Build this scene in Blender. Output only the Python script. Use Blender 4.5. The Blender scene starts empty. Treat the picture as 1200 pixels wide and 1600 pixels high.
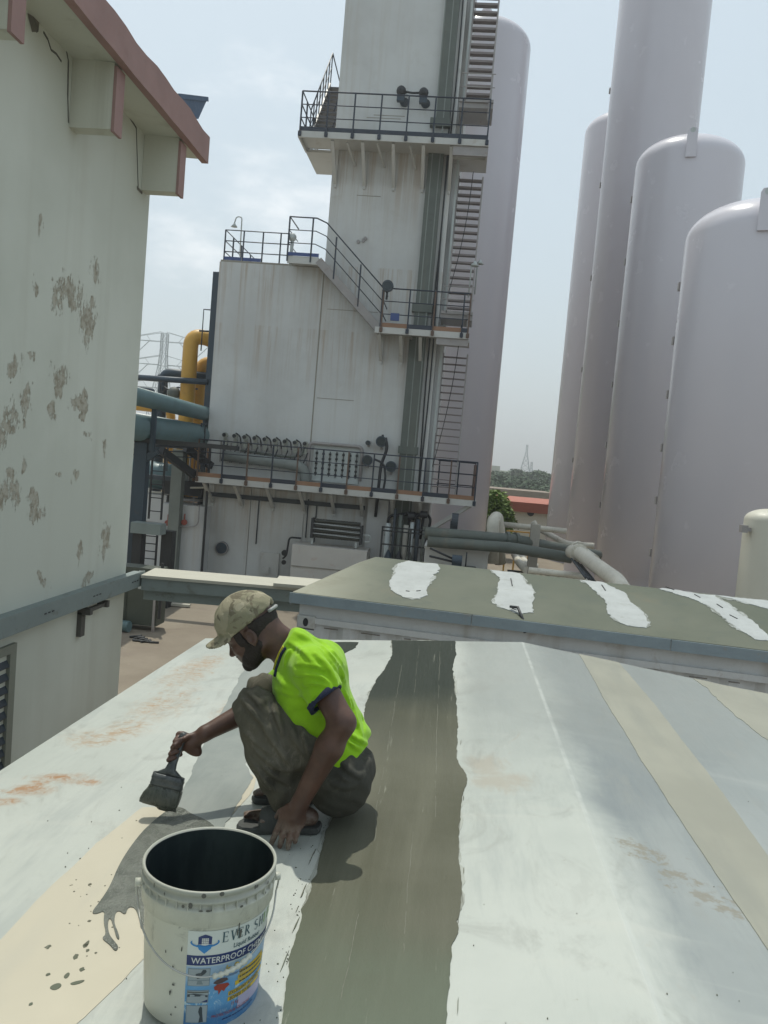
import bpy, bmesh, math, random
import numpy as np
from mathutils import Vector, Matrix
random.seed(7); rng = np.random.default_rng(7)
C = bpy.context.scene.collection
SC = bpy.context.scene

# ------------------------------------------------------------------ camera
EYE = 4.1; F = 1250.0
dY = np.array([115., 73., -F]); dY /= np.linalg.norm(dY)
UP = np.array([.0847, .996, 0.]); UP[2] = -(UP[0]*dY[0]+UP[1]*dY[1])/dY[2]; UP /= np.linalg.norm(UP)
RT = np.stack([np.cross(dY, UP), dY, UP], 1).T          # camera axes -> world axes
cam = bpy.data.cameras.new('camera'); cam_o = bpy.data.objects.new('camera', cam); C.objects.link(cam_o)
cam.sensor_fit = 'VERTICAL'; cam.sensor_height = 24.0; cam.lens = F/1600*24.0
cam.clip_start = .05; cam.clip_end = 6000
cam_o.matrix_world = Matrix.Translation((0, 0, EYE)) @ Matrix([list(r) for r in RT]).to_4x4()
SC.camera = cam_o

# ------------------------------------------------------------------ sky, sun, exposure
SUN_DIR = Vector((-.16, .33, .93)).normalized()
sun_el = math.asin(SUN_DIR.z); sun_az = math.atan2(SUN_DIR.x, SUN_DIR.y)
W = bpy.data.worlds.new('World'); SC.world = W; W.use_nodes = True
wt = W.node_tree; wt.nodes.clear()
def wn(t, **k):
    n = wt.nodes.new(t)
    for a, b in k.items(): setattr(n, a, b)
    return n
sky = wn('ShaderNodeTexSky', sky_type='NISHITA', sun_disc=False, sun_elevation=sun_el, sun_rotation=sun_az,
         air_density=1.3, dust_density=3.5, ozone_density=1.2, altitude=20)
tc = wn('ShaderNodeTexCoord')
mp = wn('ShaderNodeMapping'); mp.inputs['Scale'].default_value = (1, 1, 2.2)
cn = wn('ShaderNodeTexNoise'); cn.inputs['Scale'].default_value = 2.1; cn.inputs['Detail'].default_value = 7; cn.inputs['Roughness'].default_value = .56
cr = wn('ShaderNodeMapRange'); cr.inputs[1].default_value = .63; cr.inputs[2].default_value = .82; cr.interpolation_type = 'SMOOTHSTEP'
hz = wn('ShaderNodeMix', data_type='RGBA'); hz.inputs[0].default_value = .72; hz.inputs[7].default_value = (6.0, 7.05, 7.6, 1)
cl = wn('ShaderNodeMix', data_type='RGBA'); cl.inputs[7].default_value = (9.9, 10.1, 10.3, 1)
bg = wn('ShaderNodeBackground'); bg.inputs[1].default_value = .112
wo = wn('ShaderNodeOutputWorld')
L = wt.links.new
cd = RT @ np.array([(335-600)/F, (800-110)/F, -1.0]); cd /= np.linalg.norm(cd)
vd = wn('ShaderNodeVectorMath', operation='DISTANCE'); vd.inputs[1].default_value = tuple(cd); L(tc.outputs['Generated'], vd.inputs[0])
vf = wn('ShaderNodeMapRange'); vf.inputs[1].default_value = .02; vf.inputs[2].default_value = .27; vf.inputs[3].default_value = .26; vf.inputs[4].default_value = 0; L(vd.outputs['Value'], vf.inputs[0])
va = wn('ShaderNodeMath', operation='ADD'); L(cn.outputs[0], va.inputs[0]); L(vf.outputs[0], va.inputs[1])
L(tc.outputs['Generated'], mp.inputs[0]); L(mp.outputs[0], cn.inputs['Vector']); L(va.outputs[0], cr.inputs[0])
L(sky.outputs[0], hz.inputs[6]); L(hz.outputs[2], cl.inputs[6]); L(cr.outputs[0], cl.inputs[0]); L(cl.outputs[2], bg.inputs[0]); L(bg.outputs[0], wo.inputs[0])
sd = bpy.data.lights.new('sun', 'SUN'); sd.energy = 2.75; sd.angle = math.radians(.6); sd.color = (1, .98, .87)
so = bpy.data.objects.new('sun', sd); C.objects.link(so)
so.rotation_euler = SUN_DIR.to_track_quat('Z', 'Y').to_euler()
SC.view_settings.view_transform = 'Standard'; SC.view_settings.look = 'None'
SC.view_settings.exposure = 0.09; SC.view_settings.gamma = 1.0; SC.view_settings.use_curve_mapping = False

# ------------------------------------------------------------------ rays of the photograph to measured places
def ray(px, py): return RT @ np.array([(px-600)/F, (800-py)/F, -1.0])
def P(px, py, Y):
    d = ray(px, py); t = Y/d[1]; return Vector((d[0]*t, Y, EYE+d[2]*t))
def PZ(px, py, z):
    d = ray(px, py); t = (z-EYE)/d[2]; return Vector((d[0]*t, d[1]*t, z))
def PX(px, py, x):
    d = ray(px, py); t = x/d[0]; return Vector((x, d[1]*t, EYE+d[2]*t))
def PP(px, py, p0, n):
    d = Vector(ray(px, py)); o = Vector((0, 0, EYE)); t = (p0-o).dot(n)/d.dot(n); return o+d*t

# ------------------------------------------------------------------ materials
MATS = {}
class NT:
    def __init__(s, name):
        s.m = bpy.data.materials.new(name); s.m.use_nodes = True; s.t = s.m.node_tree
        s.b = s.t.nodes['Principled BSDF']; s.co = s.t.nodes.new('ShaderNodeTexCoord').outputs['Object']
        MATS[name] = s.m
    def n(s, typ, **k):
        x = s.t.nodes.new(typ)
        for a, b in k.items(): setattr(x, a, b)
        return x
    def put(s, sock, v):
        if hasattr(v, 'is_output'): s.t.links.new(v, sock)
        elif isinstance(v, (tuple, list)) and len(v) == 3 and sock.type == 'RGBA': sock.default_value = (*v, 1)
        else: sock.default_value = v
    def vec(s, scale=(1, 1, 1), loc=(0, 0, 0), rot=(0, 0, 0), src=None):
        m = s.n('ShaderNodeMapping'); s.put(m.inputs[0], src or s.co)
        m.inputs[1].default_value = loc; m.inputs[2].default_value = rot; m.inputs[3].default_value = scale
        return m.outputs[0]
    def noise(s, scale, detail=4, rough=.55, v=None, dist=0):
        x = s.n('ShaderNodeTexNoise'); s.put(x.inputs['Vector'], v or s.co)
        x.inputs['Scale'].default_value = scale; x.inputs['Detail'].default_value = detail
        x.inputs['Roughness'].default_value = rough; x.inputs['Distortion'].default_value = dist
        return x.outputs[0]
    def mr(s, v, a, b, c=0., d=1., smooth=True):
        x = s.n('ShaderNodeMapRange'); x.interpolation_type = 'SMOOTHSTEP' if smooth else 'LINEAR'
        s.put(x.inputs[0], v)
        for i, q in enumerate((a, b, c, d)): s.put(x.inputs[i+1], q)
        return x.outputs[0]
    def ma(s, op, a, b=0.):
        x = s.n('ShaderNodeMath', operation=op); s.put(x.inputs[0], a); s.put(x.inputs[1], b); return x.outputs[0]
    def mix(s, f, a, b):
        x = s.n('ShaderNodeMix', data_type='RGBA'); s.put(x.inputs[0], f); s.put(x.inputs[6], a); s.put(x.inputs[7], b); return x.outputs[2]
    def sep(s, v=None):
        x = s.n('ShaderNodeSeparateXYZ'); s.put(x.inputs[0], v or s.co); return x.outputs
    def blobs(s, pts, v=None):
        """largest falloff of a list of (centre, radii) round places"""
        out = None
        for c, r in pts:
            m = s.vec(scale=tuple(1/q for q in r), loc=tuple(-a/q for a, q in zip(c, r)), src=v)
            l = s.n('ShaderNodeVectorMath', operation='LENGTH'); s.put(l.inputs[0], m)
            f = s.mr(l.outputs['Value'], 1.0, 0.0)
            out = f if out is None else s.ma('MAXIMUM', out, f)
        return out
    def done(s, col, rough=.6, bump=None, dist=.01, strength=.5, metal=0, spec=.5):
        s.put(s.b.inputs['Base Color'], col); s.put(s.b.inputs['Roughness'], rough); s.put(s.b.inputs['Metallic'], metal)
        s.put(s.b.inputs['Specular IOR Level'], spec)
        if bump is not None:
            x = s.n('ShaderNodeBump'); x.inputs['Strength'].default_value = strength; x.inputs['Distance'].default_value = dist
            s.put(x.inputs['Height'], bump); s.t.links.new(x.outputs[0], s.b.inputs['Normal'])
        return s.m

def paint(name, base, var=.12, scale=1.5, rough=.55, streak=None, dirt=None, dirt_amt=.5, metal=0, bumpd=.004, fine=30, spec=.5):
    """painted metal or plaster: broad tone drift, fine mottle, vertical run marks, patches of dirt"""
    s = NT(name)
    b = s.noise(scale, 5, .6); f = s.noise(fine, 4, .6)
    k = s.mr(s.ma('ADD', s.ma('MULTIPLY', b, .7), s.ma('MULTIPLY', f, .3)), .3, .7, 1-var, 1+var, False)
    mul = s.n('ShaderNodeMix', data_type='RGBA', blend_type='MULTIPLY'); mul.inputs[0].default_value = 1
    s.put(mul.inputs[6], base); cmb = s.n('ShaderNodeCombineColor')
    for i in range(3): s.put(cmb.inputs[i], k)
    s.put(mul.inputs[7], cmb.outputs[0]); col = mul.outputs[2]
    if streak:
        st = s.noise(1.0, 5, .6, s.vec(scale=(3.0, 3.0, .12)))
        col = s.mix(s.mr(st, .52, .75, 0, .6), col, streak)
    if dirt:
        dn = s.noise(scale*2.3, 8, .7, dist=.4)
        col = s.mix(s.mr(dn, .56, .7, 0, dirt_amt), col, dirt)
    return s.done(col, s.mr(f, .3, .7, rough*.85, min(1, rough*1.15)), s.ma('ADD', f, b), bumpd, .4, metal, spec)

WHITE = paint('white_box_paint', (.52, .525, .52), .08, .5, .55, streak=(.38, .33, .26), dirt=(.40, .375, .32), dirt_amt=.5)
s = NT('weathered_casing'); wv_ = s.vec(loc=(-4, 25, 0)); sx = s.sep(wv_)
b = s.noise(.5, 5, .6, wv_); st = s.noise(1, 7, .7, s.vec(scale=(3.2, 1, .10), loc=(-12.8, 25, 0))); st2 = s.noise(1, 6, .7, s.vec(scale=(7.5, 1, .22), loc=(-30, 25, 0)))
col = s.mix(s.mr(b, .35, .65), (.465, .465, .45), (.54, .545, .53)); col = s.mix(s.mr(st, .50, .72, 0, .5), col, (.42, .385, .33))
def runs(z0, z1, th=.46): return s.ma('MULTIPLY', s.mr(sx[2], z0, z1), s.mr(st2, th, th+.20))
m1 = s.ma('MAXIMUM', s.ma('MULTIPLY', runs(6.9, 9.6), s.mr(sx[2], 9.62, 9.58)), s.ma('MULTIPLY', runs(10.2, 12.7, .44), s.mr(sx[2], 12.95, 12.9))); m1 = s.ma('MAXIMUM', m1, s.ma('MULTIPLY', runs(5.4, 7.5, .47), s.mr(sx[2], 7.75, 7.7))); m1 = s.ma('MAXIMUM', m1, s.ma('MULTIPLY', runs(.8, 3.0, .47), s.mr(sx[2], 3.1, 3.05)))
col = s.mix(s.ma('MULTIPLY', m1, .62), col, (.33, .245, .165))
blot = s.noise(1.1, 8, .7, wv_, .5); col = s.mix(s.mr(blot, .56, .72, 0, .4), col, (.40, .38, .33)); spk = s.noise(9, 5, .8, wv_); col = s.mix(s.mr(spk, .72, .76, 0, .6), col, (.25, .2, .15))
CASE = s.done(col, .5, s.ma('ADD', b, s.ma('MULTIPLY', s.noise(.9, 3, .5, wv_), 2)), .03, .35)
WHITE2 = paint('white_platform_paint', (.48, .475, .45), .10, 1.2, .6, dirt=(.3, .24, .18), dirt_amt=.4)
DARKSTEEL = paint('dark_steel_paint', (.035, .045, .055), .25, 2, .5)
RAILB = paint('dark_blue_rail_paint', (.020, .028, .045), .2, 2, .5, dirt=(.12, .07, .04), dirt_amt=.5)
ORANGE = paint('faded_orange_paint', (.26, .145, .085), .15, 2, .6, dirt=(.2, .1, .06), dirt_amt=.5)
STEEL = paint('galvanised_steel', (.29, .27, .26), .15, 2, .5, dirt=(.22, .15, .12), dirt_amt=.5)
GREEN = paint('grey_green_duct_paint', (.105, .12, .105), .18, 2.5, .6, streak=(.17, .16, .125), dirt=(.07, .06, .045), dirt_amt=.5)
TEAL = paint('teal_pipe_paint', (.10, .165, .175), .18, 1.2, .42, dirt=(.12, .1, .07), dirt_amt=.45)
TEALD = paint('dark_teal_steel_paint', (.03, .05, .07), .2, 1.2, .5, dirt=(.07, .05, .04), dirt_amt=.5)
YELLOW = paint('yellow_pipe_paint', (.56, .31, .05), .12, 1.2, .45, dirt=(.3, .17, .06), dirt_amt=.4)
BLACK = paint('black_paint', (.02, .022, .025), .2, 3, .5)
CONC = paint('concrete', (.33, .31, .27), .2, 1.5, .9, dirt=(.2, .17, .13), dirt_amt=.5)
CREAM = paint('cream_render', (.46, .44, .37), .08, 1.0, .85, dirt=(.45, .38, .28), dirt_amt=.4)
SLOT = paint('grey_green_channel', (.20, .235, .225), .15, 2.0, .6, dirt=(.12, .11, .09), dirt_amt=.5)
PINK = paint('pink_trim_paint', (.33, .205, .185), .14, 2.0, .8, dirt=(.26, .15, .13), dirt_amt=.5)
REDBR = paint('red_brown_trim', (.36, .12, .08), .15, 1, .8)
BLUEP = paint('blue_sheet', (.045, .085, .15), .2, 3, .5)
TANKW = paint('white_tank_paint', (.60, .575, .62), .02, .15, .24, bumpd=.0002, fine=1.2)
CABW = paint('cabin_side_paint', (.56, .56, .55), .1, 2, .6, streak=(.35, .31, .26), dirt=(.3, .22, .16), dirt_amt=.4)
GUTTER = paint('blue_grey_flashing', (.24, .29, .315), .14, 3, .5, dirt=(.28, .25, .2), dirt_amt=.5)
GLASSY = paint('dark_gauge_glass', (.02, .03, .035), .1, 3, .15)
RUSTR = paint('red_valve_paint', (.28, .06, .04), .2, 4, .5)
LAMPW = paint('lamp_enamel', (.42, .45, .44), .1, 4, .35)
INSUL = paint('pale_pipe_lagging', (.58, .55, .47), .15, 3, .55, dirt=(.3, .26, .2), dirt_amt=.5)

# ------------------------------------------------------------------ mesh building
class MB:
    def __init__(s): s.v = []; s.f = []; s.sm = []
    def add(s, vs, fs, smooth=False):
        o = len(s.v); s.v += [tuple(p) for p in vs]; s.f += [tuple(i+o for i in f) for f in fs]; s.sm += [smooth]*len(fs); return s
    def box(s, a, b):
        x0, y0, z0 = [min(p, q) for p, q in zip(a, b)]; x1, y1, z1 = [max(p, q) for p, q in zip(a, b)]
        return s.add([(x0,y0,z0),(x1,y0,z0),(x1,y1,z0),(x0,y1,z0),(x0,y0,z1),(x1,y0,z1),(x1,y1,z1),(x0,y1,z1)],
                     [(0,3,2,1),(4,5,6,7),(0,1,5,4),(1,2,6,5),(2,3,7,6),(3,0,4,7)])
    def bar(s, a, b, w, h=None, upv=(0, 0, 1)):
        """a square bar from a to b, w wide and h deep"""
        a, b = Vector(a), Vector(b); h = h or w; d = (b-a).normalized(); u = Vector(upv)
        if abs(d.dot(u)) > .97: u = Vector((0, 1, 0))
        r = d.cross(u).normalized(); u = r.cross(d)
        vs = [p+r*(i*w/2)+u*(j*h/2) for p in (a, b) for i, j in ((-1,-1),(1,-1),(1,1),(-1,1))]
        return s.add(vs, [(3,2,1,0),(4,5,6,7),(0,1,5,4),(1,2,6,5),(2,3,7,6),(3,0,4,7)])
    def tube(s, pts, r, n=8, caps=True, smooth=True):
        pts = [Vector(p) for p in pts]; rs = r if isinstance(r, (list, tuple)) else [r]*len(pts)
        rings = []; pu = None
        for i, p in enumerate(pts):
            d = ((pts[min(i+1, len(pts)-1)]-p).normalized() + (p-pts[max(i-1, 0)]).normalized()).normalized()
            u = pu if pu is not None else (Vector((0, 0, 1)) if abs(d.z) < .9 else Vector((0, 1, 0)))
            a = d.cross(u)
            if a.length < 1e-4: a = d.cross(Vector((1, .1, 0)))
            a.normalize(); u = a.cross(d).normalized(); pu = u
            rings.append([p+(a*math.cos(t)+u*math.sin(t))*rs[i] for t in [2*math.pi*k/n for k in range(n)]])
        vs = [q for r_ in rings for q in r_]; fs = []
        for i in range(len(rings)-1):
            for k in range(n):
                fs.append((i*n+k, i*n+(k+1) % n, (i+1)*n+(k+1) % n, (i+1)*n+k))
        s.add(vs, fs, smooth)
        if caps:
            o = len(s.v)-len(vs)
            s.f.append(tuple(o+k for k in range(n))[::-1]); s.f.append(tuple(o+(len(rings)-1)*n+k for k in range(n))); s.sm += [False]*2
        return s
    def lathe(s, prof, c=(0, 0, 0), n=32, axis='z', smooth=True):
        vs = []
        for r, z in prof:
            for k in range(n):
                t = 2*math.pi*k/n; x, y = r*math.cos(t), r*math.sin(t)
                q = (x, y, z) if axis == 'z' else ((x, z, y) if axis == 'y' else (z, x, y))
                vs.append((q[0]+c[0], q[1]+c[1], q[2]+c[2]))
        fs = []
        for i in range(len(prof)-1):
            for k in range(n):
                f = (i*n+k, i*n+(k+1) % n, (i+1)*n+(k+1) % n, (i+1)*n+k)
                fs.append(f if axis != 'y' else f[::-1])
        return s.add(vs, fs, smooth)
    def disc(s, c, r, h, axis='y', n=20):
        """a short solid drum"""
        return s.lathe([(0.0005, -h/2), (r, -h/2), (r, h/2), (.0005, h/2)], c, n, axis, False)
    def ball(s, c, r, n=14, sz=1.0):
        prof = [(max(.0005, r*math.sin(t)), -r*sz*math.cos(t)) for t in [math.pi*i/(n//2) for i in range(n//2+1)]]
        return s.lathe(prof, c, n)
    def prism(s, poly, y0, y1):
        """polygon in x,z pulled from y0 to y1"""
        n = len(poly); vs = [(x, y0, z) for x, z in poly]+[(x, y1, z) for x, z in poly]
        return s.add(vs, [tuple(range(n)), tuple(range(n, 2*n))[::-1]]+[(i, i+n, (i+1) % n+n, (i+1) % n) for i in range(n)])
    def build(s, name, mat, parent=None, label=None, bevel=0):
        o3 = Vector((0, 0, 0)); p = parent
        while p is not None: o3 += p.location; p = p.parent
        me = bpy.data.meshes.new(name); me.from_pydata([tuple(Vector(v)-o3) for v in s.v], [], s.f)
        me.polygons.foreach_set('use_smooth', s.sm); me.update()
        bm = bmesh.new(); bm.from_mesh(me); bmesh.ops.recalc_face_normals(bm, faces=bm.faces); bm.to_mesh(me); bm.free()
        if mat: me.materials.append(mat)
        o = bpy.data.objects.new(name, me); C.objects.link(o)
        if parent: o.parent = parent
        if bevel:
            m = o.modifiers.new('edge', 'BEVEL'); m.width = bevel; m.segments = 2; m.limit_method = 'ANGLE'
        if label: o['label'] = label
        return o
def tag(o, label, cat=None, group=None, kind=None):
    o['label'] = label
    if cat: o['category'] = cat
    if group: o['group'] = group
    if kind: o['kind'] = kind
    return o
def thing(name, label, cat, loc=(0, 0, 0), group=None):
    o = bpy.data.objects.new(name, None); C.objects.link(o); o.location = loc; o.empty_display_size = .1
    return tag(o, label, cat, group)
def struct(o): o['kind'] = 'structure'; return o
def arc(pts, r, n=6):
    """round the corners of a polyline"""
    pts = [Vector(p) for p in pts]; out = [pts[0]]
    for a, b, c in zip(pts, pts[1:], pts[2:]):
        u = (a-b).normalized(); w = (c-b).normalized(); q = min(r, (a-b).length*.49, (c-b).length*.49)
        p0, p1 = b+u*q, b+w*q
        out += [(1-t)**2*p0+2*t*(1-t)*b+t*t*p1 for t in [i/n for i in range(n+1)]]
    return out+[pts[-1]]

# ================================================================== GROUND
s = NT('yard_floor'); sx = s.sep()
g = s.noise(.35, 6, .6); g2 = s.noise(6, 5, .65); g3 = s.noise(.9, 7, .7, dist=.6)
col = s.mix(s.mr(g, .35, .65), (.195, .16, .12), (.255, .215, .165))
col = s.mix(s.mr(g3, .52, .68, 0, .6), col, (.19, .15, .12)); col = s.mix(s.mr(g2, .6, .75, 0, .5), col, (.30, .25, .20))
far = s.mr(sx[1], 60, 90); col = s.mix(far, col, (.10, .115, .05))
YARD = s.done(col, .9, g2, .01, .5)
ground = MB().add([(-2500, -60, 0), (2500, -60, 0), (2500, 5000, 0), (-2500, 5000, 0)], [(0, 1, 2, 3)]).build('ground', YARD); struct(ground)
# ================================================================== LEFT BUILDING
XW = -3.8
hall = thing('rendered_building', 'tall pale building with peeling plaster wall and pink-edged eave on brackets', 'building', (XW-4, 4, 0))
s = NT('peeling_plaster_wall'); wv = s.vec(loc=(XW-4, 4, 0)); sx = s.sep(wv)
big = s.noise(.5, 5, .6, wv); fine = s.noise(22, 5, .6, wv); ragged = s.noise(7.5, 9, .72, s.vec(scale=(1, 1, .62), loc=(XW-4, 4, 0)), .25)
ragged2 = s.noise(26, 6, .7, s.vec(scale=(1, 1, .35), loc=(XW-4, 4, 0)), .2); places = []
for px, py, ry, rz in ((20,565,.22,.2),(45,560,.12,.14),(20,665,.26,.3),(45,640,.16,.32),(10,690,.2,.2),(118,450,.42,.3),(140,505,.36,.36),(92,470,.2,.3),(90,598,.26,.2),
                       (125,625,.34,.2),(130,650,.12,.2),(143,675,.2,.12),(30,775,.26,.24),(8,775,.16,.22),(60,790,.2,.2),(58,440,.1,.14),(165,700,.1,.1),
                       (38,725,.12,.16),(168,850,.22,.26),(125,870,.14,.2),(65,905,.16,.14),(140,895,.12,.14),(60,355,.1,.16),(150,420,.14,.2),(22,745,.1,.1),(95,730,.14,.1),(120,750,.1,.1),(78,640,.12,.2)):
    w = PX(px, py, XW); places.append(((w.x, w.y, w.z), (1, ry, rz)))
wn_ = s.n('ShaderNodeTexNoise'); s.put(wn_.inputs['Vector'], wv); wn_.inputs['Scale'].default_value = 2.6; wn_.inputs['Detail'].default_value = 4
wo_ = s.n('ShaderNodeVectorMath', operation='MULTIPLY_ADD'); s.put(wo_.inputs[0], wn_.outputs['Color']); wo_.inputs[1].default_value = (0, .62, .62); wo_.inputs[2].default_value = (0, -.31, -.31)
wa_ = s.n('ShaderNodeVectorMath', operation='ADD'); s.put(wa_.inputs[0], wv); s.put(wa_.inputs[1], wo_.outputs[0])
near = s.blobs([(c, (r[0], r[1]*1.15, r[2]*1.25)) for c, r in places], wa_.outputs[0])
mask = s.mr(s.ma('ADD', s.ma('MULTIPLY', near, .225), s.ma('ADD', s.ma('MULTIPLY', ragged, .6), s.ma('MULTIPLY', ragged2, .4))), .655, .675)
specks = s.mr(s.noise(4.5, 10, .8, wv), .70, .73, 0, .7)
mask = s.ma('MAXIMUM', mask, specks)
base = s.mix(s.mr(big, .35, .65), (.54, .555, .48), (.61, .625, .55))
st = s.noise(1, 5, .6, s.vec(scale=(2.5, 2.5, .15), loc=(XW-4, 4, 0))); base = s.mix(s.mr(st, .5, .75, 0, .35), base, (.46, .45, .37))
bare = s.mix(s.mr(s.noise(14, 5, .7, wv), .35, .6), (.27, .24, .18), (.44, .415, .34))
PEEL = s.done(s.mix(mask, base, bare), .85, s.ma('SUBTRACT', s.ma('MULTIPLY', fine, .25), mask), .006, .7)
MB().box((XW-9, -12, 0), (XW, 9.13, 7.48)).build('wall', PEEL, hall)
REND = paint('pale_plaster', (.58, .585, .50), .06, .8, .85, streak=(.4, .39, .31), dirt=(.33, .31, .25), dirt_amt=.35)
REND2 = REND
# eave slab, its sloping soffit and the pink fascia
for y0, y1 in ((-12, 9.50),):
    m = MB(); pr = [(XW-.6, 7.50), (-3.36, 7.46), (-3.36, 7.77), (XW-.6, 8.08)]
    vs = [(x, y0, z) for x, z in pr]+[(x, y1, z) for x, z in pr]
    m.add(vs, [(0,1,2,3),(7,6,5,4),(0,4,5,1),(1,5,6,2),(2,6,7,3),(3,7,4,0)]).build('eave_slab', REND, hall)
m = MB(); ys = np.linspace(-12, 9.55, 90); prev = None
for i, y in enumerate(ys):
    j = .012*math.sin(i*1.7)+.01*math.sin(i*.61)
    m.add([(-3.36, y, 7.43), (-3.28, y, 7.43+j*.3), (-3.28+j*.3, y, 7.74+j), (-3.36, y, 7.78+j)], [])
k = len(ys)
for i in range(k-1):
    for a in range(4):
        b = (a+1) % 4; m.f.append((i*4+a, i*4+b, (i+1)*4+b, (i+1)*4+a)); m.sm.append(False)
m.f += [(0,1,2,3), tuple((k-1)*4+q for q in (3,2,1,0))]; m.sm += [False]*2
m.build('fascia', PINK, hall)
for i, y in enumerate((8.88, 7.2, 5.52, 3.84)):
    br = MB(); x1 = -3.40
    pr = [(XW+.002, 6.87), (x1, 6.87), (x1, 7.455), (XW+.002, 7.49)]
    vs = [(x, y-.0, z) for x, z in pr]+[(x, y+.16, z) for x, z in pr]
    b = br.add(vs, [(0,1,2,3),(7,6,5,4),(0,4,5,1),(1,5,6,2),(2,6,7,3),(3,7,4,0)]).build('bracket', REND2, hall)
    MB().box((x1, y-.006, 6.85), (x1+.03, y+.166, 7.425)).build('bracket_face', PINK, b)
# cracks where the brackets enter the wall
m = MB()
for pts in (((52,28),(60,45),(57,50)), ((68,50),(75,62),(80,78),(88,84),(96,96)), ((103,75),(107,95),(106,150),(107,192)), ((197,175),(213,200),(216,292))):
    q = [PX(px, py, XW+.003) for px, py in pts]
    m = MB()
    for a, b in zip(q, q[1:]): m.bar(a, b, .012+.01*random.random(), .004, (1, 0, 0))
    m.build('crack', MATS.get('crack_shadow') or paint('crack_shadow', (.10, .10, .085), .2, 8, .9), hall)
paint('bare_brick', (.14, .13, .105), .3, 9, .95)
for pts in (((43,20),(62,32),(60,50),(50,50)), ((214,290),(223,300),(222,304),(214,296))):
    q = [PX(px, py, XW+.004) for px, py in pts]; MB().add(q, [(0,1,2,3)]).build('broken_plaster', MATS['bare_brick'], hall)
# horizontal steel channel along the wall
ch = MB(); XB = -3.66; zb = PX(0, 1000, XB).z; zt_ = PX(0, 968, XB).z
ch.box((XW+.001, -12, zb), (XB, 9.38, zb+.025)); ch.box((XB-.012, -12, zb+.025), (XB, 9.38, zt_)); ch.box((XW+.001, -12, zt_-.04), (XB-.012, 9.38, zt_-.015)); print('channel', zb, zt_)
c = ch.build('steel_channel', SLOT, hall)
m = MB()
for y in np.arange(1, 9.2, 1.0):
    for i in range(3): m.box((XB-.001, y+i*.07, zb+.08), (XB+.004, y+i*.07+.035, zb+.092))
m.build('slot', BLACK, c)
br = MB(); a = PX(125, 955, XW); b = PX(124, 977, XW); br.box((XW, a.y-.06, a.z-.26), (XW+.05, a.y+.03, a.z)); br.box((XW, a.y-.06, a.z-.02), (XB, a.y, a.z+.05)); br.box((XW, a.y+.4, a.z-.02), (XB-.02, a.y+.45, a.z+.05)); br.box((XW+.05, a.y, a.z-.01), (XW+.09, a.y+.45, a.z+.03))
br.build('channel_bracket', paint('rusty_bracket', (.09, .085, .075), .3, 4, .7), hall)
# louvred window low on the wall
l0 = PX(21, 1008, XW); lw = MB(); y1 = l0.y; y0 = y1-1.5; z1 = 2.19; z0 = 1.0
lw.box((XW, y1-.10, z0), (XW+.035, y1, z1)); lw.box((XW, y0, z1-.08), (XW+.035, y1-.1, z1)); lw.box((XW, y0, z0), (XW+.035, y0+.1, z1-.08)); lw.box((XW, y0+.1, z0), (XW+.035, y1-.1, z0+.08))
wfr = lw.build('window', paint('grey_window_frame', (.21, .22, .18), .1, 2, .6), hall)
for i in range(9):
    z = z0+.12+i*.115; MB().add([(XW+.004, y0+.1, z), (XW+.004, y1-.1, z), (XW+.03, y1-.1, z-.05), (XW+.03, y0+.1, z-.05), (XW+.004, y0+.1, z+.012), (XW+.004, y1-.1, z+.012), (XW+.03, y1-.1, z-.038), (XW+.03, y0+.1, z-.038)],
        [(0,1,2,3),(4,7,6,5),(0,4,5,1),(1,5,6,2),(2,6,7,3),(3,7,4,0)]).build('slat', DARKSTEEL, wfr)
# blue sheet box standing on the eave
b0 = thing('blue_roof_box', 'dark blue tilted box standing on the eave of the peeling building', 'box', (-3.6, 9.2, 7.8))
p = [PX(q[0], q[1], -3.42) for q in ((280,150),(312,152),(324,155),(310,186),(300,182))]
m = MB(); vs = [(-3.42, q.y, q.z) for q in p]+[(-3.9, q.y, q.z) for q in p]; n = 5
m.add(vs, [tuple(range(n)), tuple(range(n, 2*n))[::-1]]+[(i, (i+1) % n, (i+1) % n+n, i+n) for i in range(n)]).build('case', BLUEP, b0)
MB().bar(p[0], p[2], .05, .03, (1, 0, 0)).build('rim', BLUEP, b0)

# raised ledge between the building and the long container
ledge = thing('raised_ledge', 'cream topped steel ledge running from the peeling building to the container corner', 'ledge', (-2.5, 9.4, 0))
e0 = Vector((-3.64, 9.20, 2.36)); e1 = Vector((-1.45, 9.42, 2.36))
def slab(a, b, w, z0, z1):
    d = (b-a); n = Vector((-d.y, d.x, 0)).normalized()*w
    q = [a, b, b+n, a+n]; vs = [(v.x, v.y, z0) for v in q]+[(v.x, v.y, z1) for v in q]
    return MB().add(vs, [(0,3,2,1),(4,5,6,7),(0,1,5,4),(1,2,6,5),(2,3,7,6),(3,0,4,7)])
slab(e0, e1, .62, 2.44, 2.475).build('capping', CREAM, ledge)
slab(e0+Vector((0, .03, 0)), e1+Vector((0, .03, 0)), .56, 2.29, 2.44).build('beam', SLOT, ledge)
slab(e0+Vector((0, .12, 0)), e1+Vector((0, .12, 0)), .1, 2.16, 2.28).build('lower_rail', SLOT, ledge)
slab(Vector((-2.05, 9.3, 0)), Vector((-1.4, 9.37, 0)), .60, 2.482, 2.52).build('raised_capping', CREAM, ledge)
for x in (-1.25,): MB().box((x-.04, 9.6, 0), (x+.04, 9.68, 2.29)).build('post', SLOT, ledge)

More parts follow.
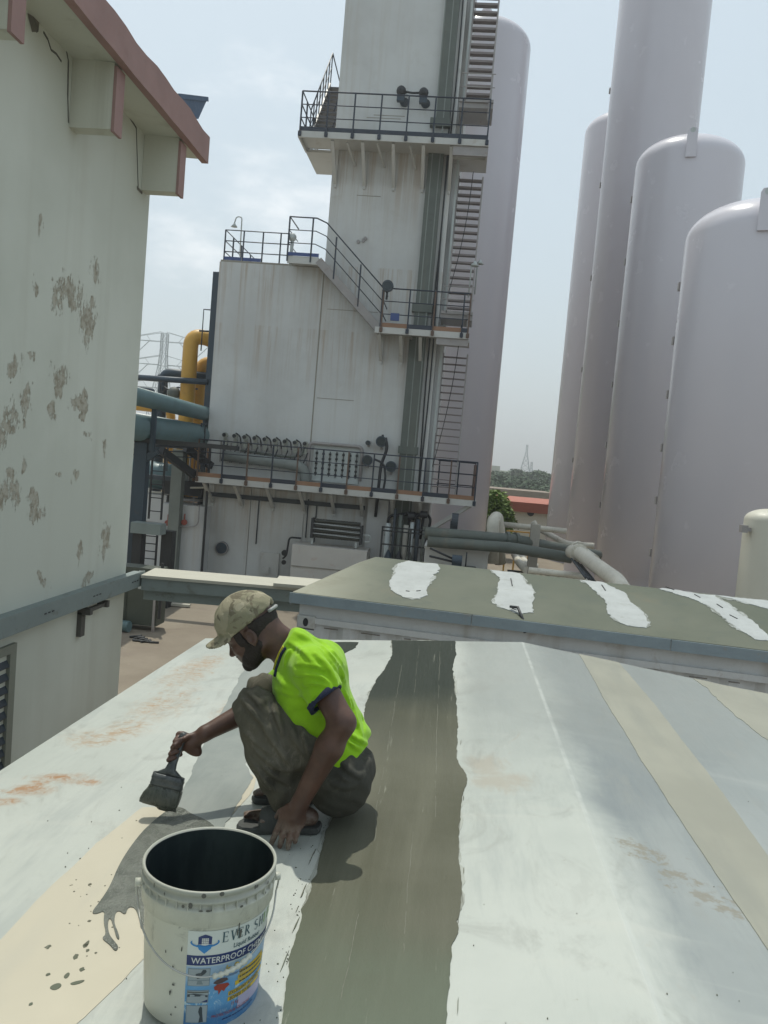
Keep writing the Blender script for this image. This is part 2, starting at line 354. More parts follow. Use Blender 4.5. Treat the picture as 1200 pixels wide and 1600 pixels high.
# cabinet behind the corner
cb = PZ(216, 985, 0); cx, cy = cb.x, cb.y
cab = thing('utility_cabinet', 'dark green grey cabinet standing on the yard behind the building corner', 'cabinet', (cx, cy, 0))
MB().box((cx-.9, cy, .12), (cx+.38, cy+.5, 1.35)).build('body', paint('olive_cabinet', (.06, .07, .055), .15, 2, .6), cab)
MB().box((cx+.30, cy-.04, 0), (cx+.35, cy+.02, 1.4)).build('post', STEEL, cab)
MB().box((cx+.42, cy-.04, .3), (cx+.47, cy+.02, 1.5)).build('post', BLACK, cab)
MB().box((cx-.06, cy-.015, .9), (cx+.06, cy, 1.3)).build('plate', LAMPW, cab)
MB().box((cx-.88, cy-.02, .2), (cx-.3, cy-.002, 1.25)).build('door', paint('olive_door', (.045, .055, .043), .15, 2, .6), cab)
MB().tube([(cx-.5, cy-.2, .12), (cx-.1, cy-.25, .12)], .12, 10).build('drum', TEAL, cab)
m = MB()
for i in range(4): m.tube(arc([(cx+.1+i*.12, cy-.7-i*.1, .02), (cx+.32+i*.1, cy-.55-i*.1, .05), (cx+.25+i*.12, cy-.95, .02), (cx+.5+i*.1, cy-.9, .02)], .08), .022, 6)
tag(m.build('cable', BLACK), 'black cable coiled on the sunlit yard floor beside the cabinet', 'cable')
bs = thing('yard_lumber', 'pale boards lying on the yard floor under the raised ledge', 'boards', (-7.5, 20.5, 0))
for i in range(3): a = PZ(244+i*4, 936+i*5, 0); MB().bar(a+Vector((0, 0, .05)), a+Vector((.9-.1*i, .1, .05)), .14, .06).build('board', CREAM, bs)

# ================================================================== THE ROOF THE MAN WORKS ON
ZR, XR, SL, SR, YF, YN = 2.93, .549, .0937, .11, 5.5, -6.0
XL, XE = -1.72, 2.95
nL = Vector((-SL, 0, 1)).normalized(); nR = Vector((SR, 0, 1)).normalized(); p0R = Vector((XR, 0, ZR))
def zroof(x): return ZR-SL*(XR-x) if x < XR else ZR-SR*(x-XR)
def RL(px, py): return PP(px, py, p0R, nL)
def RR(px, py): return PP(px, py, p0R, nR)
cabin = thing('site_cabin', 'low cabin whose white painted gable roof the man is coating', 'cabin', (0, 0, 0))
s = NT('worn_white_roof_paint'); sx = s.sep()
n1 = s.noise(.9, 6, .6); n2 = s.noise(1, 6, .65, s.vec(scale=(5.5, .9, 1)), .3); n3 = s.noise(1, 5, .6, s.vec(scale=(.8, 7, 1)), .4); fine = s.noise(45, 5, .65)
warm = s.mix(s.mr(n1, .35, .65), (.41, .435, .40), (.475, .495, .455))
warm = s.mix(s.mr(n2, .48, .68, 0, .55), warm, (.31, .335, .32))
warm = s.mix(s.mr(n3, .52, .66, 0, .35), warm, (.50, .50, .45))
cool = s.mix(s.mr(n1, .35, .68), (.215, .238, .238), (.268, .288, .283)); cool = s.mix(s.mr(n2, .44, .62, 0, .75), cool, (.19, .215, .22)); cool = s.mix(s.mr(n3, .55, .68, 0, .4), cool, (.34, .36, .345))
# greyed older coat to the right of the ridge, white wash near the camera
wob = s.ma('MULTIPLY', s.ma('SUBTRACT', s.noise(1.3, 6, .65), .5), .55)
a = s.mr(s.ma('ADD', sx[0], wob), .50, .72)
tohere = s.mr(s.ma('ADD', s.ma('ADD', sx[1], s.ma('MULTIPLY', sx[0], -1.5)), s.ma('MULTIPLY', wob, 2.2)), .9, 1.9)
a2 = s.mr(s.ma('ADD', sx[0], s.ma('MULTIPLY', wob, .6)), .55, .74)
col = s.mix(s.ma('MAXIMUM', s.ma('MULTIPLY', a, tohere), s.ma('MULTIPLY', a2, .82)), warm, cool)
topg = s.mr(s.ma('ADD', sx[1], s.ma('MULTIPLY', wob, 2.5)), 2.9, 4.2, 0, .7); gx = s.mr(sx[0], .05, .25)
col = s.mix(s.ma('MULTIPLY', topg, gx), col, (.25, .27, .255))
# rust and tan stains
def pl(px, py, rx, ry): w = (RL if px < 700 else RR)(px, py); return ((w.x, w.y, w.z), (rx, ry, 3))
rust = s.blobs([pl(300,1050,.26,.75), pl(255,1100,.28,.55), pl(195,1140,.2,.35), pl(150,1155,.28,.2), pl(330,1035,.2,.5), pl(360,1110,.2,.3)])
rn = s.noise(1, 9, .72, s.vec(scale=(9, 4.5, 1), rot=(0, 0, .35)), 1.2)
streaks = s.noise(1, 8, .8, s.vec(scale=(17, 27, 1), rot=(0, 0, .7)), 1.0)
col = s.mix(s.ma('MULTIPLY', s.mr(s.ma('ADD', s.ma('MULTIPLY', rust, .42), rn), .60, .95, 0, .95), s.mr(streaks, .44, .60, .12, 1)), col, (.38, .255, .15))
rust2 = s.blobs([pl(45,1235,.2,.13), pl(10,1252,.16,.1), pl(130,1222,.16,.08), pl(95,1215,.3,.1), pl(65,1222,.12,.1)])
col = s.mix(s.ma('MULTIPLY', s.mr(s.ma('ADD', s.ma('MULTIPLY', rust2, .5), rn), .70, 1.0, 0, 1), s.mr(streaks, .40, .58, .25, 1)), col, (.36, .20, .10))
rust3 = s.blobs([pl(760,1170,.16,.3), pl(790,1200,.25,.18), pl(600,1075,.12,.35)])
col = s.mix(s.mr(s.ma('ADD', s.ma('MULTIPLY', rust3, .4), rn), .62, .9, 0, .5), col, (.34, .28, .21))
mould = s.blobs([pl(1010,1335,.16,.12), pl(1060,1370,.2,.10), pl(1100,1400,.18,.09), pl(1150,1425,.18,.09), pl(990,1320,.12,.1)])
mn = s.noise(26, 8, .75)
col = s.mix(s.mr(s.ma('ADD', s.ma('MULTIPLY', mould, .22), mn), .62, .76, 0, .6), col, (.20, .165, .10))
speck = s.mr(s.noise(38, 3, .6), .76, .80, 0, .5); col = s.mix(speck, col, (.17, .16, .13))
grime = s.noise(3.2, 8, .72, s.vec(scale=(1.6, .8, 1), rot=(0, 0, .2)), 1.0); col = s.mix(s.mr(grime, .50, .68, 0, .42), col, (.27, .275, .25))
scuff = s.mr(s.noise(1, 9, .8, s.vec(scale=(3, 14, 1), rot=(0, 0, -.2))), .66, .72, 0, .5); col = s.mix(scuff, col, (.30, .30, .27))
ridge = s.mr(s.ma('ABSOLUTE', s.ma('SUBTRACT', sx[0], XR+.004)), .002, .014, .65, 0)
col = s.mix(s.ma('MULTIPLY', ridge, s.mr(n3, .35, .6, .2, 1)), col, (.50, .52, .49))  # ridge highlight painted into the colour as a thin pale line
h = s.ma('ADD', s.ma('MULTIPLY', n2, .6), s.ma('ADD', s.ma('MULTIPLY', fine, .06), s.ma('MULTIPLY', n1, 1.5)))
ROOF = s.done(col, s.mr(n2, .3, .7, .36, .52), h, .010, .5, spec=.6)
m = MB(); th = .03
xl2 = -1.66   # the eave line is not quite parallel to the ridge
def xe(y): return XL+(y-3.1)*.02
ny = 24
for i in range(ny):
    y0 = YN+(YF-YN)*i/ny; y1 = YN+(YF-YN)*(i+1)/ny
    m.add([(xe(y0), y0, zroof(xe(y0))), (XR, y0, ZR), (XR, y1, ZR), (xe(y1), y1, zroof(xe(y1)))], [(0,1,2,3)])
    m.add([(XR, y0, ZR), (XE, y0, zroof(XE)), (XE, y1, zroof(XE)), (XR, y1, ZR)], [(0,1,2,3)])
for y, f in ((YF, 1), (YN, -1)):
    m.add([(xe(y), y, zroof(xe(y))), (XR, y, ZR), (XE, y, zroof(XE)), (XE, y, zroof(XE)-th), (XR, y, ZR-th), (xe(y), y, zroof(xe(y))-th)], [(0,1,4,5), (1,2,3,4)])
for x in (xe, lambda y: XE):
    m.add([(x(YN), YN, zroof(x(YN))), (x(YF), YF, zroof(x(YF))), (x(YF), YF, zroof(x(YF))-th), (x(YN), YN, zroof(x(YN))-th)], [(0,1,2,3)])
roof = m.build('roof', ROOF, cabin)
m = MB(); m.prism([(xe(0)+.1, 0), (XE-.08, 0), (XE-.08, zroof(XE)-.05), (XR, ZR-.05), (xe(0)+.1, zroof(xe(0))-.05)], YN+.05, YF-.08)
m.build('wall', CABW, cabin)

# ---- coats of sealer and bands laid on the roof, each a thin sheet with its own ragged outline
from mathutils.geometry import tessellate_polygon
def n1d(seed):
    r = np.random.default_rng(seed); ph = r.uniform(0, 6.28, 12); fr = np.geomspace(4, 260, 12); am = fr**-.60
    return lambda t: float(np.sum(am*np.sin(fr*t+ph)))
def ragged_outline(pts, amp, seed, step=.012, smooth_ends=None):
    out = []; f1 = n1d(seed); f2 = n1d(seed+50); acc = 0; n = len(pts)
    for i in range(n):
        a, b = Vector(pts[i][:2]), Vector(pts[(i+1) % n][:2]); L_ = (b-a).length; k = max(1, int(L_/step)); d = (b-a)/max(L_, 1e-6); nn = Vector((-d.y, d.x))
        for j in range(k):
            t = j/k; q = a+(b-a)*t; w = min(1, min(t, 1-t)*L_/.03); out.append(q+nn*(f1((acc+t*L_))*amp*w)+d*(f2(acc+t*L_)*amp*.3*w))
        acc += L_
    return out
def rounded(pts, n=2):
    for _ in range(n):
        q = []
        for a, b in zip(pts, pts[1:]+pts[:1]): q += [a.lerp(b, .25), a.lerp(b, .75)]
        pts = q
    return pts
def sheet(name, polys, lift, mat, parent, zf, label=None, thick=.0022):
    bm = bmesh.new()
    for poly in polys:
        vs = [bm.verts.new((q[0], q[1], zf(q[0], q[1])+lift)) for q in poly]
        for t in tessellate_polygon([[Vector((q[0], q[1], 0)) for q in poly]]):
            try: bm.faces.new([vs[i] for i in t])
            except ValueError: pass
        lo = [bm.verts.new((v.co.x, v.co.y, v.co.z-lift+.0004)) for v in vs]
        for i in range(len(vs)):
            j = (i+1) % len(vs); bm.faces.new((vs[i], vs[j], lo[j], lo[i]))
    bmesh.ops.recalc_face_normals(bm, faces=bm.faces)
    me = bpy.data.meshes.new(name); bm.to_mesh(me); bm.free(); me.materials.append(mat)
    if me.polygons:
        o = bpy.data.objects.new(name, me); C.objects.link(o); o.parent = parent
        pl_ = Vector((0, 0, 0)); q = parent
        while q is not None: pl_ += q.location; q = q.parent
        me.transform(Matrix.Translation(-pl_))
        if label: o['label'] = label
        return o
zf = lambda x, y: zroof(x)
s = NT('wet_grey_sealer'); sx = s.sep()
a = s.noise(1, 6, .65, s.vec(scale=(9, .6, 1)), .2); b = s.noise(1.4, 6, .6); f = s.noise(60, 4, .6); tl = s.noise(1, 8, .75, s.vec(scale=(22, 1.1, 1)))
col = s.mix(s.mr(b, .35, .65), (.092, .092, .064), (.120, .119, .088)); col = s.mix(s.mr(a, .45, .7, 0, .7), col, (.135, .134, .10))
topd = s.mr(s.ma('ADD', sx[1], s.ma('MULTIPLY', b, 1.5)), 4.0, 5.2, 0, .92); col = s.mix(topd, col, (.026, .034, .027))
low = s.mr(s.ma('ADD', sx[1], s.ma('MULTIPLY', b, 1.4)), 3.0, 2.0, 0, .7); col = s.mix(low, col, (.135, .165, .125))
col = s.mix(s.mr(tl, .62, .68, 0, .6), col, (.25, .25, .205)); col = s.mix(s.mr(s.noise(55, 6, .8), .70, .75, 0, .8), col, (.38, .39, .36))
SEAL = s.done(col, s.mr(a, .3, .7, .42, .62), s.ma('ADD', s.ma('MULTIPLY', tl, .8), s.ma('MULTIPLY', f, .2)), .004, .5, spec=.14)
Ld = [(612,1000),(611,1030),(600,1048),(588,1062),(576,1088),(570,1112),(556,1180),(530,1260),(514,1292),(500,1335),(486,1378),(470,1422),(462,1462),(452,1522),(440,1600)]
Rd = [(697,1600),(703,1540),(705,1480),(713,1440),(721,1390),(717,1350),(718,1300),(722,1250),(729,1212),(716,1190),(714,1140),(712,1100),(709,1050),(711,1000)]
lp = [RL(*q) for q in Ld]; rp = [RL(*q) for q in Rd]
lp[0].y = rp[-1].y = YF-.002
dark = [q.to_2d() for q in lp]+[Vector((-.30, .4)), Vector((.08, .4))]+[q.to_2d() for q in rp]
sheet('coating_strip', [ragged_outline(dark, .0085, 3, .010)], .003, SEAL, roof, zf, 'broad dark strip of wet grey sealer')
THIN = NT('thin_brushed_sealer'); a_ = THIN.noise(1, 7, .75, THIN.vec(scale=(26, 2.2, 1)), .3)
THIN = THIN.done(THIN.mix(THIN.mr(a_, .44, .56), (.17, .175, .145), (.36, .375, .335)), .55, a_, .002, .4)
sheet('thin_coat_edge', [ragged_outline(dark, .017, 13, .010)], .0014, THIN, roof, zf)
# brushed fringe along its edges
fr = []
edge = [q.to_2d() for q in rp[:12]]
for i in range(16):
    k = random.randrange(len(edge)-1); t = random.random(); q = edge[k].lerp(edge[k+1], t); side = 1
    if random.random() < .75: k = random.randrange(7, len(lp)-1); q = lp[k].to_2d().lerp(lp[k+1].to_2d(), t); side = -1
    x = q.x+side*random.uniform(.004, .028)*random.random()**.5; ln = random.uniform(.012, .045); wd = random.uniform(.0008, .002)
    fr.append([Vector((x-wd, q.y-ln)), Vector((x+wd*.5, q.y-ln*.4)), Vector((x+wd, q.y+ln)), Vector((x-wd*.4, q.y+ln*.5))])
for i in range(70):
    k = random.randrange(7, len(lp)-1); q = lp[k].to_2d().lerp(lp[k+1].to_2d(), random.random()); r = random.uniform(.0006, .0022)
    c_ = q+Vector((random.gauss(-.012, .03), random.gauss(0, .03))); fr.append([c_+Vector((math.cos(t)*r*random.uniform(.6, 1.4), math.sin(t)*r)) for t in np.linspace(0, 5.4, 6)])
SCR_ = NT('pale_scratch'); SCR_ = SCR_.done((.165, .165, .13), .7)
for pts_s in (((688,1004),(686,1060),(683,1120),(681,1200),(680,1285)), ((628,1040),(620,1085),(612,1130),(604,1180)), ((600,1200),(588,1262),(585,1320)), ((645,1300),(636,1400),(630,1500)), ((560,1430),(545,1500),(533,1570)), ((655,1010),(650,1050),(648,1085))):
    q = [RL(*a).to_2d() for a in pts_s]; f1 = n1d(int(pts_s[0][0])); dense = [a.lerp(b, t/14) for a, b in zip(q, q[1:]) for t in range(14)]; pieces = []; cur = []
    for i_, w in enumerate(dense):
        wd = .0012+.0011*f1(w.y*23+w.x); off_ = .0025*f1(w.y*3)
        if wd > .0004: cur.append((w+Vector((off_+wd/2, 0)), w+Vector((off_-wd/2, 0))))
        else:
            if len(cur) > 2: pieces.append(cur)
            cur = []
    if len(cur) > 2: pieces.append(cur)
    sheet('brush_mark', [[a for a, b in c_]+[b for a, b in c_[::-1]] for c_ in pieces], .0036, SCR_, roof, zf)
sheet('brushed_edge', fr, .0022, SEAL, roof, zf)['kind'] = 'stuff'
# dark top-left smear beside the pale patch
s = NT('older_grey_sealer'); a = s.noise(1, 6, .65, s.vec(scale=(7, .9, 1)), .3); b = s.noise(1.6, 6, .65, None, .3)
col = s.mix(s.mr(b, .35, .65), (.20, .225, .21), (.27, .29, .27)); col = s.mix(s.mr(a, .45, .7, 0, .6), col, (.175, .20, .19)); col = s.mix(s.mr(s.noise(30, 6, .75), .64, .7, 0, .6), col, (.15, .16, .15))
OLDS = s.done(col, .5, a, .006, .5)
sm = [RL(*q).to_2d() for q in ((506,1004),(560,1004),(556,1012),(538,1022),(528,1042),(520,1060),(505,1040),(498,1015))]
sheet('coating_patch', [ragged_outline(sm, .012, 8)], .003, SEAL, roof, zf)
# dried strip running from the brush to the far edge
G = [(398,1030),(372,1060),(350,1105),(318,1165),(290,1225),(268,1268),(228,1300),(205,1345),(235,1400),(300,1400),(330,1330),(352,1286),(378,1248),(396,1216),(385,1190),(430,1120),(480,1060),(500,1020),(480,1008),(430,1008)]
sheet('dried_coating', [ragged_outline([RL(*q).to_2d() for q in G], .010, 21)], .0030, OLDS, roof, zf, 'blue grey half dried coat under the outstretched arm')
s = NT('cream_sealing_band'); a = s.noise(1.2, 6, .6); b = s.noise(1, 6, .65, s.vec(scale=(6, 1, 1)))
col = s.mix(s.mr(a, .35, .65), (.49, .45, .355), (.55, .505, .40)); col = s.mix(s.mr(b, .5, .7, 0, .4), col, (.42, .40, .335)); col = s.mix(s.mr(s.noise(34, 6, .75), .69, .73, 0, .6), col, (.28, .26, .22))
BAND = s.done(col, .65, a, .004, .4)
B1 = [(262,1262),(222,1262),(150,1318),(70,1395),(0,1470),(-60,1535),(-60,1680),(60,1680),(120,1600),(190,1535),(245,1480),(300,1430),(330,1340),(345,1290),(372,1262),(392,1240),(400,1215),(388,1208),(360,1240),(320,1260)]
sheet('sealing_band', [ragged_outline([RL(*q).to_2d() for q in B1], .004, 31, .02)], .0016, BAND, roof, zf, 'cream sealing band disappearing under fresh grey coat')
B2 = [(906,1024),(940,1085),(1000,1185),(1050,1262),(1110,1352),(1200,1485),(1290,1610),(1400,1610),(1290,1460),(1200,1338),(1130,1240),(1062,1152),(1010,1085),(968,1037)]
q2 = [RR(*q).to_2d() for q in B2]; q2[0].y = q2[-1].y = YF-.002
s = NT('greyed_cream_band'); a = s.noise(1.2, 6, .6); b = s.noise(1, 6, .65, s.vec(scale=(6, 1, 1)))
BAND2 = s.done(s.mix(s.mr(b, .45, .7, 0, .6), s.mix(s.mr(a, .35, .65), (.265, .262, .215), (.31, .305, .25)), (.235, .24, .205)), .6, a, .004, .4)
sheet('sealing_band', [ragged_outline(q2, .004, 41, .02)], .0025, BAND2, roof, zf, 'clean cream sealing band right of the ridge')
B3 = [(1088,1064),(1120,1090),(1150,1120),(1200,1160),(1260,1200),(1330,1200),(1260,1110)]
q3 = [RR(*q).to_2d() for q in B3]; q3[0].y = YF-.002; q3[-1].y = YF-.002
sheet('sealing_band', [ragged_outline(q3, .02, 43, .02)], .0025, BAND2, roof, zf, 'ragged cream patch at the far right corner')
# fresh coat under the brush with its drips
s = NT('fresh_grey_coat'); a = s.noise(1, 6, .7, s.vec(scale=(9, 9, 1)), .5); b = s.noise(120, 3, .6)
col = s.mix(s.mr(a, .35, .65), (.125, .135, .115), (.18, .19, .165))
FRESH = s.done(col, s.mr(a, .35, .65, .08, .26), s.ma('ADD', a, s.ma('MULTIPLY', b, .7)), .012, 1.0)
Fr = [(268,1262),(232,1290),(208,1318),(186,1352),(172,1386),(158,1408),(142,1428),(150,1430),(164,1424),(161,1440),(166,1462),(158,1468),(172,1478),(180,1489),(186,1482),(178,1472),(170,1462),(168,1444),(172,1434),(178,1452),(182,1468),(187,1470),(185,1460),(178,1444),(180,1428),(186,1424),(196,1432),(200,1418),(212,1420),(218,1440),(220,1454),(226,1450),(224,1420),(260,1400),(300,1360),(322,1310),(340,1296),(322,1282),(300,1274),(284,1262)]
sheet('fresh_coat', [ragged_outline(rounded([RL(*q).to_2d() for q in Fr]), .0006, 51, .006)], .0042, FRESH, roof, zf, 'glossy fresh grey coat under the brush with runs')
dr = []
for px, py, r in [(133,1478,.006),(137,1486,.004),(75,1481,.006),(118,1496,.007),(75,1524,.004),(128,1516,.005),(140,1440,.004),(150,1490,.003),(140,1383,.004),(48,1570,.004)]:
    w = RL(px, py); dr.append([Vector((w.x+math.cos(t)*r*random.uniform(.7, 1.6), w.y+math.sin(t)*r*random.uniform(.7, 2))) for t in np.linspace(0, 5.6, 9)])
for c0 in (((76,1545),(84,1539),(93,1537),(97,1541),(92,1546),(84,1549)), ((98,1528),(106,1520),(110,1523),(104,1531)), ((108,1538),(120,1534),(134,1532),(128,1537),(114,1541)), ((130,1478),(136,1472),(140,1470),(139,1476),(134,1481))):
    dr.append(ragged_outline(rounded([RL(*q).to_2d() for q in c0]), .0030, 61, .004))
for i in range(30):
    px, py = random.gauss(150, 40), random.gauss(1400, 70); r = random.uniform(.0012, .003); w = RL(px, py)
    dr.append([Vector((w.x+math.cos(t)*r, w.y+math.sin(t)*r)) for t in np.linspace(0, 5.2, 6)])
for i in range(16):
    px, py = random.uniform(720, 1190), random.uniform(1150, 1590); r = random.uniform(.0006, .0016); w = RR(px, py)
    dr.append([Vector((w.x+math.cos(t)*r, w.y+math.sin(t)*r*1.6)) for t in np.linspace(0, 5.2, 6)])
sheet('paint_drips', dr, .0026, SEAL, roof, zf)['kind'] = 'stuff'

# ================================================================== LONG CONTAINER BEHIND, WITH ITS PATCHED LOW ROOF
A = Vector((-1.35, 7.31, 0)); Bp = Vector((2.69, 6.81, 0)); cu = (Bp-A).normalized(); cv = Vector((-cu.y, cu.x, 0))
LEN, HW, ZE, ZT = 12.4, 1.24, 2.80, 3.05
cont = thing('shipping_container', 'long white container with a weathered green grey roof patched in white', 'container', tuple(A+cu*6+cv*HW))
def CU(u, v, z): q = A+cu*u+cv*v; return Vector((q.x, q.y, z))
s = NT('weathered_container_roof'); a = s.noise(.7, 6, .6); b = s.noise(2.6, 7, .7, None, .5)
sx = s.sep(); cl_ = s.mr(sx[0], -6.4, -5.2)
col = s.mix(s.mr(a, .35, .65), (.078, .092, .064), (.112, .122, .088)); col = s.mix(s.mr(b, .5, .68, 0, .6), col, (.07, .088, .068)); col = s.mix(s.mr(s.noise(1.5, 7, .7), .56, .7, 0, .5), col, (.135, .118, .075))
lc = s.mix(s.mr(b, .4, .7, 0, .6), (.34, .335, .26), (.24, .215, .145))
col = s.mix(cl_, lc, col)
CROOF = s.done(col, .7, b, .008, .5)
e = [(-.06, -.05), (LEN+.06, -.05), (LEN+.06, 2*HW+.05), (-.06, 2*HW+.05)]; rg = [(.42, HW), (LEN-.42, HW)]
v = [CU(*q, ZE) for q in e]+[CU(*q, ZT) for q in rg]+[CU(*q, ZE-.02) for q in e]
croof = MB().add(v, [(0,1,5,4), (1,2,5), (2,3,4,5), (3,0,4), (9,8,7,6), (0,6,7,1), (1,7,8,2), (2,8,9,3), (3,9,6,0)]).build('roof', CROOF, cont)
nC = (CU(1, 0, ZE)-CU(0, 0, ZE)).cross(CU(0, HW, ZT)-CU(0, -.05, ZE)).normalized()
def CR(px, py): return PP(px, py, CU(0, -.05, ZE), nC)
def zc(x, y): q = Vector((x, y, 0))-A; return ZE+(q.dot(cv)+.05)*(ZT-ZE)/(HW+.05)
PATCH = paint('white_patch_paint', (.385, .405, .40), .14, 5, .55, dirt=(.27, .28, .25), dirt_amt=.6)
s = NT('thin_white_wash'); a_ = s.noise(11, 7, .75, None, .6); THINW = s.done(s.mix(s.mr(a_, .46, .56), (.19, .20, .175), (.36, .38, .365)), .6, a_, .003, .4)
pts = [[(622,881),(640,874),(686,877),(683,892),(676,898),(671,915),(669,931),(652,936),(630,934),(610,922),(612,905)],
       [(767,886),(806,889),(814,899),(822,912),(832,920),(833,940),(834,958),(812,962),(798,955),(776,945),(778,925),(780,905)],
       [(906,902),(942,905),(962,921),(978,928),(990,945),(1006,958),(1016,974),(1010,982),(975,976),(955,962),(945,942),(932,928),(920,915)],
       [(1028,914),(1070,920),(1118,930),(1150,955),(1180,975),(1206,1002),(1180,1000),(1150,982),(1135,968),(1110,950),(1080,936),(1050,926)],
       [(1115,926),(1160,930),(1200,936),(1290,950),(1330,985),(1250,966),(1200,952),(1150,938)]]
for i, pp in enumerate(pts):
    q = [CR(*a).to_2d() for a in pp]
    # keep inside the roof plane
    q2 = []
    for w in q:
        d = Vector((w.x, w.y, 0))-A; vv = min(max(d.dot(cv), -.045), HW-.02); uu = d.dot(cu); r_ = CU(uu, vv, 0); q2.append(Vector((r_.x, r_.y)))
    sheet('thin_patch_edge', [ragged_outline(q2, .045, 200+i, .015)], .004, THINW, croof, zc)
    sheet('white_patch', [ragged_outline(q2, .024, 100+i, .015)], .006, PATCH, croof, zc)
# torn membrane slivers and seams on the patches
m = MB()
for pq in (((640,925),(630,924)),((657,924),(646,925)),((798,905),(802,925)),((800,952),(812,956)),((1085,930),(1100,938)),((1120,945),(1135,955)),((1040,918),(1062,926)),((1140,962),(1160,972)),((940,915),(950,930))):
    a, b = CR(*pq[0]), CR(*pq[1]); m.bar(a+Vector((0, 0, .008)), a.lerp(b, .6)+Vector((0, 0, .008)), .010, .006)
m.build('torn_seam', BLACK, croof)['kind'] = 'stuff'
m = MB(); a, b, c_ = CR(797, 953), CR(808, 957), CR(818, 966)
m.tube([a+Vector((0, 0, .03)), b+Vector((0, -.02, .05)), c_+Vector((0, -.03, -.02)), c_+Vector((.02, -.05, -.12))], .014, 6).build('loose_strip', BLACK, croof)
# flashing, in lengths
L0 = -.08; k = 0
for L1 in (1.62, 3.3, 5.05, 6.9, 9.0, LEN+.08):
    m = MB(); z1 = ZE-.004+.003*(k % 2); d = -.07-.004*(k % 2)
    q = [CU(L0, d, z1), CU(L1-.006, d, z1), CU(L1-.006, d, z1-.095), CU(L0, d, z1-.095), CU(L0, d+.012, z1-.095), CU(L1-.006, d+.012, z1-.095), CU(L1-.006, d+.012, z1), CU(L0, d+.012, z1)]
    m.add(q, [(0,1,2,3), (4,5,6,7), (0,3,4,7), (1,6,5,2), (0,7,6,1), (2,5,4,3)]).build('flashing', GUTTER, cont); L0 = L1; k += 1
m = MB(); m.add([CU(-.075, -.06, ZE-.01), CU(-.075, 2*HW+.05, ZE-.01), CU(-.075, 2*HW+.05, ZE-.12), CU(-.075, -.06, ZE-.12)], [(0,1,2,3)]).build('flashing', GUTTER, cont)
# upstand between the roof and the top rail, then corrugated side
def cbox(m, u0, u1, v0, v1, z0, z1):
    q = [CU(u, v, z) for z in (z0, z1) for u, v in ((u0, v0), (u1, v0), (u1, v1), (u0, v1))]
    return m.add(q, [(0,3,2,1),(4,5,6,7),(0,1,5,4),(1,2,6,5),(2,3,7,6),(3,0,4,7)])
cbox(MB(), .0, LEN, .012, 2*HW-.01, 2.56, ZE-.015).build('upstand', CABW, cont)
m = MB(); cbox(m, 0, LEN, -.02, .012, 2.52, 2.575); m.build('top_rail', CABW, cont)
m = MB(); cbox(m, 0, LEN, -.02, .03, .12, .28); m.build('bottom_rail', CABW, cont)
for u in (0, LEN-.16):
    for v_ in (-.02, 2*HW-.14): cbox(MB(), u, u+.16, v_-.004, v_+.156, 0.1, 2.46).build('corner_post', CABW, cont)
m = MB(); vs = []; u = .16
prof = [(0, 0), (.07, 0), (.14, .036), (.21, .036), (.28, 0)]
while u < LEN-.2:
    for a, b in prof[:-1]: vs.append((u+a, b))
    u += .28
o = len(m.v); m.v += [tuple(CU(a, .0+b, z)) for a, b in vs for z in (.28, 2.52)]
m.f += [(o+2*i, o+2*i+2, o+2*i+3, o+2*i+1) for i in range(len(vs)-1)]; m.sm += [False]*(len(vs)-1)
m.build('corrugated_side', CABW, cont)
cbox(MB(), 0.02, LEN-.02, .05, 2*HW-.02, .12, 2.55).build('inner_wall', CABW, cont)
# dark runs where rust weeps from the top rail
m = MB()
for i in range(34):
    u = .3+i*.35+random.uniform(-.05, .05); cbox(m, u, u+random.uniform(.06, .18), -.0225, -.0205, 2.49, 2.50)
m.build('rail_stain', paint('dark_rust_weep', (.17, .15, .13), .2, 6, .9), cont)['kind'] = 'stuff'
for u, v_ in ((-.005, -.03), (LEN-.17, -.03), (-.005, 2*HW-.15)):
    c0 = cbox(MB(), u, u+.178, v_, v_+.17, 2.47, 2.59).build('corner_casting', WHITE2, cont, bevel=.012)
    if v_ < 0:
        q = CU(u+.088, v_-.0012, 2.53); m = MB(); n = 16
        pts_ = [CU(u+.088+.026*math.cos(t), v_-.002, 2.53+.04*math.sin(t)) for t in np.linspace(0, 2*math.pi, n, endpoint=False)]
        m.add(pts_, [tuple(range(n))]).build('casting_hole', BLACK, c0)

# ================================================================== INSULATED TOWER WITH PLATFORMS
FY = 23.5; PY = 22.35
tower = thing('process_tower', 'tall white insulated process tower with platforms, stairs and a green duct', 'tower', (-4, 25, 0))
def tb(name, a, b, mat=WHITE, parent=tower, label=None): return MB().box(a, b).build(name, mat, parent, label)
tb('lower_casing', (-7.52, FY, 0.12), (-4.385, 28.5, 9.50), CASE)
tb('main_casing', (-4.375, FY-.004, 0.12), (-.92, 28.5, 34), CASE)
tb('plinth', (-7.6, FY+.1, 0), (-.8, 28.6, .12), CONC)
SEAM = paint('seam_shadow', (.27, .25, .21), .2, 3, .8, dirt=(.35, .25, .16), dirt_amt=.7)
m = MB(); m.box((-4.40, FY-.012, 3.2), (-4.365, FY-.002, 9.45)); m.build('seam', SEAM, tower)
tb('base_panel', (-7.44, FY-.05, .16), (-6.05, FY-.001, 2.9), CASE); tb('base_panel', (-6.03, FY-.04, .16), (-4.42, FY-.001, 2.9), CASE); tb('base_panel', (-4.39, FY-.03, .16), (-2.6, FY-.006, 2.9), CASE)
for x0, x1, z in ((-4.2, -2.7, 8.32), (-4.3, -3.2, 5.72), (-3.3, -2.4, 13.9), (-3.5, -2.5, 13.82), (-3.6, -2.9, 11.62)): tb('weld_line', (x0, FY-.01, z), (x1, FY-.004, z+.018), SEAM)
m = MB()
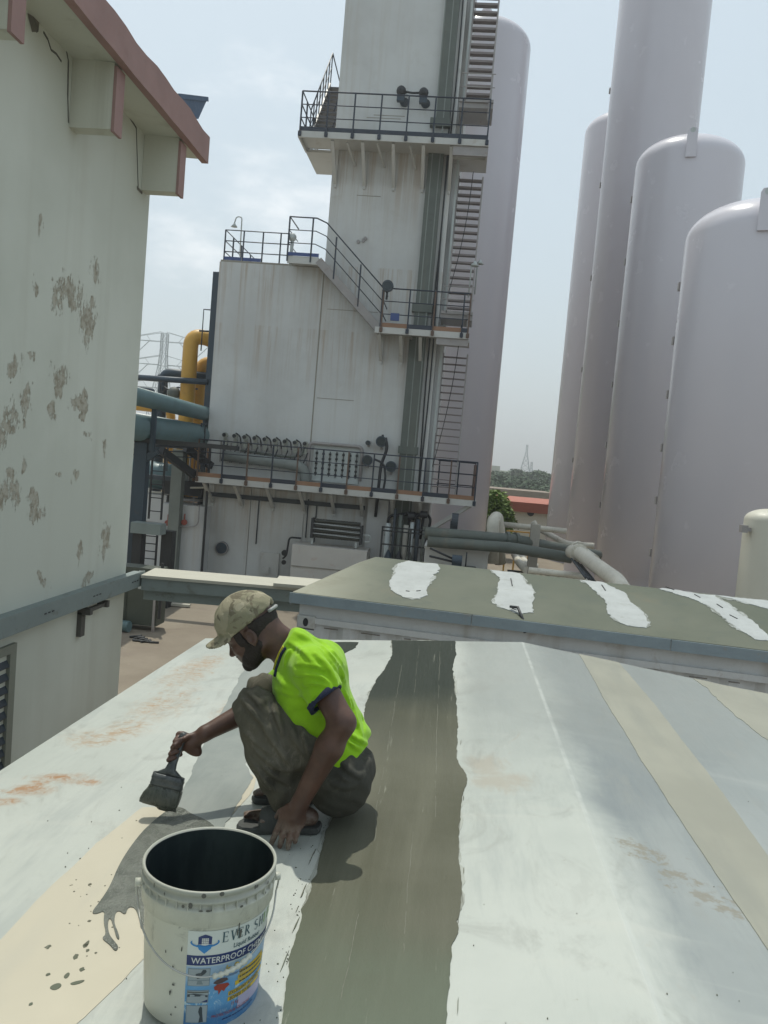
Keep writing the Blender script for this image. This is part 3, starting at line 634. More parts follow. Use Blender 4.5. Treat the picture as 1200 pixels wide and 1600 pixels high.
for px, py in ((560,378),(568,376),(571,373)): q = P(px, py, FY); m.disc(q-Vector((0, .03, 0)), .05, .05)
m.build('bolt_plate', STEEL, tower)
# duct running up the face, cables beside it, narrow side casing and white corner post
m = MB()
for z0, z1, w0, x in ((.2, 7.6, .24, -1.47), (7.6, 8.6, .20, -1.43), (8.4, 12.95, .22, -1.40), (13.7, 34, .19, -1.30)): m.box((x-w0, FY-.16, z0), (x+w0, FY-.006, z1))
duct = m.build('duct', GREEN, tower)
for z, x in ((8.5, -1.42), (13.72, -1.36), (4.4, -1.47), (13.3, -1.36)): MB().box((x-.29, FY-.20, z-.1), (x+.29, FY-.01, z+.12)).build('duct_collar', GREEN, duct)
m = MB()
for dx in (-.12, .1): m.box((-1.4+dx, FY-.175, .2), (-1.37+dx, FY-.161, 34))
m.build('duct_rib', paint('pale_duct_rib', (.22, .24, .22), .15, 2, .6), duct)
tb('side_casing', (-.915, FY+.35, .12), (-.72, 26.5, 34), WHITE); tb('corner_pipe', (-.80, FY+.1, 3.2), (-.74, FY+.16, 34), LAMPW)
m = MB()
for x0, sw in ((-1.10, .03), (-1.04, -.03)):
    m.tube([(x0+sw*math.sin(z*.7), FY-.05, z) for z in np.linspace(3.2, 34, 40)], .022, 5)
m.build('cable', BLACK, tower)
m = MB()
for z0, z1 in ((4.0, 8.1), (8.9, 12.4)): m.tube([(-.72+(.45 if z0 < 5 else .4)*t+.1*math.sin(3*t), FY-.2, z0+(z1-z0)*t) for t in np.linspace(0, 1, 12)], .012, 5)
m.build('slack_cable', BLACK, tower)

RUSTP = paint('rusty_brown_paint', (.11, .07, .05), .25, 3, .7)
def platform(z, x0, x1, y0=PY, y1=FY-.01, h=1.06, bays=8, nrail=3, brackets=(), name='platform', toe=True, left_end=True, right_end=True, posts=None, alt=True, bh=.62, rails=True):
    pf = MB().box((x0, y0, z-.17), (x1, y0+.05, z)).box((x0, y0+.05, z-.05), (x1, y1, z)).box((x0, y0+.05, z-.17), (x0+.05, y1, z-.05)).box((x1-.05, y0+.05, z-.17), (x1, y1, z-.05)).build(name, WHITE2, tower)
    xs = posts or list(np.linspace(x0+.05, x1-.05, bays+1))
    if rails:
        for i, x in enumerate(xs):
            mt = RAILB if (i % 2 or not alt) else RUSTP
            MB().box((x-.02, y0-.025, z-.15), (x+.02, y0+.015, z+h)).box((x-.045, y0-.04, z-.14), (x+.045, y0-.001, z-.02)).build('post', mt, pf)
        for k in range(nrail):
            zz = z+h*(k+1)/nrail
            m = MB(); m.tube([(xs[0], y0-.005, zz), (xs[-1], y0-.005, zz)], .02 if k == nrail-1 else .014, 6)
            if left_end: m.tube([(xs[0], y0, zz), (xs[0], y1-.05, zz)], .018, 6)
            if right_end: m.tube([(xs[-1], y0, zz), (xs[-1], y1+.4, zz)], .018, 6)
            m.build('handrail', RAILB, pf)
        if toe:
            for i, (a, b) in enumerate(zip(xs, xs[1:])):
                MB().box((a+.02, y0+.001, z+.003), (b-.02, y0+.02, z+.12)).build('toe_board', ORANGE if (i % 2 == 0 and alt) else RAILB, pf)
    for x in brackets:
        MB().bar((x, y0+.12, z-.17), (x, y1, z-.17-bh), .07, .09, (1, 0, 0)).box((x-.03, y1-.04, z-.17-bh-.1), (x+.03, y1, z-.051)).build('bracket', WHITE2, pf)
    return pf
pf = platform(3.16, -7.42, .60, bays=16, brackets=(-7.2, -6.3, -5.35, -4.4, -3.5, -2.65, -1.75, -.95), posts=list(np.linspace(-7.38, .55, 12)), y1=FY-.055)
MB().bar((.45, PY+.2, 3.0), (-.75, PY+.6, 2.1), .16, .10).build('brace', WHITE2, pf)
MB().box((-.93, FY-.0, 3.0), (.60, FY+1.3, 3.10)).build('landing', WHITE2, pf)
MB().box((.50, PY+.06, 3.1), (.56, FY+1.2, 4.15)).build('mesh_panel', paint('rusty_side_panel', (.16, .10, .08), .2, 4, .8), pf)
for x in (-.55, .05, .55): MB().box((x-.02, FY+1.2, 3.1), (x+.02, FY+1.24, 4.2)).build('post', RAILB, pf)
m = MB()
for z in (3.5, 3.85, 4.2): m.tube([(-.6, FY+1.22, z), (.55, FY+1.22, z)], .018, 6)
m.build('handrail', RAILB, pf)
pm = platform(7.74, -2.62, -.02, posts=[-2.45, -1.72, -1.02, -.22, -.05], brackets=(-2.5, -1.9, -1.35), nrail=3)
MB().box((-.93, FY, 7.64), (.02, FY+1.0, 7.72)).build('landing', WHITE2, pm); MB().box((-.9, PY+.05, 7.38), (-.02, PY+.11, 7.56)).build('apron', STEEL, pm)
pu = platform(12.92, -5.2, .05, bays=7, brackets=(-4.25, -3.4, -2.55, -1.72, -.95), bh=.85, alt=False, nrail=3)
MB().box((-5.2, FY, 12.78), (-4.40, FY+1.8, 12.86)).build('landing', WHITE2, pu); MB().box((-.93, FY, 12.80), (.05, FY+1.0, 12.88)).build('landing', WHITE2, pu)
for x in (-3.85, -3.0, -2.1): MB().bar((x, PY+.2, 12.74), (x+.14, FY-.03, 12.45), .03, .05, (1, 0, 0)).build('knee_brace', WHITE2, pu)
MB().box((-.9, PY+.05, 12.5), (.04, PY+.12, 12.73)).build('apron', STEEL, pu)
# side rail at the left end of the upper platform, out over the back
m = MB()
for z in (13.27, 13.62, 13.98): m.tube([(-5.15, PY, z), (-5.15, FY+1.4, z)], .018, 6)
m.build('handrail', RAILB, pu)
for y in (PY+.7, FY+.6, FY+1.4): MB().box((-5.17, y-.02, 12.9), (-5.13, y+.02, 13.98)).build('post', RAILB, pu)
# stair climbing away along the left flank
st = MB().bar((-5.12, 23.45, 12.9), (-5.12, 26.0, 15.75), .05, .26, (0, 0, 1)).bar((-4.45, 23.45, 12.9), (-4.45, 26.0, 15.75), .05, .26, (0, 0, 1)).build('staircase', STEEL, tower)
for i in range(14):
    t = (i+.5)/14; y = 23.45+2.55*t; z = 12.9+2.85*t; MB().box((-5.1, y-.12, z-.02), (-4.47, y+.12, z+.02)).build('tread', paint('dark_tread', (.12, .12, .13), .2, 3, .6) if i == 0 else MATS['dark_tread'], st)
for x in (-5.12, -4.45):
    m = MB(); m.tube([(x, 23.45, 13.95), (x, 26.0, 16.8)], .022, 6).tube([(x, 23.45, 13.5), (x, 26.0, 16.35)], .014, 6)
    if x < -5: m.tube([(x, 26.0, 16.8), (x+.3, 26.2, 15.9), (x+.65, 26.3, 15.9)], .02, 6)
    m.build('handrail', RAILB, st)
for i in range(8): t = i/7; y = 23.45+2.55*t; z = 12.9+2.85*t; MB().box((-5.135, y-.015, z), (-5.105, y+.015, z+1.06)).build('post', RAILB, st)
# top landing of the lower block and its stair down to the middle platform
lx0, lx1 = -5.32, -4.42; ly = 22.7
ld = MB().box((lx0, ly, 9.52), (lx1, FY+.2, 9.60)).box((lx0, ly, 9.40), (lx1, ly+.05, 9.52)).build('landing', WHITE2, tower)
tb('toe_board', (lx0, ly-.02, 9.605), (lx1, ly-.002, 9.70), paint('blue_toe_board', (.04, .07, .20), .15, 3, .5), ld)
for x in (lx0, -4.65): MB().box((x-.02, ly-.03, 9.45), (x+.02, ly+.01, 10.68)).build('post', RAILB, ld)
for k in range(3):
    z = 9.6+(k+1)*.36
    MB().tube([(lx0, 23.9, z-.0), (lx0, ly-.01, z), (-4.55, ly-.01, z), (-4.25, ly-.01, z-.12), (-2.5, ly-.01, 8.86-1.08+(k+1)*.36)], .02 if k == 2 else .014, 6).build('handrail', RAILB, ld)
st2 = MB().bar((-4.42, ly, 9.52), (-2.55, ly, 7.74), .05, .22).bar((-4.42, FY-.08, 9.52), (-2.55, FY-.08, 7.74), .05, .22).build('staircase', STEEL, tower)
for i in range(9): t = (i+.5)/9; x = -4.42+1.87*t; z = 9.52-1.78*t; MB().box((x-.1, ly+.03, z-.015), (x+.1, FY-.11, z+.015)).build('tread', MATS['dark_tread'], st2)
for x in (-3.95, -3.2, -2.52): z = 9.52-(x+4.42)/1.87*1.78; MB().box((x-.02, ly-.03, z-.05), (x+.02, ly+.01, z+1.12)).build('post', RAILB, st2)
# roof rail of the lower block
rr = MB().box((-7.50, FY+.02, 9.505), (-4.42, FY+.06, 9.56)).build('roof_edge', SEAM, tower)
for x in (-7.42, -6.86, -6.28, -5.75): MB().box((x-.018, FY+.04, 9.5), (x+.018, FY+.076, 10.44)).build('post', RAILB, rr)
for y in (24.4, 25.3, 26.4): MB().box((-7.44, y-.018, 9.5), (-7.40, y+.018, 10.44)).build('post', RAILB, rr)
for k in range(3): z = 9.5+(k+1)*.313; MB().tube([(-7.42, 27.3, z), (-7.42, FY+.06, z), (-5.35, FY+.06, z)], .016, 6).build('handrail', RAILB, rr)
for a, b in ((-7.4, -6.9), (-6.84, -6.3)): MB().box((a, FY+.02, 9.565), (b, FY+.035, 9.66)).build('toe_board', MATS['blue_toe_board'], rr)
# ladder-like stair flights up the right side
def flight(x0, x1, y0, z0, y1, z1, n, w=.05):
    f = MB().bar((x0, y0, z0), (x0, y1, z1), .045, .13).bar((x1, y0, z0), (x1, y1, z1), .045, .13).build('stair_flight', STEEL, tower)
    first = None
    for i in range(n):
        t = (i+.5)/n; y = y0+(y1-y0)*t; z = z0+(z1-z0)*t
        if first is None: first = MB().box((x0+.02, y-.09, z-w/2), (x1-.02, y+.09, z+w/2)).build('tread', MATS['stair_tread'], f); z00, y00 = z, y
        else: c = first.copy(); C.objects.link(c); c.location = (0, y-y00, z-z00); c.parent = f
    return f
paint('stair_tread', (.20, .17, .165), .15, 3, .6)
flight(-.72, .0, FY+.15, 3.1, FY+.75, 7.40, 20, .03)
flight(-.72, -.02, FY-.2, 8.45, FY+.55, 12.50, 18, .05)
flight(-.72, -.02, FY-.1, 14.2, FY+.7, 20.0, 24, .06)
for z, x0, x1 in ((8.3, -.85, .04), (14.05, -.85, .08)):
    lb = MB().box((x0, PY+.35, z-.16), (x1, FY+.3, z-.02)).box((x0, PY+.30, z-.02), (x1, PY+.35, z+.06)).build('landing', STEEL, tower)
    for x in (x0+.15, x1-.08): MB().box((x-.015, PY+.3, z), (x+.015, PY+.33, z+.75)).build('post', STEEL, lb)
    for q in (.38, .74): MB().tube([(x0, PY+.31, z+q), (x1, PY+.31, z+q)], .014, 6).build('handrail', STEEL, lb)
    MB().box((x1-.14, PY+.3, z-.5), (x1-.10, PY+.34, z)).build('post', STEEL, lb)
# valve row above the lower platform
def valve(x, z, k):
    v = MB().disc((x, FY-.20, z), .085, .05, 'y', 12).box((x-.03, FY-.18, z-.03), (x+.03, FY-.005, z+.03)).box((x-.06, FY-.16, z-.30), (x+.05, FY-.06, z-.09)).build('valve', paint('pale_valve_body', (.30, .31, .27), .2, 4, .6) if k == 0 else MATS['pale_valve_body'], tower)
    if 0 < k < 8:
        MB().tube(arc([(x+.02, FY-.24, z+.10), (x+.16, FY-.24, z+.02), (x+.20, FY-.24, z-.22)], .1), .022, 6).build('lever', BLACK, v)
    MB().tube([(x+.09, FY-.2, z-.25), (x-.02, FY-.2, z-.55), (x-.06, FY-.2, z-.78)], .02, 6).build('stem', BLACK, v)
    MB().disc((x-.02, FY-.26, z+.01), .055, .05, 'y', 10).build('hand_wheel', BLACK, v)
    MB().box((x-.16, FY-.1, z-.8), (x-.13, FY-.06, z-.2)).build('bracket', STEEL, v)
for i in range(9):
    q = P(352+i*15.7, 680+i*1.75, FY-.2); valve(q.x, q.z, i)
q = P(350, 712, FY-.15); r_ = P(455, 722, FY-.15)
MB().tube(arc([(q.x, FY-.2, q.z), (r_.x, FY-.2, q.z-.08), (r_.x+.42, FY-.2, q.z-.16), (r_.x+.5, FY-.2, q.z-.75)], .3), .16, 10).build('lagged_pipe', paint('grey_lagging', (.20, .215, .20), .2, 3, .7), tower)
MB().tube(arc([(q.x+.5, FY-.14, q.z+.2), (r_.x-.1, FY-.14, q.z+.12), (r_.x+.35, FY-.14, q.z+.2), (r_.x+.35, FY-.14, q.z+.55)], .2), .035, 6).build('pipe', GREEN, tower)
# recessed instrument panel
a = P(492, 695, FY); b = P(560, 757, FY)
ip = MB().box((a.x, FY-.09, b.z), (b.x, FY-.005, a.z)).build('instrument_panel', LAMPW, tower)
m = MB(); m.tube(arc([(a.x-.14, FY-.16, b.z), (a.x-.14, FY-.16, a.z+.05), (b.x+.05, FY-.16, a.z+.05), (b.x+.05, FY-.16, b.z+.1)], .16), .05, 8).build('frame', STEEL, ip)
for c_ in range(7):
    x = a.x+.1+c_*(b.x-a.x-.2)/6
    for r in range(5):
        z = a.z-.22-r*.15-.03*random.random()
        if z > b.z+.05: MB().box((x-.035, FY-.14, z-.03), (x+.035, FY-.09, z+.03)).box((x-.012, FY-.12, z-.08), (x+.012, FY-.1, z+.08)).build('switch', BLACK, ip)
for px in (462, 560): pass
def gauge(px, py, r, stem, yy=FY-.35):
    q = P(px, py, yy); g_ = MB().ball(q, r, 12).build('light_fitting', BLACK, tower)
    MB().box((q.x-r*.75, yy-.05, q.z-r*2.0), (q.x+r*.75, yy+.1, q.z-r*.8)).build('lamp_box', TEALD, g_)
    MB().tube([(q.x, yy, q.z), (q.x+stem, FY-.02, q.z+.1)], .03, 6).build('arm', DARKSTEEL, g_); return g_
gauge(627, 142, .14, .1); gauge(662, 145, .14, -.1)
a = P(627, 142, FY-.3); b = P(662, 145, FY-.3); MB().tube([a, a.lerp(b, .5)+Vector((0, 0, -.03)), b], .03, 6).build('conduit', BLACK, tower)
m = MB()
for px, py in ((632, 160), (665, 162)): q = P(px, py, FY-.02); m.disc(q, .13, .03)
m.build('drain_cover', DARKSTEEL, tower)
for px, py, r in ((575, 692, .07), (596, 690, .16), (574, 719, .15), (611, 729, .16)):
    q = P(px, py, FY-.3); g_ = MB().disc(q, r, .16, 'y', 18).build('pressure_gauge', TEALD, tower)
    MB().disc(q-Vector((0, .085, 0)), r*.8, .01, 'y', 18).build('dial', GLASSY, g_)
    MB().box((q.x-.03, q.y+.08, q.z-r*1.5), (q.x+.03, FY-.01, q.z+r*.9)).build('mount', STEEL, g_)
a = P(600, 700, FY-.35); MB().tube(arc([(a.x+.02, FY-.35, a.z+.3), (a.x+.1, FY-.35, a.z), (a.x-.05, FY-.35, a.z-.5), (a.x-.08, FY-.35, 2.4)], .2), .045, 8).tube([(a.x, FY-.3, a.z+.1), (a.x-.08, FY-.3, a.z+.38)], .035, 6).build('conduit', BLACK, tower)
MB().tube(arc([P(584, 717, FY-.4), P(600, 724, FY-.4), P(603, 745, FY-.4), P(598, 770, FY-.4)], .3), .035, 6).build('conduit', BLACK, tower)
# flood lamp and small lamps
q = P(606, 447, PY-.1); g_ = MB().disc(q, .16, .1, 'y', 18).build('flood_lamp', DARKSTEEL, tower); MB().tube([q+Vector((0, .05, 0)), q+Vector((-.02, .1, -.35))], .03, 6).build('neck', DARKSTEEL, g_)
MB().disc(q-Vector((0, .055, 0)), .12, .01, 'y', 18).build('glass', GLASSY, g_)
def bell(px, py, Y, r, tip, back):
    q = P(px, py, Y); g_ = MB().lathe([(.02, r*.9), (r*.4, r*.5), (r, -r*.3), (r*.9, -r*.32), (.02, .1*r)], q, 14).build('bell_lamp', LAMPW, tower)
    MB().tube(arc([q+Vector((0, 0, r*.8)), q+Vector((.05*back, 0, tip)), q+Vector((.22*back, 0, tip)), q+Vector((.24*back, 0, -.9))], .18), .02, 6).build('swan_neck', LAMPW, g_)
bell(366, 353, 24.2, .10, .28, 1); bell(742, 414, FY-.7, .12, .02, -.4); bell(750, 411, FY+.2, .11, .02, -.3)
q = P(457, 371, 22.8); MB().ball(q, .12, 12).tube([q, q-Vector((0, 0, .8))], .05, 6).build('round_lamp', LAMPW, tower)
q = P(617, 497, PY-.02); MB().box((q.x-.12, PY-.1, q.z-.08), (q.x+.12, PY-.03, q.z+.12)).build('blue_box', MATS['blue_toe_board'], tower)
q = P(285, 410, 24); 
# porthole, access panels, lower conduits
q = P(347, 856, FY-.05); ph = MB().disc(q-Vector((0, .03, 0)), .20, .05, 'y', 28).build('porthole', TEALD, tower); MB().lathe([(.17, -.02), (.20, -.02), (.20, .02), (.17, .02)], (q.x, q.y-.06, q.z), 28, 'y').build('rim', STEEL, ph)
a = P(408, 862, FY-.05); b = P(434, 906, FY-.05); ap = tb('access_panel', (a.x, FY-.11, b.z), (b.x, FY-.051, a.z), WHITE2); tb('handle_box', (a.x+.1, FY-.18, b.z+.18), (a.x+.3, FY-.111, b.z+.36), WHITE2, ap)
m = MB()
for px, y0, y1 in ((405, 780, 850), (495, 790, 850), (482, 780, 840)): p0, p1 = P(px, y0, FY-.07), P(px-6, y1, FY-.07); m.tube([(p0.x, FY-.07, p0.z), (p0.x, FY-.07, p1.z)], .018, 5)
m.box((-7.3, FY-.12, 2.55), (-2.6, FY-.06, 2.68)); m.build('conduit', DARKSTEEL, tower)
m = MB(); m.box((-2.5, FY-.2, .3), (-1.9, FY-.01, 2.9)); m.build('service_casing', WHITE, tower)
q = P(452, 842, FY-.4); MB().tube(arc([q+Vector((.35, 0, .05)), q+Vector((0, 0, .05)), q+Vector((-.05, 0, -.5)), q+Vector((-.15, 0, -.6))], .1), .03, 6).disc(q+Vector((-.1, -.05, -.42)), .09, .05, 'y', 10).disc(q+Vector((-.1, -.05, -.70)), .07, .05, 'y', 10).build('valve_pipe', BLACK, tower)

# ------------------------------------------------------------------ equipment at the foot
a = P(457, 848, 22.3); b = P(570, 905, 22.3)
sk = thing('pump_skid', 'long white equipment box with rusty marks at the foot of the tower', 'equipment', ((a.x+b.x)/2, 22.6, 0))
MB().box((a.x, 22.3, .5), (b.x, 23.2, a.z-.04)).build('cabinet', paint('rust_marked_white', (.52, .49, .45), .08, 1.5, .6, dirt=(.42, .26, .2), dirt_amt=.5), sk)
MB().box((a.x+.05, 22.36, 0), (b.x-.05, 23.1, .5)).build('plinth', DARKSTEEL, sk)
m = MB(); m.box((a.x+.02, 22.28, .85), (b.x-.02, 22.298, .88)); m.build('seam', SEAM, sk)
a = P(490, 812, 22.5); b = P(563, 846, 22.5); cz = .5*(a.z+b.z)
rd = thing('finned_cooler', 'dark four-tube finned cooler on top of the white equipment box', 'cooler', ((a.x+b.x)/2, 22.6, b.z-.06))
MB().box((a.x-.05, 22.4, b.z-.02), (a.x+.03, 22.75, a.z+.05)).build('end_plate', BLACK, rd); MB().box((b.x-.03, 22.4, b.z-.1), (b.x+.03, 22.75, a.z-.06)).build('end_plate', BLACK, rd)
FINS = paint('dark_finned_tube', (.035, .036, .028), .3, 8, .5)
for i in range(4):
    z = b.z+.05+i*(a.z-b.z-.07)/3; m = MB(); n = 60
    prof = []
    m.lathe([(.055+.016*(k % 2), a.x+.04+(b.x-a.x-.08)*k/n) for k in range(n+1)], (0, 22.5, z-.02*0), 10, 'x'); m.build('tube', FINS, rd)
m = MB()
for i in range(3): z = b.z+.12+i*(a.z-b.z-.07)/3; m.tube([(a.x, 22.41, z), (b.x, 22.41, z-.03)], .012, 5)
m.build('tie_rod', LAMPW, rd)
for x in (a.x+.0, b.x-.12): MB().box((x-.03, 22.5, b.z-.2), (x+.03, 22.56, b.z-.02)).build('foot', LAMPW, rd)
MB().tube(arc([(b.x+.05, 22.5, b.z+.18), (b.x+.28, 22.5, b.z+.2), (b.x+.28, 22.5, b.z), (b.x+.12, 22.5, b.z)], .12), .02, 6).build('return_bend', LAMPW, rd)
# caged manifold
a = P(598, 822, 22.2); b = P(662, 876, 22.2)
cg = thing('caged_manifold', 'black steel cage with upright pipes and cylinders right of the finned cooler', 'cage', ((a.x+b.x)/2, 22.5, 0))
m = MB()
for x in (a.x, a.x*.35+b.x*.65, b.x): m.box((x-.025, 22.2, 0), (x+.025, 22.25, a.z))
for z in (a.z-.02, a.z-.12, a.z-.5, .75): m.box((a.x, 22.195, z-.02), (b.x, 22.235, z+.02))
m.build('cage_frame', BLACK, cg)
for i in range(7):
    x = a.x+.12+i*.17; r = random.choice((.04, .06, .075)); MB().tube([(x, 22.6, 0), (x, 22.6, a.z+random.uniform(-.2, .6))], r, 8).build('pipe', (LAMPW, DARKSTEEL, GREEN, CONC)[i % 4], cg)
for i in range(3): x = a.x+.2+i*.3; MB().lathe([(.01, 0), (.11, .02), (.11, .8), (.05, .95), (.03, 1.0)], (x, 22.45, .55), 12).build('cylinder', (TEALD, BLACK, GREEN)[i], cg)
m = MB(); q = P(640, 780, 22.9)
for i in range(7): m.tube(arc([(q.x-.6+i*.2, 22.9, 1.9), (q.x-.55+i*.2, 22.9, 2.5+.06*(i % 3)), (q.x+.2+.06*i, 23.0, 2.6)], .15), .04, 6)
m.disc((q.x+.1, 22.8, 2.55), .12, .2, 'x').disc((q.x+.45, 22.8, 2.62), .1, .2, 'x'); m.build('header_pipe', BLACK, cg)

# ================================================================== PIPEWORK BETWEEN THE BUILDING AND THE TOWER
def pipe(name, label, pts, r, mat, cat='pipe', group=None, corner=.5, flanges=(), n=14, loc=None):
    q = arc([Vector(p) for p in pts], corner, 7) if len(pts) > 2 else [Vector(p) for p in pts]
    o = thing(name, label, cat, tuple(loc or q[0]), group)
    MB().tube(q, r, n).build('pipe_run', mat, o)
    for t in flanges:
        k = int(t*(len(q)-2)); f = (t*(len(q)-2)) % 1; a = q[k].lerp(q[k+1], f); d = (q[k+1]-q[k]).normalized()
        MB().tube([a-d*.04, a+d*.04], [r*1.35]*2, n, smooth=False).build('flange', mat, o)
    return o
Yp = 24.5
def PQ(px, py, Y=Yp): return P(px, py, Y)
a = PQ(291, 655); b = PQ(304, 524)
pipe('yellow_pipe', 'front tall yellow pipe bending over at the top towards the tower', [(a.x, Yp, 0), (b.x-.1, Yp, b.z), (b.x+.55, Yp+.3, b.z-.05), (b.x+.95, Yp+.4, b.z-.6)], .235, YELLOW, corner=.45)
a = PQ(312, 640, 25.2); b = PQ(316, 566, 25.2)
pipe('yellow_pipe', 'shorter yellow pipe curving behind the tall front one', [(a.x, 25.2, 0), (b.x-.05, 25.2, b.z), (b.x+.7, 25.4, b.z+.0)], .21, YELLOW, corner=.5)
b = PQ(268, 640, 26); pipe('yellow_pipe', 'low yellow pipe stub half hidden under the upper teal pipe', [(b.x, 26, 0), (b.x, 26, b.z), (b.x-2, 26, b.z+.05)], .15, YELLOW, corner=.3)
a = P(185, 612, 16.5); b = P(327, 648, 24.3)
pipe('teal_pipe', 'upper grey teal pipe running from the building to the tower', [a, b, b+Vector((.6, .2, -.02))], .21, TEAL, flanges=(.45,))
a = P(175, 662, 17.5); b = P(322, 682, 24.2)
pipe('teal_pipe', 'thick lower teal pipe running from the building to the tower', [a, b, b+Vector((.6, .2, 0))], .34, TEAL, flanges=(.5, .85), n=18)
a = PQ(256, 582, 25); c_ = PQ(330, 586, 25)
pipe('teal_pipe', 'thin dark teal pipe bending down in front of the pylon', [(a.x, 25, 2), (a.x, 25, a.z), (c_.x, 25, a.z-.05)], .15, TEALD, corner=.25, flanges=(.3,))
a = P(190, 588, 24); b = P(325, 597, 24)
pipe('teal_pipe', 'long slim dark pipe rail left of the yellow pipes', [a, b], .09, TEALD)
pipe('teal_pipe', 'short slim dark pipe above the upper teal pipe', [P(190, 604, 23), P(240, 609, 23), P(240, 625, 23)], .05, TEALD, corner=.1)
# steel columns
def post(name, label, top, bot_z, w, mat, Y, cat='column'):
    q = P(*top, Y); o = MB().box((q.x-w/2, Y, bot_z), (q.x+w/2, Y+w, q.z)).build(name, mat); 
    return tag(o, label, cat)
q = P(335, 534, 24.1); cl0 = thing('steel_column', 'dark teal steel column against the left flank of the tower', 'column', (q.x, 24.2, 0))
MB().box((q.x-.18, 24.1, 0), (q.x+.12, 24.13, q.z)).box((q.x-.04, 24.13, 0), (q.x-.01, 24.33, q.z)).box((q.x-.18, 24.33, 0), (q.x+.12, 24.36, q.z)).build('column', TEALD, cl0)
MB().box((q.x-.16, 24.0, 4.2), (q.x+.1, 24.09, 9.3)).build('cable_tray', TEALD, cl0)
m = MB(); z = q.z
m.tube([(q.x-.4, 24.1, z-.3), (q.x-.4, 24.1, z+.95), (q.x-.2, 24.1, z+.95)], .02, 6).tube([(q.x-.5, 24.1, z+.3), (q.x-.2, 24.1, z+.3)], .03, 6); m.build('vent_pipe', DARKSTEEL, cl0)
w = P(332, 502, 24.4); hw = MB().lathe([(.17, -.02), (.20, -.02), (.20, .02), (.17, .02), (.17, -.02)], w, 18, 'x').build('valve_wheel', DARKSTEEL, cl0)
m = MB().tube([w, w+Vector((.5, 0, 0))], .03, 6)
for t in range(4): m.tube([w, w+Vector((0, .17*math.cos(t*1.57+.4), .17*math.sin(t*1.57+.4)))], .015, 5)
m.ball(w+Vector((.42, 0, -.35)), .14, 10); m.build('spindle', DARKSTEEL, hw)
q = P(220, 690, 19); fr = thing('pipe_rack', 'dark steel pipe rack standing in the shade beside the building', 'rack', (q.x, 19.2, 0))
MB().box((q.x-.16, 19, 0), (q.x+.16, 19.26, q.z)).build('column', TEALD, fr)
r2 = P(241, 664, 19); r3 = P(243, 705, 19); MB().box((r2.x-.05, 18.9, r3.z), (r2.x+.06, 19.0, P(243, 620, 19).z)).build('hanger', TEALD, fr)
MB().bar((q.x, 19.1, q.z-.5), (r3.x, 19.1, r3.z), .16, .16).build('knee_brace', TEALD, fr)
MB().box((q.x-.3, 19.0, q.z-.02), (q.x+2.4, 19.25, q.z+.09)).build('cross_beam', BLACK, fr)
MB().bar(P(252, 704, 21), P(303, 742, 22.4), .16, .2).build('diagonal_beam', BLACK, fr)
MB().bar(P(290, 700, 22.5), P(330, 728, 23.4), .16, .2).build('diagonal_beam', BLACK, fr)
a = P(300, 700, 23.9); MB().box((a.x-1.6, 23.7, a.z-.06), (a.x+.6, 23.9, a.z+.12)).build('cross_beam', BLACK, fr)
a = P(240, 745, 23); MB().box((a.x-1.2, 23, a.z-.08), (a.x+.55, 23.3, a.z+.05)).build('cross_beam', DARKSTEEL, fr)
q = P(278, 705, 22.6); tag(MB().box((q.x-.16, 22.6, 0), (q.x+.16, 22.9, q.z+.05)).build('grey_column', paint('shaded_column', (.17, .185, .165), .15, 2, .7)), 'plain grey green column rising under the lower teal pipe', 'column')
for (t0, b0, Y, lab, nr) in (((239,706),(228,810),20.5,'black cat ladder hanging below the pipe rack beam',5), ((226,832),(216,890),20.0,'short black ladder beside the dark doorway near the ledge',5)):
    a, b = P(*t0, Y), P(*b0, Y); ld_ = thing('ladder', lab, 'ladder', (b.x, Y, b.z))
    for dx in (0, .34): MB().bar((a.x+dx, Y, b.z), (a.x+dx, Y, a.z), .045).build('stile', BLACK, ld_)
    for i in range(nr): z = b.z+(a.z-b.z)*(i+.6)/nr; MB().bar((a.x, Y, z), (a.x+.34, Y, z), .025).build('rung', BLACK, ld_)
# beam nearer the ledge
a = P(204, 822, 18.5); b = P(250, 828, 18.5); tag(MB().box((a.x, 18.5, a.z-.16), (b.x, 18.9, a.z+.10)).build('short_beam', SLOT), 'grey green steel beam end sticking out beside the pale cabinets', 'beam')
q = P(222, 850, 18.6); tag(MB().box((q.x-.25, 18.6, 0), (q.x-.03, 18.9, 1.95)).box((q.x+.35, 18.9, 0), (q.x+.62, 19.2, 1.9)).build('dark_doorway', BLACK), 'black steel door posts under the grey beam end', 'post')
# pale equipment cabinets
a = P(250, 800, 22.9); b = P(316, 900, 22.9)
eq = thing('valve_cabinet', 'pale cabinet with two small red valves left of the tower foot', 'cabinet', ((a.x+b.x)/2, 23.3, 0))
MB().box((a.x, 22.9, .15), (b.x-.04, 24.4, 2.25)).build('body', WHITE, eq); MB().box((a.x+.1, 23, 0), (b.x-.1, 24.3, .15)).build('plinth', BLACK, eq)
MB().box((a.x-1.4, 23.4, .15), (a.x-.02, 24.4, 2.45)).build('body', WHITE, eq)
MB().box((b.x-.035, 22.8, .1), (b.x+.01, 22.9, 4.1)).build('edge_post', BLACK, eq)
MB().tube(arc([(a.x-1, 22.8, 1.72), (a.x+.9, 22.8, 1.62), (b.x-.2, 22.8, 1.7), (b.x-.2, 22.8, 2.3)], .25), .022, 6).build('copper_line', STEEL, eq)
for px, py in ((262, 817), (288, 816)): q = P(px, py, 22.8); MB().disc(q, .085, .06, 'y', 12).box((q.x-.015, 22.79, q.z), (q.x+.015, 22.82, q.z+.25)).build('red_valve', RUSTR, eq)
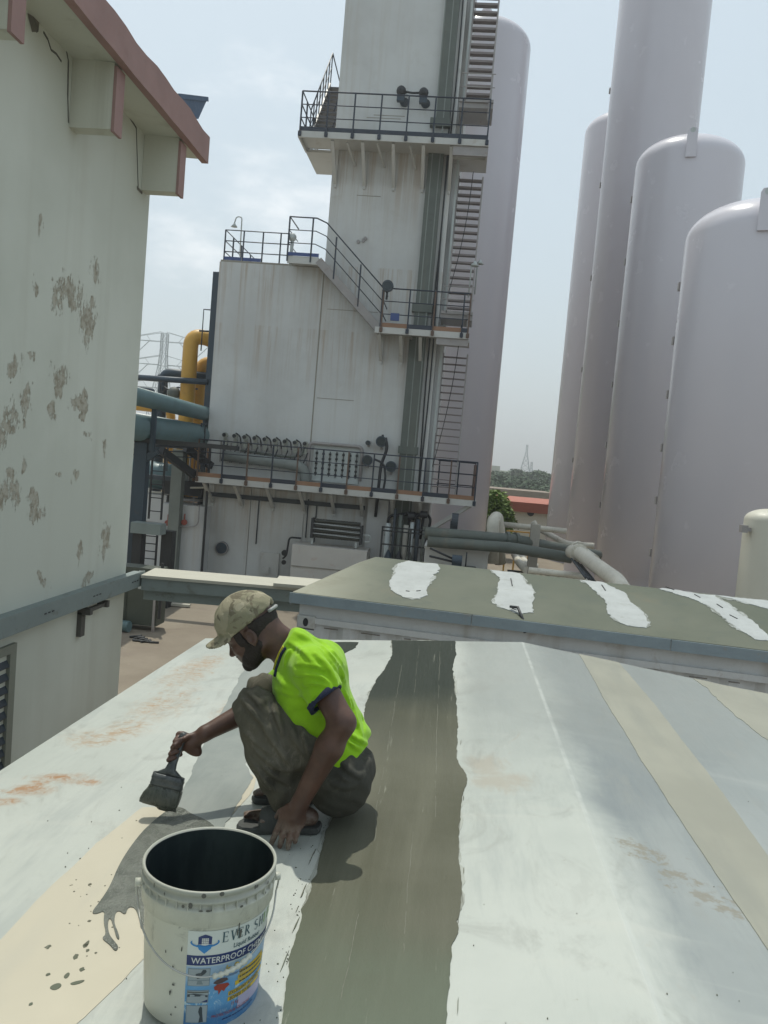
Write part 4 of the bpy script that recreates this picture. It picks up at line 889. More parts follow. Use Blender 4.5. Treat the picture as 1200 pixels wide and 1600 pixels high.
q = P(262, 836, 22.8); MB().disc(q, .10, .12, 'y', 12).disc(q+Vector((.15, 0, -.05)), .07, .1, 'y', 10).tube([q+Vector((-.5, 0, .18)), q+Vector((-.1, 0, .16)), q], .04, 6).build('black_valve', BLACK, eq)
# blower and tangle of pipes over the cabinet
a = P(252, 758, 23.4); b = P(318, 800, 23.4)
bl = thing('blower_unit', 'dark blower drum with pipework above the pale valve cabinet', 'blower', ((a.x+b.x)/2, 24, 2.25))
MB().tube([(a.x-1.2, 24, 3.05), (a.x+.45, 24, 2.95)], .42, 16).build('drum', TEAL, bl)
MB().box((a.x+.1, 23.4, 2.5), (b.x-.1, 24, 2.95)).build('casing', BLACK, bl); MB().box((a.x+.7, 23.5, 2.95), (b.x-.0, 24.3, 3.3)).build('casing', GREEN, bl)
MB().lathe([(.5, -.02), (.55, -.02), (.55, .06), (.5, .06)], (b.x-.65, 23.8, 2.36), 24).build('guard_ring', STEEL, bl)
for i in range(7): t = i/7*6.28; MB().bar((b.x-.65+.53*math.cos(t), 23.8+.53*math.sin(t), 2.25), (b.x-.65+.53*math.cos(t), 23.8+.53*math.sin(t), 2.5), .03).build('guard_bar', STEEL, bl)
MB().tube([(a.x-.8, 23.6, 2.5), (b.x-.6, 23.6, 2.52)], .035, 6).build('pipe', INSUL, bl)
for i in range(5): x = b.x-.55+i*.13; MB().tube([(x, 23.5, 2.9), (x, 23.5, 4.1+.1*(i % 2))], .03, 6).build('riser', (STEEL, ORANGE, DARKSTEEL)[i % 3], bl)
for i, (px, py, px2, py2) in enumerate(((300,744,322,742),(298,762,322,762),(240,742,262,750))): MB().bar(P(px, py, 23.3), P(px2, py2, 23.3), .12, .05).build('ledge_plate', (LAMPW, INSUL, TEALD)[i], bl)
# small valves under the upper pipe and rails
q = P(272, 615, 24.6); vv = thing('gate_valve', 'grey gate valve with black handwheel between the pylon and yellow pipe', 'valve', tuple(q))
MB().ball(q, .22, 10).box((q.x-.1, 24.5, q.z-.3), (q.x+.3, 24.7, q.z-.1)).build('body', GREEN, vv); w = P(254, 603, 24.6)
MB().lathe([(.17, -.02), (.21, -.02), (.21, .02), (.17, .02), (.17, -.02)], w, 16, 'x').tube([w, q], .03, 6).build('wheel', DARKSTEEL, vv)
MB().tube([q+Vector((0, 0, .15)), q+Vector((.1, 0, .2)), q+Vector((.75, 0, .2))], .03, 6).build('lever', DARKSTEEL, vv)
hr = thing('walkway_rail', 'thin dark walkway rail under the lower teal pipe', 'railing', tuple(P(215, 700, 20)))
for k, dy in enumerate((0, 8, 16)): MB().tube([P(205, 694+dy, 20), P(320, 700+dy, 23)], .018, 6).build('rail', DARKSTEEL, hr)
for px in (262, 292, 312, 318): a = P(px, 700, 23); MB().box((a.x-.02, 23, 3.2), (a.x+.02, 23.04, 4.7)).build('post', DARKSTEEL, hr)
# distant background plant behind the pipes
bgp = thing('low_plant_building', 'low pale building with a red band far behind the teal pipes', 'building', tuple(P(260, 700, 55))[:2]+(0,))
a = P(215, 655, 55); b = P(330, 655, 55)
MB().box((a.x-5, 55, 0), (b.x, 62, a.z-.3)).build('wall', CREAM, bgp); MB().box((a.x-5, 54.9, a.z-.3), (b.x, 62, a.z+.2)).build('roof_band', REDBR, bgp)
for i in range(6): MB().box((a.x+i*1.0, 54.92, a.z-1.6), (a.x+i*1.0+.5, 54.99, a.z-.8)).build('window', DARKSTEEL, bgp)

# ================================================================== STORAGE TANKS
def tank(name, label, L, Rr, r, topy, lug=True, mat=TANKW, skirt=True, lugd=0, group='tall white storage tanks', marks=True):
    da, db = ray(*L), ray(*Rr); a, b = math.atan2(da[0], da[1]), math.atan2(db[0], db[1]); mm = (a+b)/2; D = r/math.sin((b-a)/2)
    cx, cy = D*math.sin(mm), D*math.cos(mm); d = ray(*topy); t = math.hypot(cx, cy)/math.hypot(d[0], d[1]); H = EYE+t*d[2]
    o = thing(name, label, 'tank', (cx, cy, 0), group); h = r*.5
    prof = [(r*.98, 0), (r*.98, .9), (r, .92), (r, H-h)]
    for k in range(1, 13):
        q = math.pi/2*k/12; prof.append((max(.001, r*math.cos(q)**.82), H-h+h*math.sin(q)))
    MB().lathe(prof, (cx, cy, 0), 96).build('shell', mat, o)
    az = math.atan2(-cx, -cy) # towards the camera
    if lug:
        q = Vector((cx+math.sin(az)*r*1.0, cy+math.cos(az)*r*1.0, H-h*1.02-lugd)); rd = Vector((math.sin(az), math.cos(az), 0)); sd_ = Vector((rd.y, -rd.x, 0))
        m = MB(); w = r*.09; top = 0
        prof = [(-w, -h*.25), (w, -h*.25), (w, h*.68), (w*.7, h*.68+w*.55), (-w*.7, h*.68+w*.55), (-w, h*.68)]
        n = len(prof); vs = [q+sd_*x+rd*.02+Vector((0, 0, z)) for x, z in prof]+[q+sd_*x+rd*.07+Vector((0, 0, z)) for x, z in prof]
        lg = m.add(vs, [tuple(range(n)), tuple(range(n, 2*n))[::-1]]+[(i, (i+1) % n, (i+1) % n+n, i+n) for i in range(n)]).build('lifting_lug', mat, o)
        hc = q+rd*.073+Vector((0, 0, h*.70)); MB().add([hc+sd_*.06*r*math.cos(t)*.8+Vector((0, 0, .06*r*math.sin(t)*.8)) for t in np.linspace(0, 6.28, 12, endpoint=False)], [tuple(range(12))]).build('lug_hole', LAMPW, lg)
    if marks:
        sl = Vector((-math.cos(mm), math.sin(mm), 0))
        for i in range(6):
            z = H-h-1.0-i*(H-h-2)/6; q = Vector((cx, cy, z))+sl*(r+.02); MB().box(q-Vector((.035, .06, .1)), q+Vector((.035, .06, .1))).build('bracket', STEEL, o)
    return o, cx, cy, H
def az_off(p, w): return p
tank('storage_tank', 'slimmer pale tank standing farthest back, its dome half behind the tallest tank', (912,230), (1034,230), 1.75, (965,182), lug=False, marks=False)
tank('storage_tank', 'tallest white tank, running out of the top of the picture', (962,60), (1107,60), 1.75, (1040,-90), lug=False)
tank('storage_tank', 'white domed tank with lifting lug, between the tallest tank and the nearest one', (989,300), (1160,300), 1.75, (1080,222), lugd=.05)
tank('storage_tank', 'nearest white domed tank, cut by the right edge of the picture', (1068,400), (1322,400), 1.75, (1190,322), lugd=-.02)
m_, mx, my, mH = tank('storage_tank', 'broad white domed tank directly behind the process tower', (682,80), (829,80), 1.75, (755,41), lug=False)
MB().lathe([(.14, -.15), (.14, .45), (.2, .45), (.2, .55), (.12, .7), (.01, .72)], (mx, my, mH), 14).build('vent_cap', TANKW, m_)
tank('blue_tank', 'dark blue tank peeping out behind the lugged white tank', (1100,300), (1157,300), 1.2, (1140,262), lug=False, marks=False, mat=BLUEP, group=None)
# small vessel at the right edge
vz = P(1200, 795, 12.5); vx = P(1160, 850, 12.5).x+.36
vs_ = thing('small_vessel', 'small cream vessel standing at the right edge before the nearest tank', 'vessel', (vx, 12.5, 0))
r = .36; H = vz.z
MB().lathe([(r, 0), (r, H-.18)]+[(max(.001, r*math.cos(q)), H-.18+.18*math.sin(q)) for q in np.linspace(.2, math.pi/2, 8)], (vx, 12.5, 0), 40).build('shell', paint('cream_vessel', (.52, .5, .42), .06, 1, .5), vs_)
q = P(1158, 826, 12.4); MB().box((q.x-.02, 12.3, q.z-.03), (vx-r+.03, 12.36, q.z+.03)).box((q.x-.03, 12.28, q.z-.05), (q.x+.06, 12.4, q.z+.06)).build('bracket', STEEL, vs_)
MB().lathe([(.05, 0), (.05, .12), (.005, .14)], (vx, 12.5, H-.01), 12).build('nozzle', STEEL, vs_)

# ------------------------------------------------------------------ pipes between the tower and the tanks
YG = 20.5
q0, q1 = P(664, 832, YG), P(935, 868, YG+2)
pipe('lagged_pipe_run', 'upper of two dark green pipes crossing low towards the tanks', [q0, P(800, 843, YG+.3), q1], .15, GREEN, corner=.2, flanges=(.3, .8))
pipe('lagged_pipe_run', 'lower of two dark green pipes crossing low towards the tanks', [P(668, 846, YG-.1), P(800, 856, YG-.1), P(893, 872, YG)], .14, GREEN, corner=.2)
wb = thing('white_housing', 'plain white housing box under the green pipes right of the cage', 'housing', (0, 20.5, 0))
a = P(690, 856, 20.8); b = P(762, 882, 20.8)
MB().box((P(664, 856, 20.8).x, 20.8, 0), (b.x, 22.0, a.z)).build('body', WHITE2, wb, bevel=.02); MB().box((P(664, 856, 20.8).x-.02, 20.78, a.z-.05), (b.x+.02, 22.02, a.z+.02)).build('lid', WHITE2, wb)
for px, py in ((716, 868), (735, 872)): q = P(px, 880, 20.6); MB().box((q.x-.15, 20.5, .0), (q.x+.15, 20.79, q.z-.1)).build('foot', DARKSTEEL, wb)
q = P(714, 876, 20); fan = thing('small_motor', 'small dark motor with a round guard in front of the white housing', 'motor', (q.x, 20, 0))
MB().disc(q, .14, .25, 'x').box((q.x-.1, 19.9, 0), (q.x+.1, 20.1, q.z)).build('motor', TEALD, fan); MB().lathe([(.16, -.01), (.19, -.01), (.19, .02), (.16, .02)], (q.x+.22, 20, q.z+.05), 16, 'x').tube([q+Vector((-.7, 0, .25)), q], .03, 6).tube([q+Vector((-.7, 0, .05)), q+Vector((0, 0, -.05))], .03, 6).build('guard', BLACK, fan)
q = P(709, 820, 22.2); tag(MB().box((q.x-.1, 22.2, 1.6), (q.x+.1, 22.4, q.z+.1)).disc((q.x+.02, 22.3, q.z+.1), .22, .18, 'x').build('motor_valve', DARKSTEEL), 'dark round actuator on a stub beneath the platform brace', 'valve')
# vertical lagged pipes
pipe('lagged_pipe', 'white lagged pipe loop arching over beside the broad tank', [P(770, 880, 22), P(770, 815, 22), P(777, 806, 22.2), P(781, 880, 22.5)], .17, INSUL, corner=.25)
pipe('lagged_pipe', 'second white lagged pipe loop touching the first', [P(784, 880, 22.6), P(783, 822, 22.6), P(776, 812, 22.3)], .11, INSUL, corner=.25)
tag(MB().box(P(757, 880, 23), P(763, 806, 23)+Vector((0, .4, 0))).build('grey_duct', CONC), 'grey square duct between the broad tank and the lagged loop', 'duct')
pipe('white_rail_pipe', 'long straight white pipe crossing in front of the cream annex', [P(783, 819, 24), P(885, 830, 24)], .085, INSUL)
pipe('white_rail_pipe', 'slanting white pipe falling towards the tanks', [P(833, 815, 26), P(838, 824, 26), P(885, 850, 24), P(928, 853, 24)], .09, INSUL, corner=.3)
pipe('white_rail_pipe', 'long pale pipe lying just above the container ridge', [P(826, 891, 17), P(915, 901, 17)], .07, INSUL)
pipe('fat_lagged_pipe', 'fat cream lagged pipe slanting down from the tanks', [P(893, 862, 18), P(905, 864, 17.6), P(965, 908, 14.5), P(975, 925, 14)], .15, INSUL, corner=.3, flanges=(.3,))
pipe('fat_lagged_pipe', 'short cream lagged pipe ending in a grey cap beside the nearest tank', [P(903, 858, 19), P(928, 876, 18)], .14, INSUL, flanges=(.98,))
pipe('curved_lagged_pipe', 'upper of two white lagged bends lying on the far yard', [P(806, 860, 25), P(812, 866, 24.5), P(823, 884, 22), P(840, 887, 22)], .11, INSUL, corner=.4)
pipe('curved_lagged_pipe', 'lower of two white lagged bends lying on the far yard', [P(804, 866, 24.5), P(812, 880, 22.5), P(824, 892, 21)], .11, INSUL, corner=.4)
q = P(835, 850, 21); tag(MB().box((q.x-.12, 21, 0), (q.x+.12, 21.2, P(838, 820, 21).z)).build('grey_post', CONC), 'square grey concrete post carrying the white pipes', 'post')
fn = thing('yard_railing', 'black bar railing on the yard beneath the green pipes', 'railing', tuple(P(880, 890, 22))[:2]+(0,))
for px in (801, 812, 848, 860, 876, 900): q = P(px, 868, 22); MB().bar((q.x, 22, 0), (q.x, 22, 1.35), .05).build('bar', BLACK, fn)
MB().bar((P(795, 868, 22).x, 22, 1.35), (P(905, 868, 22).x, 22, 1.35), .05).build('rail', BLACK, fn); MB().bar((P(795, 868, 22).x, 22, .8), (P(905, 868, 22).x, 22, .8), .03).build('rail', BLACK, fn)
yr = thing('yellow_hand_rail', 'thin yellow handrail in front of the cream annex wall', 'railing', tuple(P(795, 850, 30))[:2]+(0,))
a = P(790, 829, 30); b = P(790, 862, 30)
for px in (791, 806, 828): q = P(px, 840, 30); MB().bar((q.x, 30, 0), (q.x, 30, a.z), .06).build('post', YELLOW, yr)
for z in (a.z, a.z-.45): MB().bar((P(791, 840, 30).x, 30, z), (P(828, 840, 30).x, 30, z), .05).build('rail', YELLOW, yr)
for i in range(5): MB().tube([P(893+i*4, 873+i*2, 17.5), P(915+i*5, 903+i*2, 15.5)], .02, 6)
ct = MB()
for i in range(4): ct.tube([P(893+i*5, 873+i*3, 17.5), P(915+i*5, 903+i*2, 15.5)], .022, 6)
tag(ct.build('small_tubes', DARKSTEEL), 'bundle of thin dark tubes slanting beside the fat cream pipe', 'tubing')
ws = PZ(805, 880, 0); tag(MB().tube([(ws.x, 24, .6), (ws.x+1.2, 24, .6)], .6, 20).build('lying_drum', INSUL), 'pale drum lying on the yard behind the container ridge', 'drum')
# cream annex with red-brown roof edge
an = thing('cream_annex', 'low cream building with a red brown roof edge between the tanks', 'building', tuple(P(820, 800, 42))[:2]+(0,))
a = P(788, 782, 42); b = P(900, 790, 42); z1 = a.z
MB().box((a.x, 42, 0), (b.x+3, 50, z1-.50)).build('wall', paint('bright_cream_render', (.78, .75, .64), .05, 1, .85, dirt=(.6, .52, .4), dirt_amt=.3), an); MB().box((a.x-.35, 41.7, z1-.50), (b.x+3, 50.3, z1)).build('roof_edge', REDBR, an)
MB().box((a.x+.05, 41.9, 0), (a.x+.2, 41.99, z1-.6)).build('down_pipe', TEAL, an)
q = P(829, 801, 42); MB().disc(q, .18, .2, 'y').build('vent_hole', BLACK, an)

# ================================================================== FAR GROUND, TREES, MASTS
s = NT('leaf_green'); nz = s.noise(.9, 4, .6); n2 = s.noise(6, 3, .6)
col = s.mix(s.mr(nz, .35, .65), (.08, .135, .025), (.18, .27, .05)); col = s.mix(s.mr(n2, .5, .7, 0, .5), col, (.24, .34, .08)); LEAF = s.done(col, .7)
s = NT('dark_leaf_green'); nz = s.noise(.15, 4, .6); n2 = s.noise(1.6, 4, .6)
col = s.mix(s.mr(nz, .35, .65), (.04, .07, .035), (.07, .11, .045)); col = s.mix(s.mr(n2, .5, .7, 0, .6), col, (.09, .13, .06)); LEAFD = s.done(col, .8)
BARK = paint('bark', (.12, .09, .06), .2, 3, .9)
def tree(x, y, z0, h, w, label, nl, ls, mat, name='leafy_tree', group=None):
    o = thing(name, label, 'tree', (x, y, z0), group); r = random.Random(int(x*7+y)); m = MB()
    m.tube([(x, y, z0), (x+.02*h, y, z0+h*.35), (x, y, z0+h*.62)], [h*.045, h*.035, h*.015], 7)
    tips = []
    for i in range(6):
        t = r.uniform(0, 6.28); e = Vector((x+math.cos(t)*w*.3, y+math.sin(t)*w*.3, z0+h*r.uniform(.5, .82))); m.tube([(x, y, z0+h*r.uniform(.25, .45)), e], [h*.018, h*.006], 5); tips.append(e)
    m.build('trunk', BARK, o); c = MB()
    for i in range(10): tips.append(Vector((x+r.gauss(0, .22)*w, y+r.gauss(0, .22)*w, z0+h*r.uniform(.4, .93))))
    for i in range(nl):
        k = r.choice(tips); rr = w*.21; p = k+Vector((r.gauss(0, rr), r.gauss(0, rr), r.gauss(0, rr*.75)))
        if p.z < z0+h*.12 or p.z > z0+h or math.hypot(p.x-x, p.y-y) > w*.52*(1-.5*max(0, (p.z-z0)/h-.55)/.45)*r.uniform(.8, 1.1): continue
        u = Vector((r.gauss(0, 1), r.gauss(0, 1), r.gauss(0, .6))).normalized(); v_ = u.cross(Vector((r.gauss(0, 1), r.gauss(0, 1), 1))).normalized(); q = ls*r.uniform(.6, 1.4)
        c.add([p-u*q, p-v_*q*.5, p+u*q, p+v_*q*.5], [(0,1,2,3)])
    c.build('crown', mat, o); return o
q = P(768, 800, 37); tree(q.x, 37, 0, P(768, 766, 37).z, 2.3, 'bright green leafy tree between the broad tank and the cream annex', 9000, .11, LEAF)
q = P(800, 800, 40); tree(P(772, 790, 40).x, 40.5, 0, P(785, 783, 40).z+.1, 1.8, 'smaller green tree pressed against the corner of the cream annex', 5000, .13, LEAF)
# wall and low roof beyond the trees
q0, q1 = P(740, 760, 80), P(830, 770, 80)
bw = thing('boundary_shed', 'long low brown roofed shed behind the bright green tree', 'building', (q0.x, 80, 0))
MB().box((q0.x-10, 80, 0), (q1.x+2, 86, q0.z-.6)).build('wall', CONC, bw); MB().box((q0.x-10.3, 79.6, q0.z-.6), (q1.x+2, 86.4, q0.z)).build('roof', paint('brown_sheet_roof', (.22, .17, .13), .15, 1, .8), bw)
# wooded slope as terrain, with trees on it
def hillz(x, y): return max(0, 3.2*math.exp(-((x-25)/75)**2)*min(1, max(0, (y-110)/120)))
m = MB(); nx, ny_ = 50, 24
vs = [(-220+i*480/nx, 105+j*420/ny_, hillz(-220+i*480/nx, 105+j*420/ny_)-.3*(j == 0)+.02) for j in range(ny_+1) for i in range(nx+1)]
m.add(vs, [(j*(nx+1)+i, j*(nx+1)+i+1, (j+1)*(nx+1)+i+1, (j+1)*(nx+1)+i) for j in range(ny_) for i in range(nx)], True)
s = NT('scrub_slope'); nz = s.noise(.06, 6, .7); SCR = s.done(s.mix(s.mr(nz, .4, .6), (.05, .08, .03), (.10, .12, .055)), .9)
struct(m.build('hill', SCR))
r = random.Random(5); k = 0
for px, py0, h, w, Y in ((768,750,9,11,150),(780,752,7,9,160),(790,757,6,8,140),(800,762,6,8,135),(812,765,6,9,140),(822,752,7,8,170),(832,748,9,9,165),(843,746,9.5,9,160),(852,750,9,10,155),(862,756,8,9,150),(838,768,6,9,130),(776,768,6,9,130),(755,752,9,10,150),(806,752,5,8,190),
                         (826,772,5,8,120),(795,773,5,8,122)):
    q = P(px, py0, Y); zt = P(px, py0-12, Y).z; labs = ['rounded dark tree in the far belt right behind the broad tank','dark tree second in the far belt beside the broad tank','low dark bush below the long far building','low dark bush centred under the far factory','dark bush under the middle of the far factory','tree just left of the far antenna mast foot','tree right behind the far antenna mast','tall bushy tree right of the far antenna mast','tall bushy tree touching the farthest tank edge','dark tree mostly behind the farthest tank','lower bush before the tall trees by the farthest tank','lower bush before the trees by the broad tank','dark tree mostly hidden by the broad tank','small tree under the far lattice mast','lowest bush at the right above the annex roof','lowest bush in the middle above the annex roof']
    tree(q.x, Y, hillz(q.x, Y)-.2, max(2.5, zt-hillz(q.x, Y)), w*.62, labs[k], 1500, .3, LEAFD, 'distant_tree', 'distant trees beyond the annex'); k += 1
# far factory
q = P(765, 727, 230); q2 = P(815, 745, 230); ff = thing('far_factory', 'long pale factory with stepped roof on the wooded rise', 'building', (q.x, 230, 0))
MB().box((q.x-14, 230, 0), (q.x+3, 245, q.z)).build('wall', CREAM, ff); MB().box((q.x+3.01, 231, 0), (q2.x, 245, P(790, 738, 231).z)).build('wall', LAMPW, ff)
for i in range(7): MB().box((q.x+3.6+i*1.0, 230.9, P(790, 746, 231).z), (q.x+4.1+i*1.0, 230.99, P(790, 742, 231).z)).build('window', DARKSTEEL, ff)
def lattice(x, y, z0, h, w0, w1, label, n, arms=(), name='antenna_mast', cat='mast', t=.06):
    o = thing(name, label, cat, (x, y, z0)); m = MB()
    def c4(z): w = w0+(w1-w0)*min(1, (z/h)/.8 if z < h*.8 else 1); return [Vector((x+i*w/2, y+j*w/2, z0+z)) for i, j in ((-1,-1),(1,-1),(1,1),(-1,1))]
    zs = [h*(1-(1-i/n)**1.25) for i in range(n+1)]
    for a, b in zip(zs, zs[1:]):
        A_, B_ = c4(a), c4(b)
        for i in range(4):
            j = (i+1) % 4; m.bar(A_[i], B_[i], t*1.5); m.bar(A_[i], B_[j], t*.8); m.bar(A_[j], B_[i], t*.8); m.bar(B_[i], B_[j], t*.8)
    m.build('lattice_body', MATS.get('far_steel') or paint('far_steel', (.42, .44, .45), .05, .2, .6), o)
    for z, l in arms:
        a = MB()
        for sgn in (-1, 1):
            tip = Vector((x+sgn*l, y, z0+z)); cc = c4(z); cd = c4(z+l*.16)
            for j in (-1, 1): a.bar(Vector((x+sgn*w1/2, y+j*w1/2, z0+z)), tip, t); a.bar(Vector((x+sgn*w1/2, y+j*w1/2, z0+z+l*.2)), tip, t)
            for f_ in (.3, .55, .8): a.bar(Vector((x+sgn*l*f_, y, z0+z)), Vector((x+sgn*l*(f_+.1), y, z0+z+l*.2*(1-f_-.1))), t*.8)
            # insulator strings in a V
            a.bar(tip, Vector((x+sgn*l*.66, y, z0+z-l*.34)), t*1.3); a.bar(Vector((x+sgn*l*.33, y, z0+z)), Vector((x+sgn*l*.66, y, z0+z-l*.34)), t*1.3)
        a.build('cross_arm', MATS['far_steel'], o)
    return o
q = P(258, 521, 150); lattice(q.x, 150, 0, q.z, 6.0, 1.1, 'lattice power pylon standing far behind the pipework', 9, ((q.z-1.6, 9), (q.z-6.0, 9), (q.z-10.4, 9.5)), 'power_pylon', 'pylon', .085)
q = P(824, 695, 260); lattice(q.x, 260, 0, q.z, 4.5, .5, 'slim antenna mast rising over the far trees', 9, t=.07)
q = P(831, 722, 250); lattice(q.x, 250, 0, q.z, 2, .5, 'shorter mast right of the slim antenna mast', 7, t=.07)
pc = P(258, 640, 150); 

# ================================================================== PAINT BUCKET
BX, BY, BZ1 = -.48, 1.74, 3.160; RT_ = .150
BZ0 = ZR-SL*(XR-BX)+.002; BH = BZ1-BZ0
bk = thing('paint_bucket', 'open white plastic bucket of grey sealer with a printed label and wire handle', 'bucket', (BX, BY, BZ0))
def brad(z): return .1285+(.1425-.1285)*(z/(BH-.06))
# the bucket stands on the sloping roof; its foot is let in by a hair
s = NT('bucket_plastic'); n1 = s.noise(3, 5, .6); n2 = s.noise(14, 7, .75, s.vec(scale=(1, 1, .45)), .5); n3 = s.noise(40, 5, .7)
col = s.mix(s.mr(n1, .35, .65), (.54, .545, .46), (.62, .62, .535)); col = s.mix(s.mr(n2, .58, .68, 0, .55), col, (.27, .27, .23)); col = s.mix(s.mr(n3, .70, .74, 0, .6), col, (.2, .2, .17))
sx = s.sep(); smear = s.mr(s.ma('ADD', s.ma('MULTIPLY', n2, .10), sx[2]), BH-.035, BH+.045, 0, .55); col = s.mix(smear, col, (.20, .205, .175))
PLAS = s.done(col, s.mr(n2, .3, .7, .3, .5), n3, .002, .4)
h = BH
out = [(.001, 0), (.122, 0), (.1285, .006), (brad(.05), .05), (brad(h-.085), h-.085), (brad(h-.085)+.001, h-.083), (brad(h-.083)+.0065, h-.080), (brad(h-.08)+.0075, h-.05), (.1500, h-.047), (.1500, h-.042), (.1450, h-.040), (.1450, h-.030), (.1500, h-.028), (.1500, h-.022), (.1455, h-.020), (.1455, h-.012), (.150, h-.010), (.151, h-.003), (.149, h), (.1455, h), (.1435, h-.004)]
m = MB(); m.lathe([(r, z+BZ0) for r, z in out], (BX, BY, 0), 72); body = m.build('body', PLAS, bk)
s = NT('sealer_coated_inside'); n1 = s.noise(9, 6, .7, s.vec(scale=(1, 1, .3))); s.put(s.b.inputs['Coat Weight'], .3)
INS = s.done(s.mix(s.mr(n1, .4, .65), (.016, .024, .026), (.035, .048, .046)), .35, n1, .004, .5)
MB().lathe([(.1434, h-.004+BZ0), (.142, h-.03+BZ0), (.132, .10+BZ0)], (BX, BY, 0), 72).build('lining', INS, bk)
m = MB(); n = 60; rr = [0, .03, .06, .09, .115, .1325]; vs = []
for r in rr[1:]:
    for k in range(n): t = 2*math.pi*k/n; vs.append((BX+r*math.cos(t), BY+r*math.sin(t), BZ0+.115+.004*math.sin(5*t+r*60)*r/.13))
vs.append((BX, BY, BZ0+.115)); fs = [(len(vs)-1, k, (k+1) % n) for k in range(n)]+[(i*n+k, (i+1)*n+k, (i+1)*n+(k+1) % n, i*n+(k+1) % n) for i in range(len(rr)-2) for k in range(n)]
m.add(vs, fs, True).build('sealer_surface', INS, bk)
# rim tabs
th0 = math.atan2(-BY, -BX)            # direction from the bucket to the camera
m = MB()
for k in range(36):
    t = k/36*2*math.pi; c_ = Vector((BX+.1478*math.cos(t), BY+.1478*math.sin(t), BZ0+h-.035)); d = Vector((math.cos(t), math.sin(t), 0)); e_ = Vector((-d.y, d.x, 0))
    vs = [c_+d*a+e_*b+Vector((0, 0, z)) for z in (-.009, .009) for a, b in ((-.003, -.0012), (.0028, -.0012), (.0028, .0012), (-.003, .0012))]
    m.add(vs, [(0,3,2,1),(4,5,6,7),(0,1,5,4),(1,2,6,5),(2,3,7,6),(3,0,4,7)])
m.build('rim_rib', PLAS, body)['kind'] = 'stuff'
# dried splashes on the rim and body
s = NT('dried_sealer'); DRY = s.done((.10, .10, .085), .6)
def cyl(u, v, off=0.0):
    """u metres round the bucket from the label's left edge, v metres below the label's top"""
    z = h-.090-v; r = brad(z)+off; t = TH0+u/.138; return Vector((BX+r*math.cos(t), BY+r*math.sin(t), BZ0+z))
TH0 = th0-.255
m = MB(); rs = random.Random(4)
def blob(u, v, a, b, off):
    n = 10; c_ = cyl(u, v, off); pts_ = [cyl(u+a*math.cos(t)*rs.uniform(.6, 1.3), v+b*math.sin(t)*rs.uniform(.6, 1.3), off) for t in np.linspace(0, 6.28, n, endpoint=False)]
    m.add([c_]+pts_, [(0, i+1, (i+1) % n+1) for i in range(n)])
for u, v, a, b in ((.107, -.004, .0016, .016), (.112, .02, .003, .012), (.104, .015, .002, .01), (-.012, .045, .0016, .006), (-.03, .09, .002, .006), (-.028, .13, .004, .003), (-.035, .15, .003, .006), (-.02, .18, .002, .002), (-.05, .06, .0015, .004), (.085, -.012, .004, .004), (-.03, .2, .002, .003)): blob(u, v, a, b, .0022)
for i in range(14):
    t = TH0+rs.uniform(-.8, 1.5); a = rs.uniform(.001, .006); b = rs.uniform(.001, .007); z = h-rs.uniform(.004, .045); q = [Vector((BX+.1512*math.cos(t+a/.15*math.cos(k)), BY+.1512*math.sin(t+a/.15*math.cos(k)), BZ0+z+b*math.sin(k))) for k in np.linspace(0, 5.4, 7)]; m.add(q, [tuple(range(7))])
m.build('splash', DRY, body)['kind'] = 'stuff'
# ------------------------------------------------------------------ the printed label
def flat(name, c, rough=.4, e=None): s_ = NT(name); n = s_.noise(25, 5, .7); s_.done(s_.mix(s_.mr(n, .62, .72, 0, .5), c, (.24, .24, .21)), rough); return s_.m
LW = .315; LH = .232
s = NT('label_print'); sx = s.sep()
# position on the label from the height above the bucket's foot
v = s.ma('SUBTRACT', h-.090, sx[2]); vn = s.ma('ADD', v, s.ma('MULTIPLY', s.ma('SUBTRACT', s.noise(22, 5, .6, s.vec(scale=(1, 1, 1.8)), .8), .5), .03))
col = s.mix(s.mr(v, .078, .084, 0, 1), (.60, .64, .60), (.33, .47, .62))
col = s.mix(s.mr(vn, .10, .135), col, (.12, .33, .58)); wv_ = s.noise(26, 7, .75, s.vec(scale=(1, 1, .7)), 1.5); lowm = s.mr(v, .12, .15)
col = s.mix(s.ma('MULTIPLY', lowm, s.mr(wv_, .52, .62)), col, (.48, .62, .68)); col = s.mix(s.ma('MULTIPLY', s.mr(vn, .17, .20), .8), col, (.04, .15, .33))
LBG = s.done(col, .38)
def patch(m, u0, u1, v0, v1, off, slant=0.0, nu=None, nv=1):
    nu = nu or max(1, int((u1-u0)/.006)); vs = [cyl(u0+(u1-u0)*i/nu, v0+(v1-v0)*j/nv+slant*(u0+(u1-u0)*i/nu-u0), off) for j in range(nv+1) for i in range(nu+1)]
    return m.add(vs, [(j*(nu+1)+i, j*(nu+1)+i+1, (j+1)*(nu+1)+i+1, (j+1)*(nu+1)+i) for j in range(nv) for i in range(nu)], True)
lab = patch(MB(), 0, LW, 0, LH, .0008, nv=8).build('label', LBG, bk)
NAVY = flat('navy_print', (.022, .04, .14)); WPR = flat('white_print', (.62, .64, .62)); YPR = flat('yellow_print', (.62, .43, .03)); GRNP = flat('green_print', (.16, .36, .04)); BLP = flat('blue_print', (.03, .22, .52)); GRP = flat('charcoal_print', (.06, .075, .08)); DGR = flat('slate_green_print', (.05, .10, .12)); REDP = flat('red_print', (.32, .05, .03)); BRNP = flat('brown_print', (.09, .06, .06)); LILP = flat('lilac_print', (.42, .40, .55)); PHOTO = flat('pale_photo_print', (.33, .38, .40)); PHOTOD = flat('dark_photo_print', (.055, .07, .08)); LINEP = flat('grey_line_print', (.20, .25, .27))
patch(MB(), 0, LW, .0555, .0785, .0013).build('band', NAVY, lab)
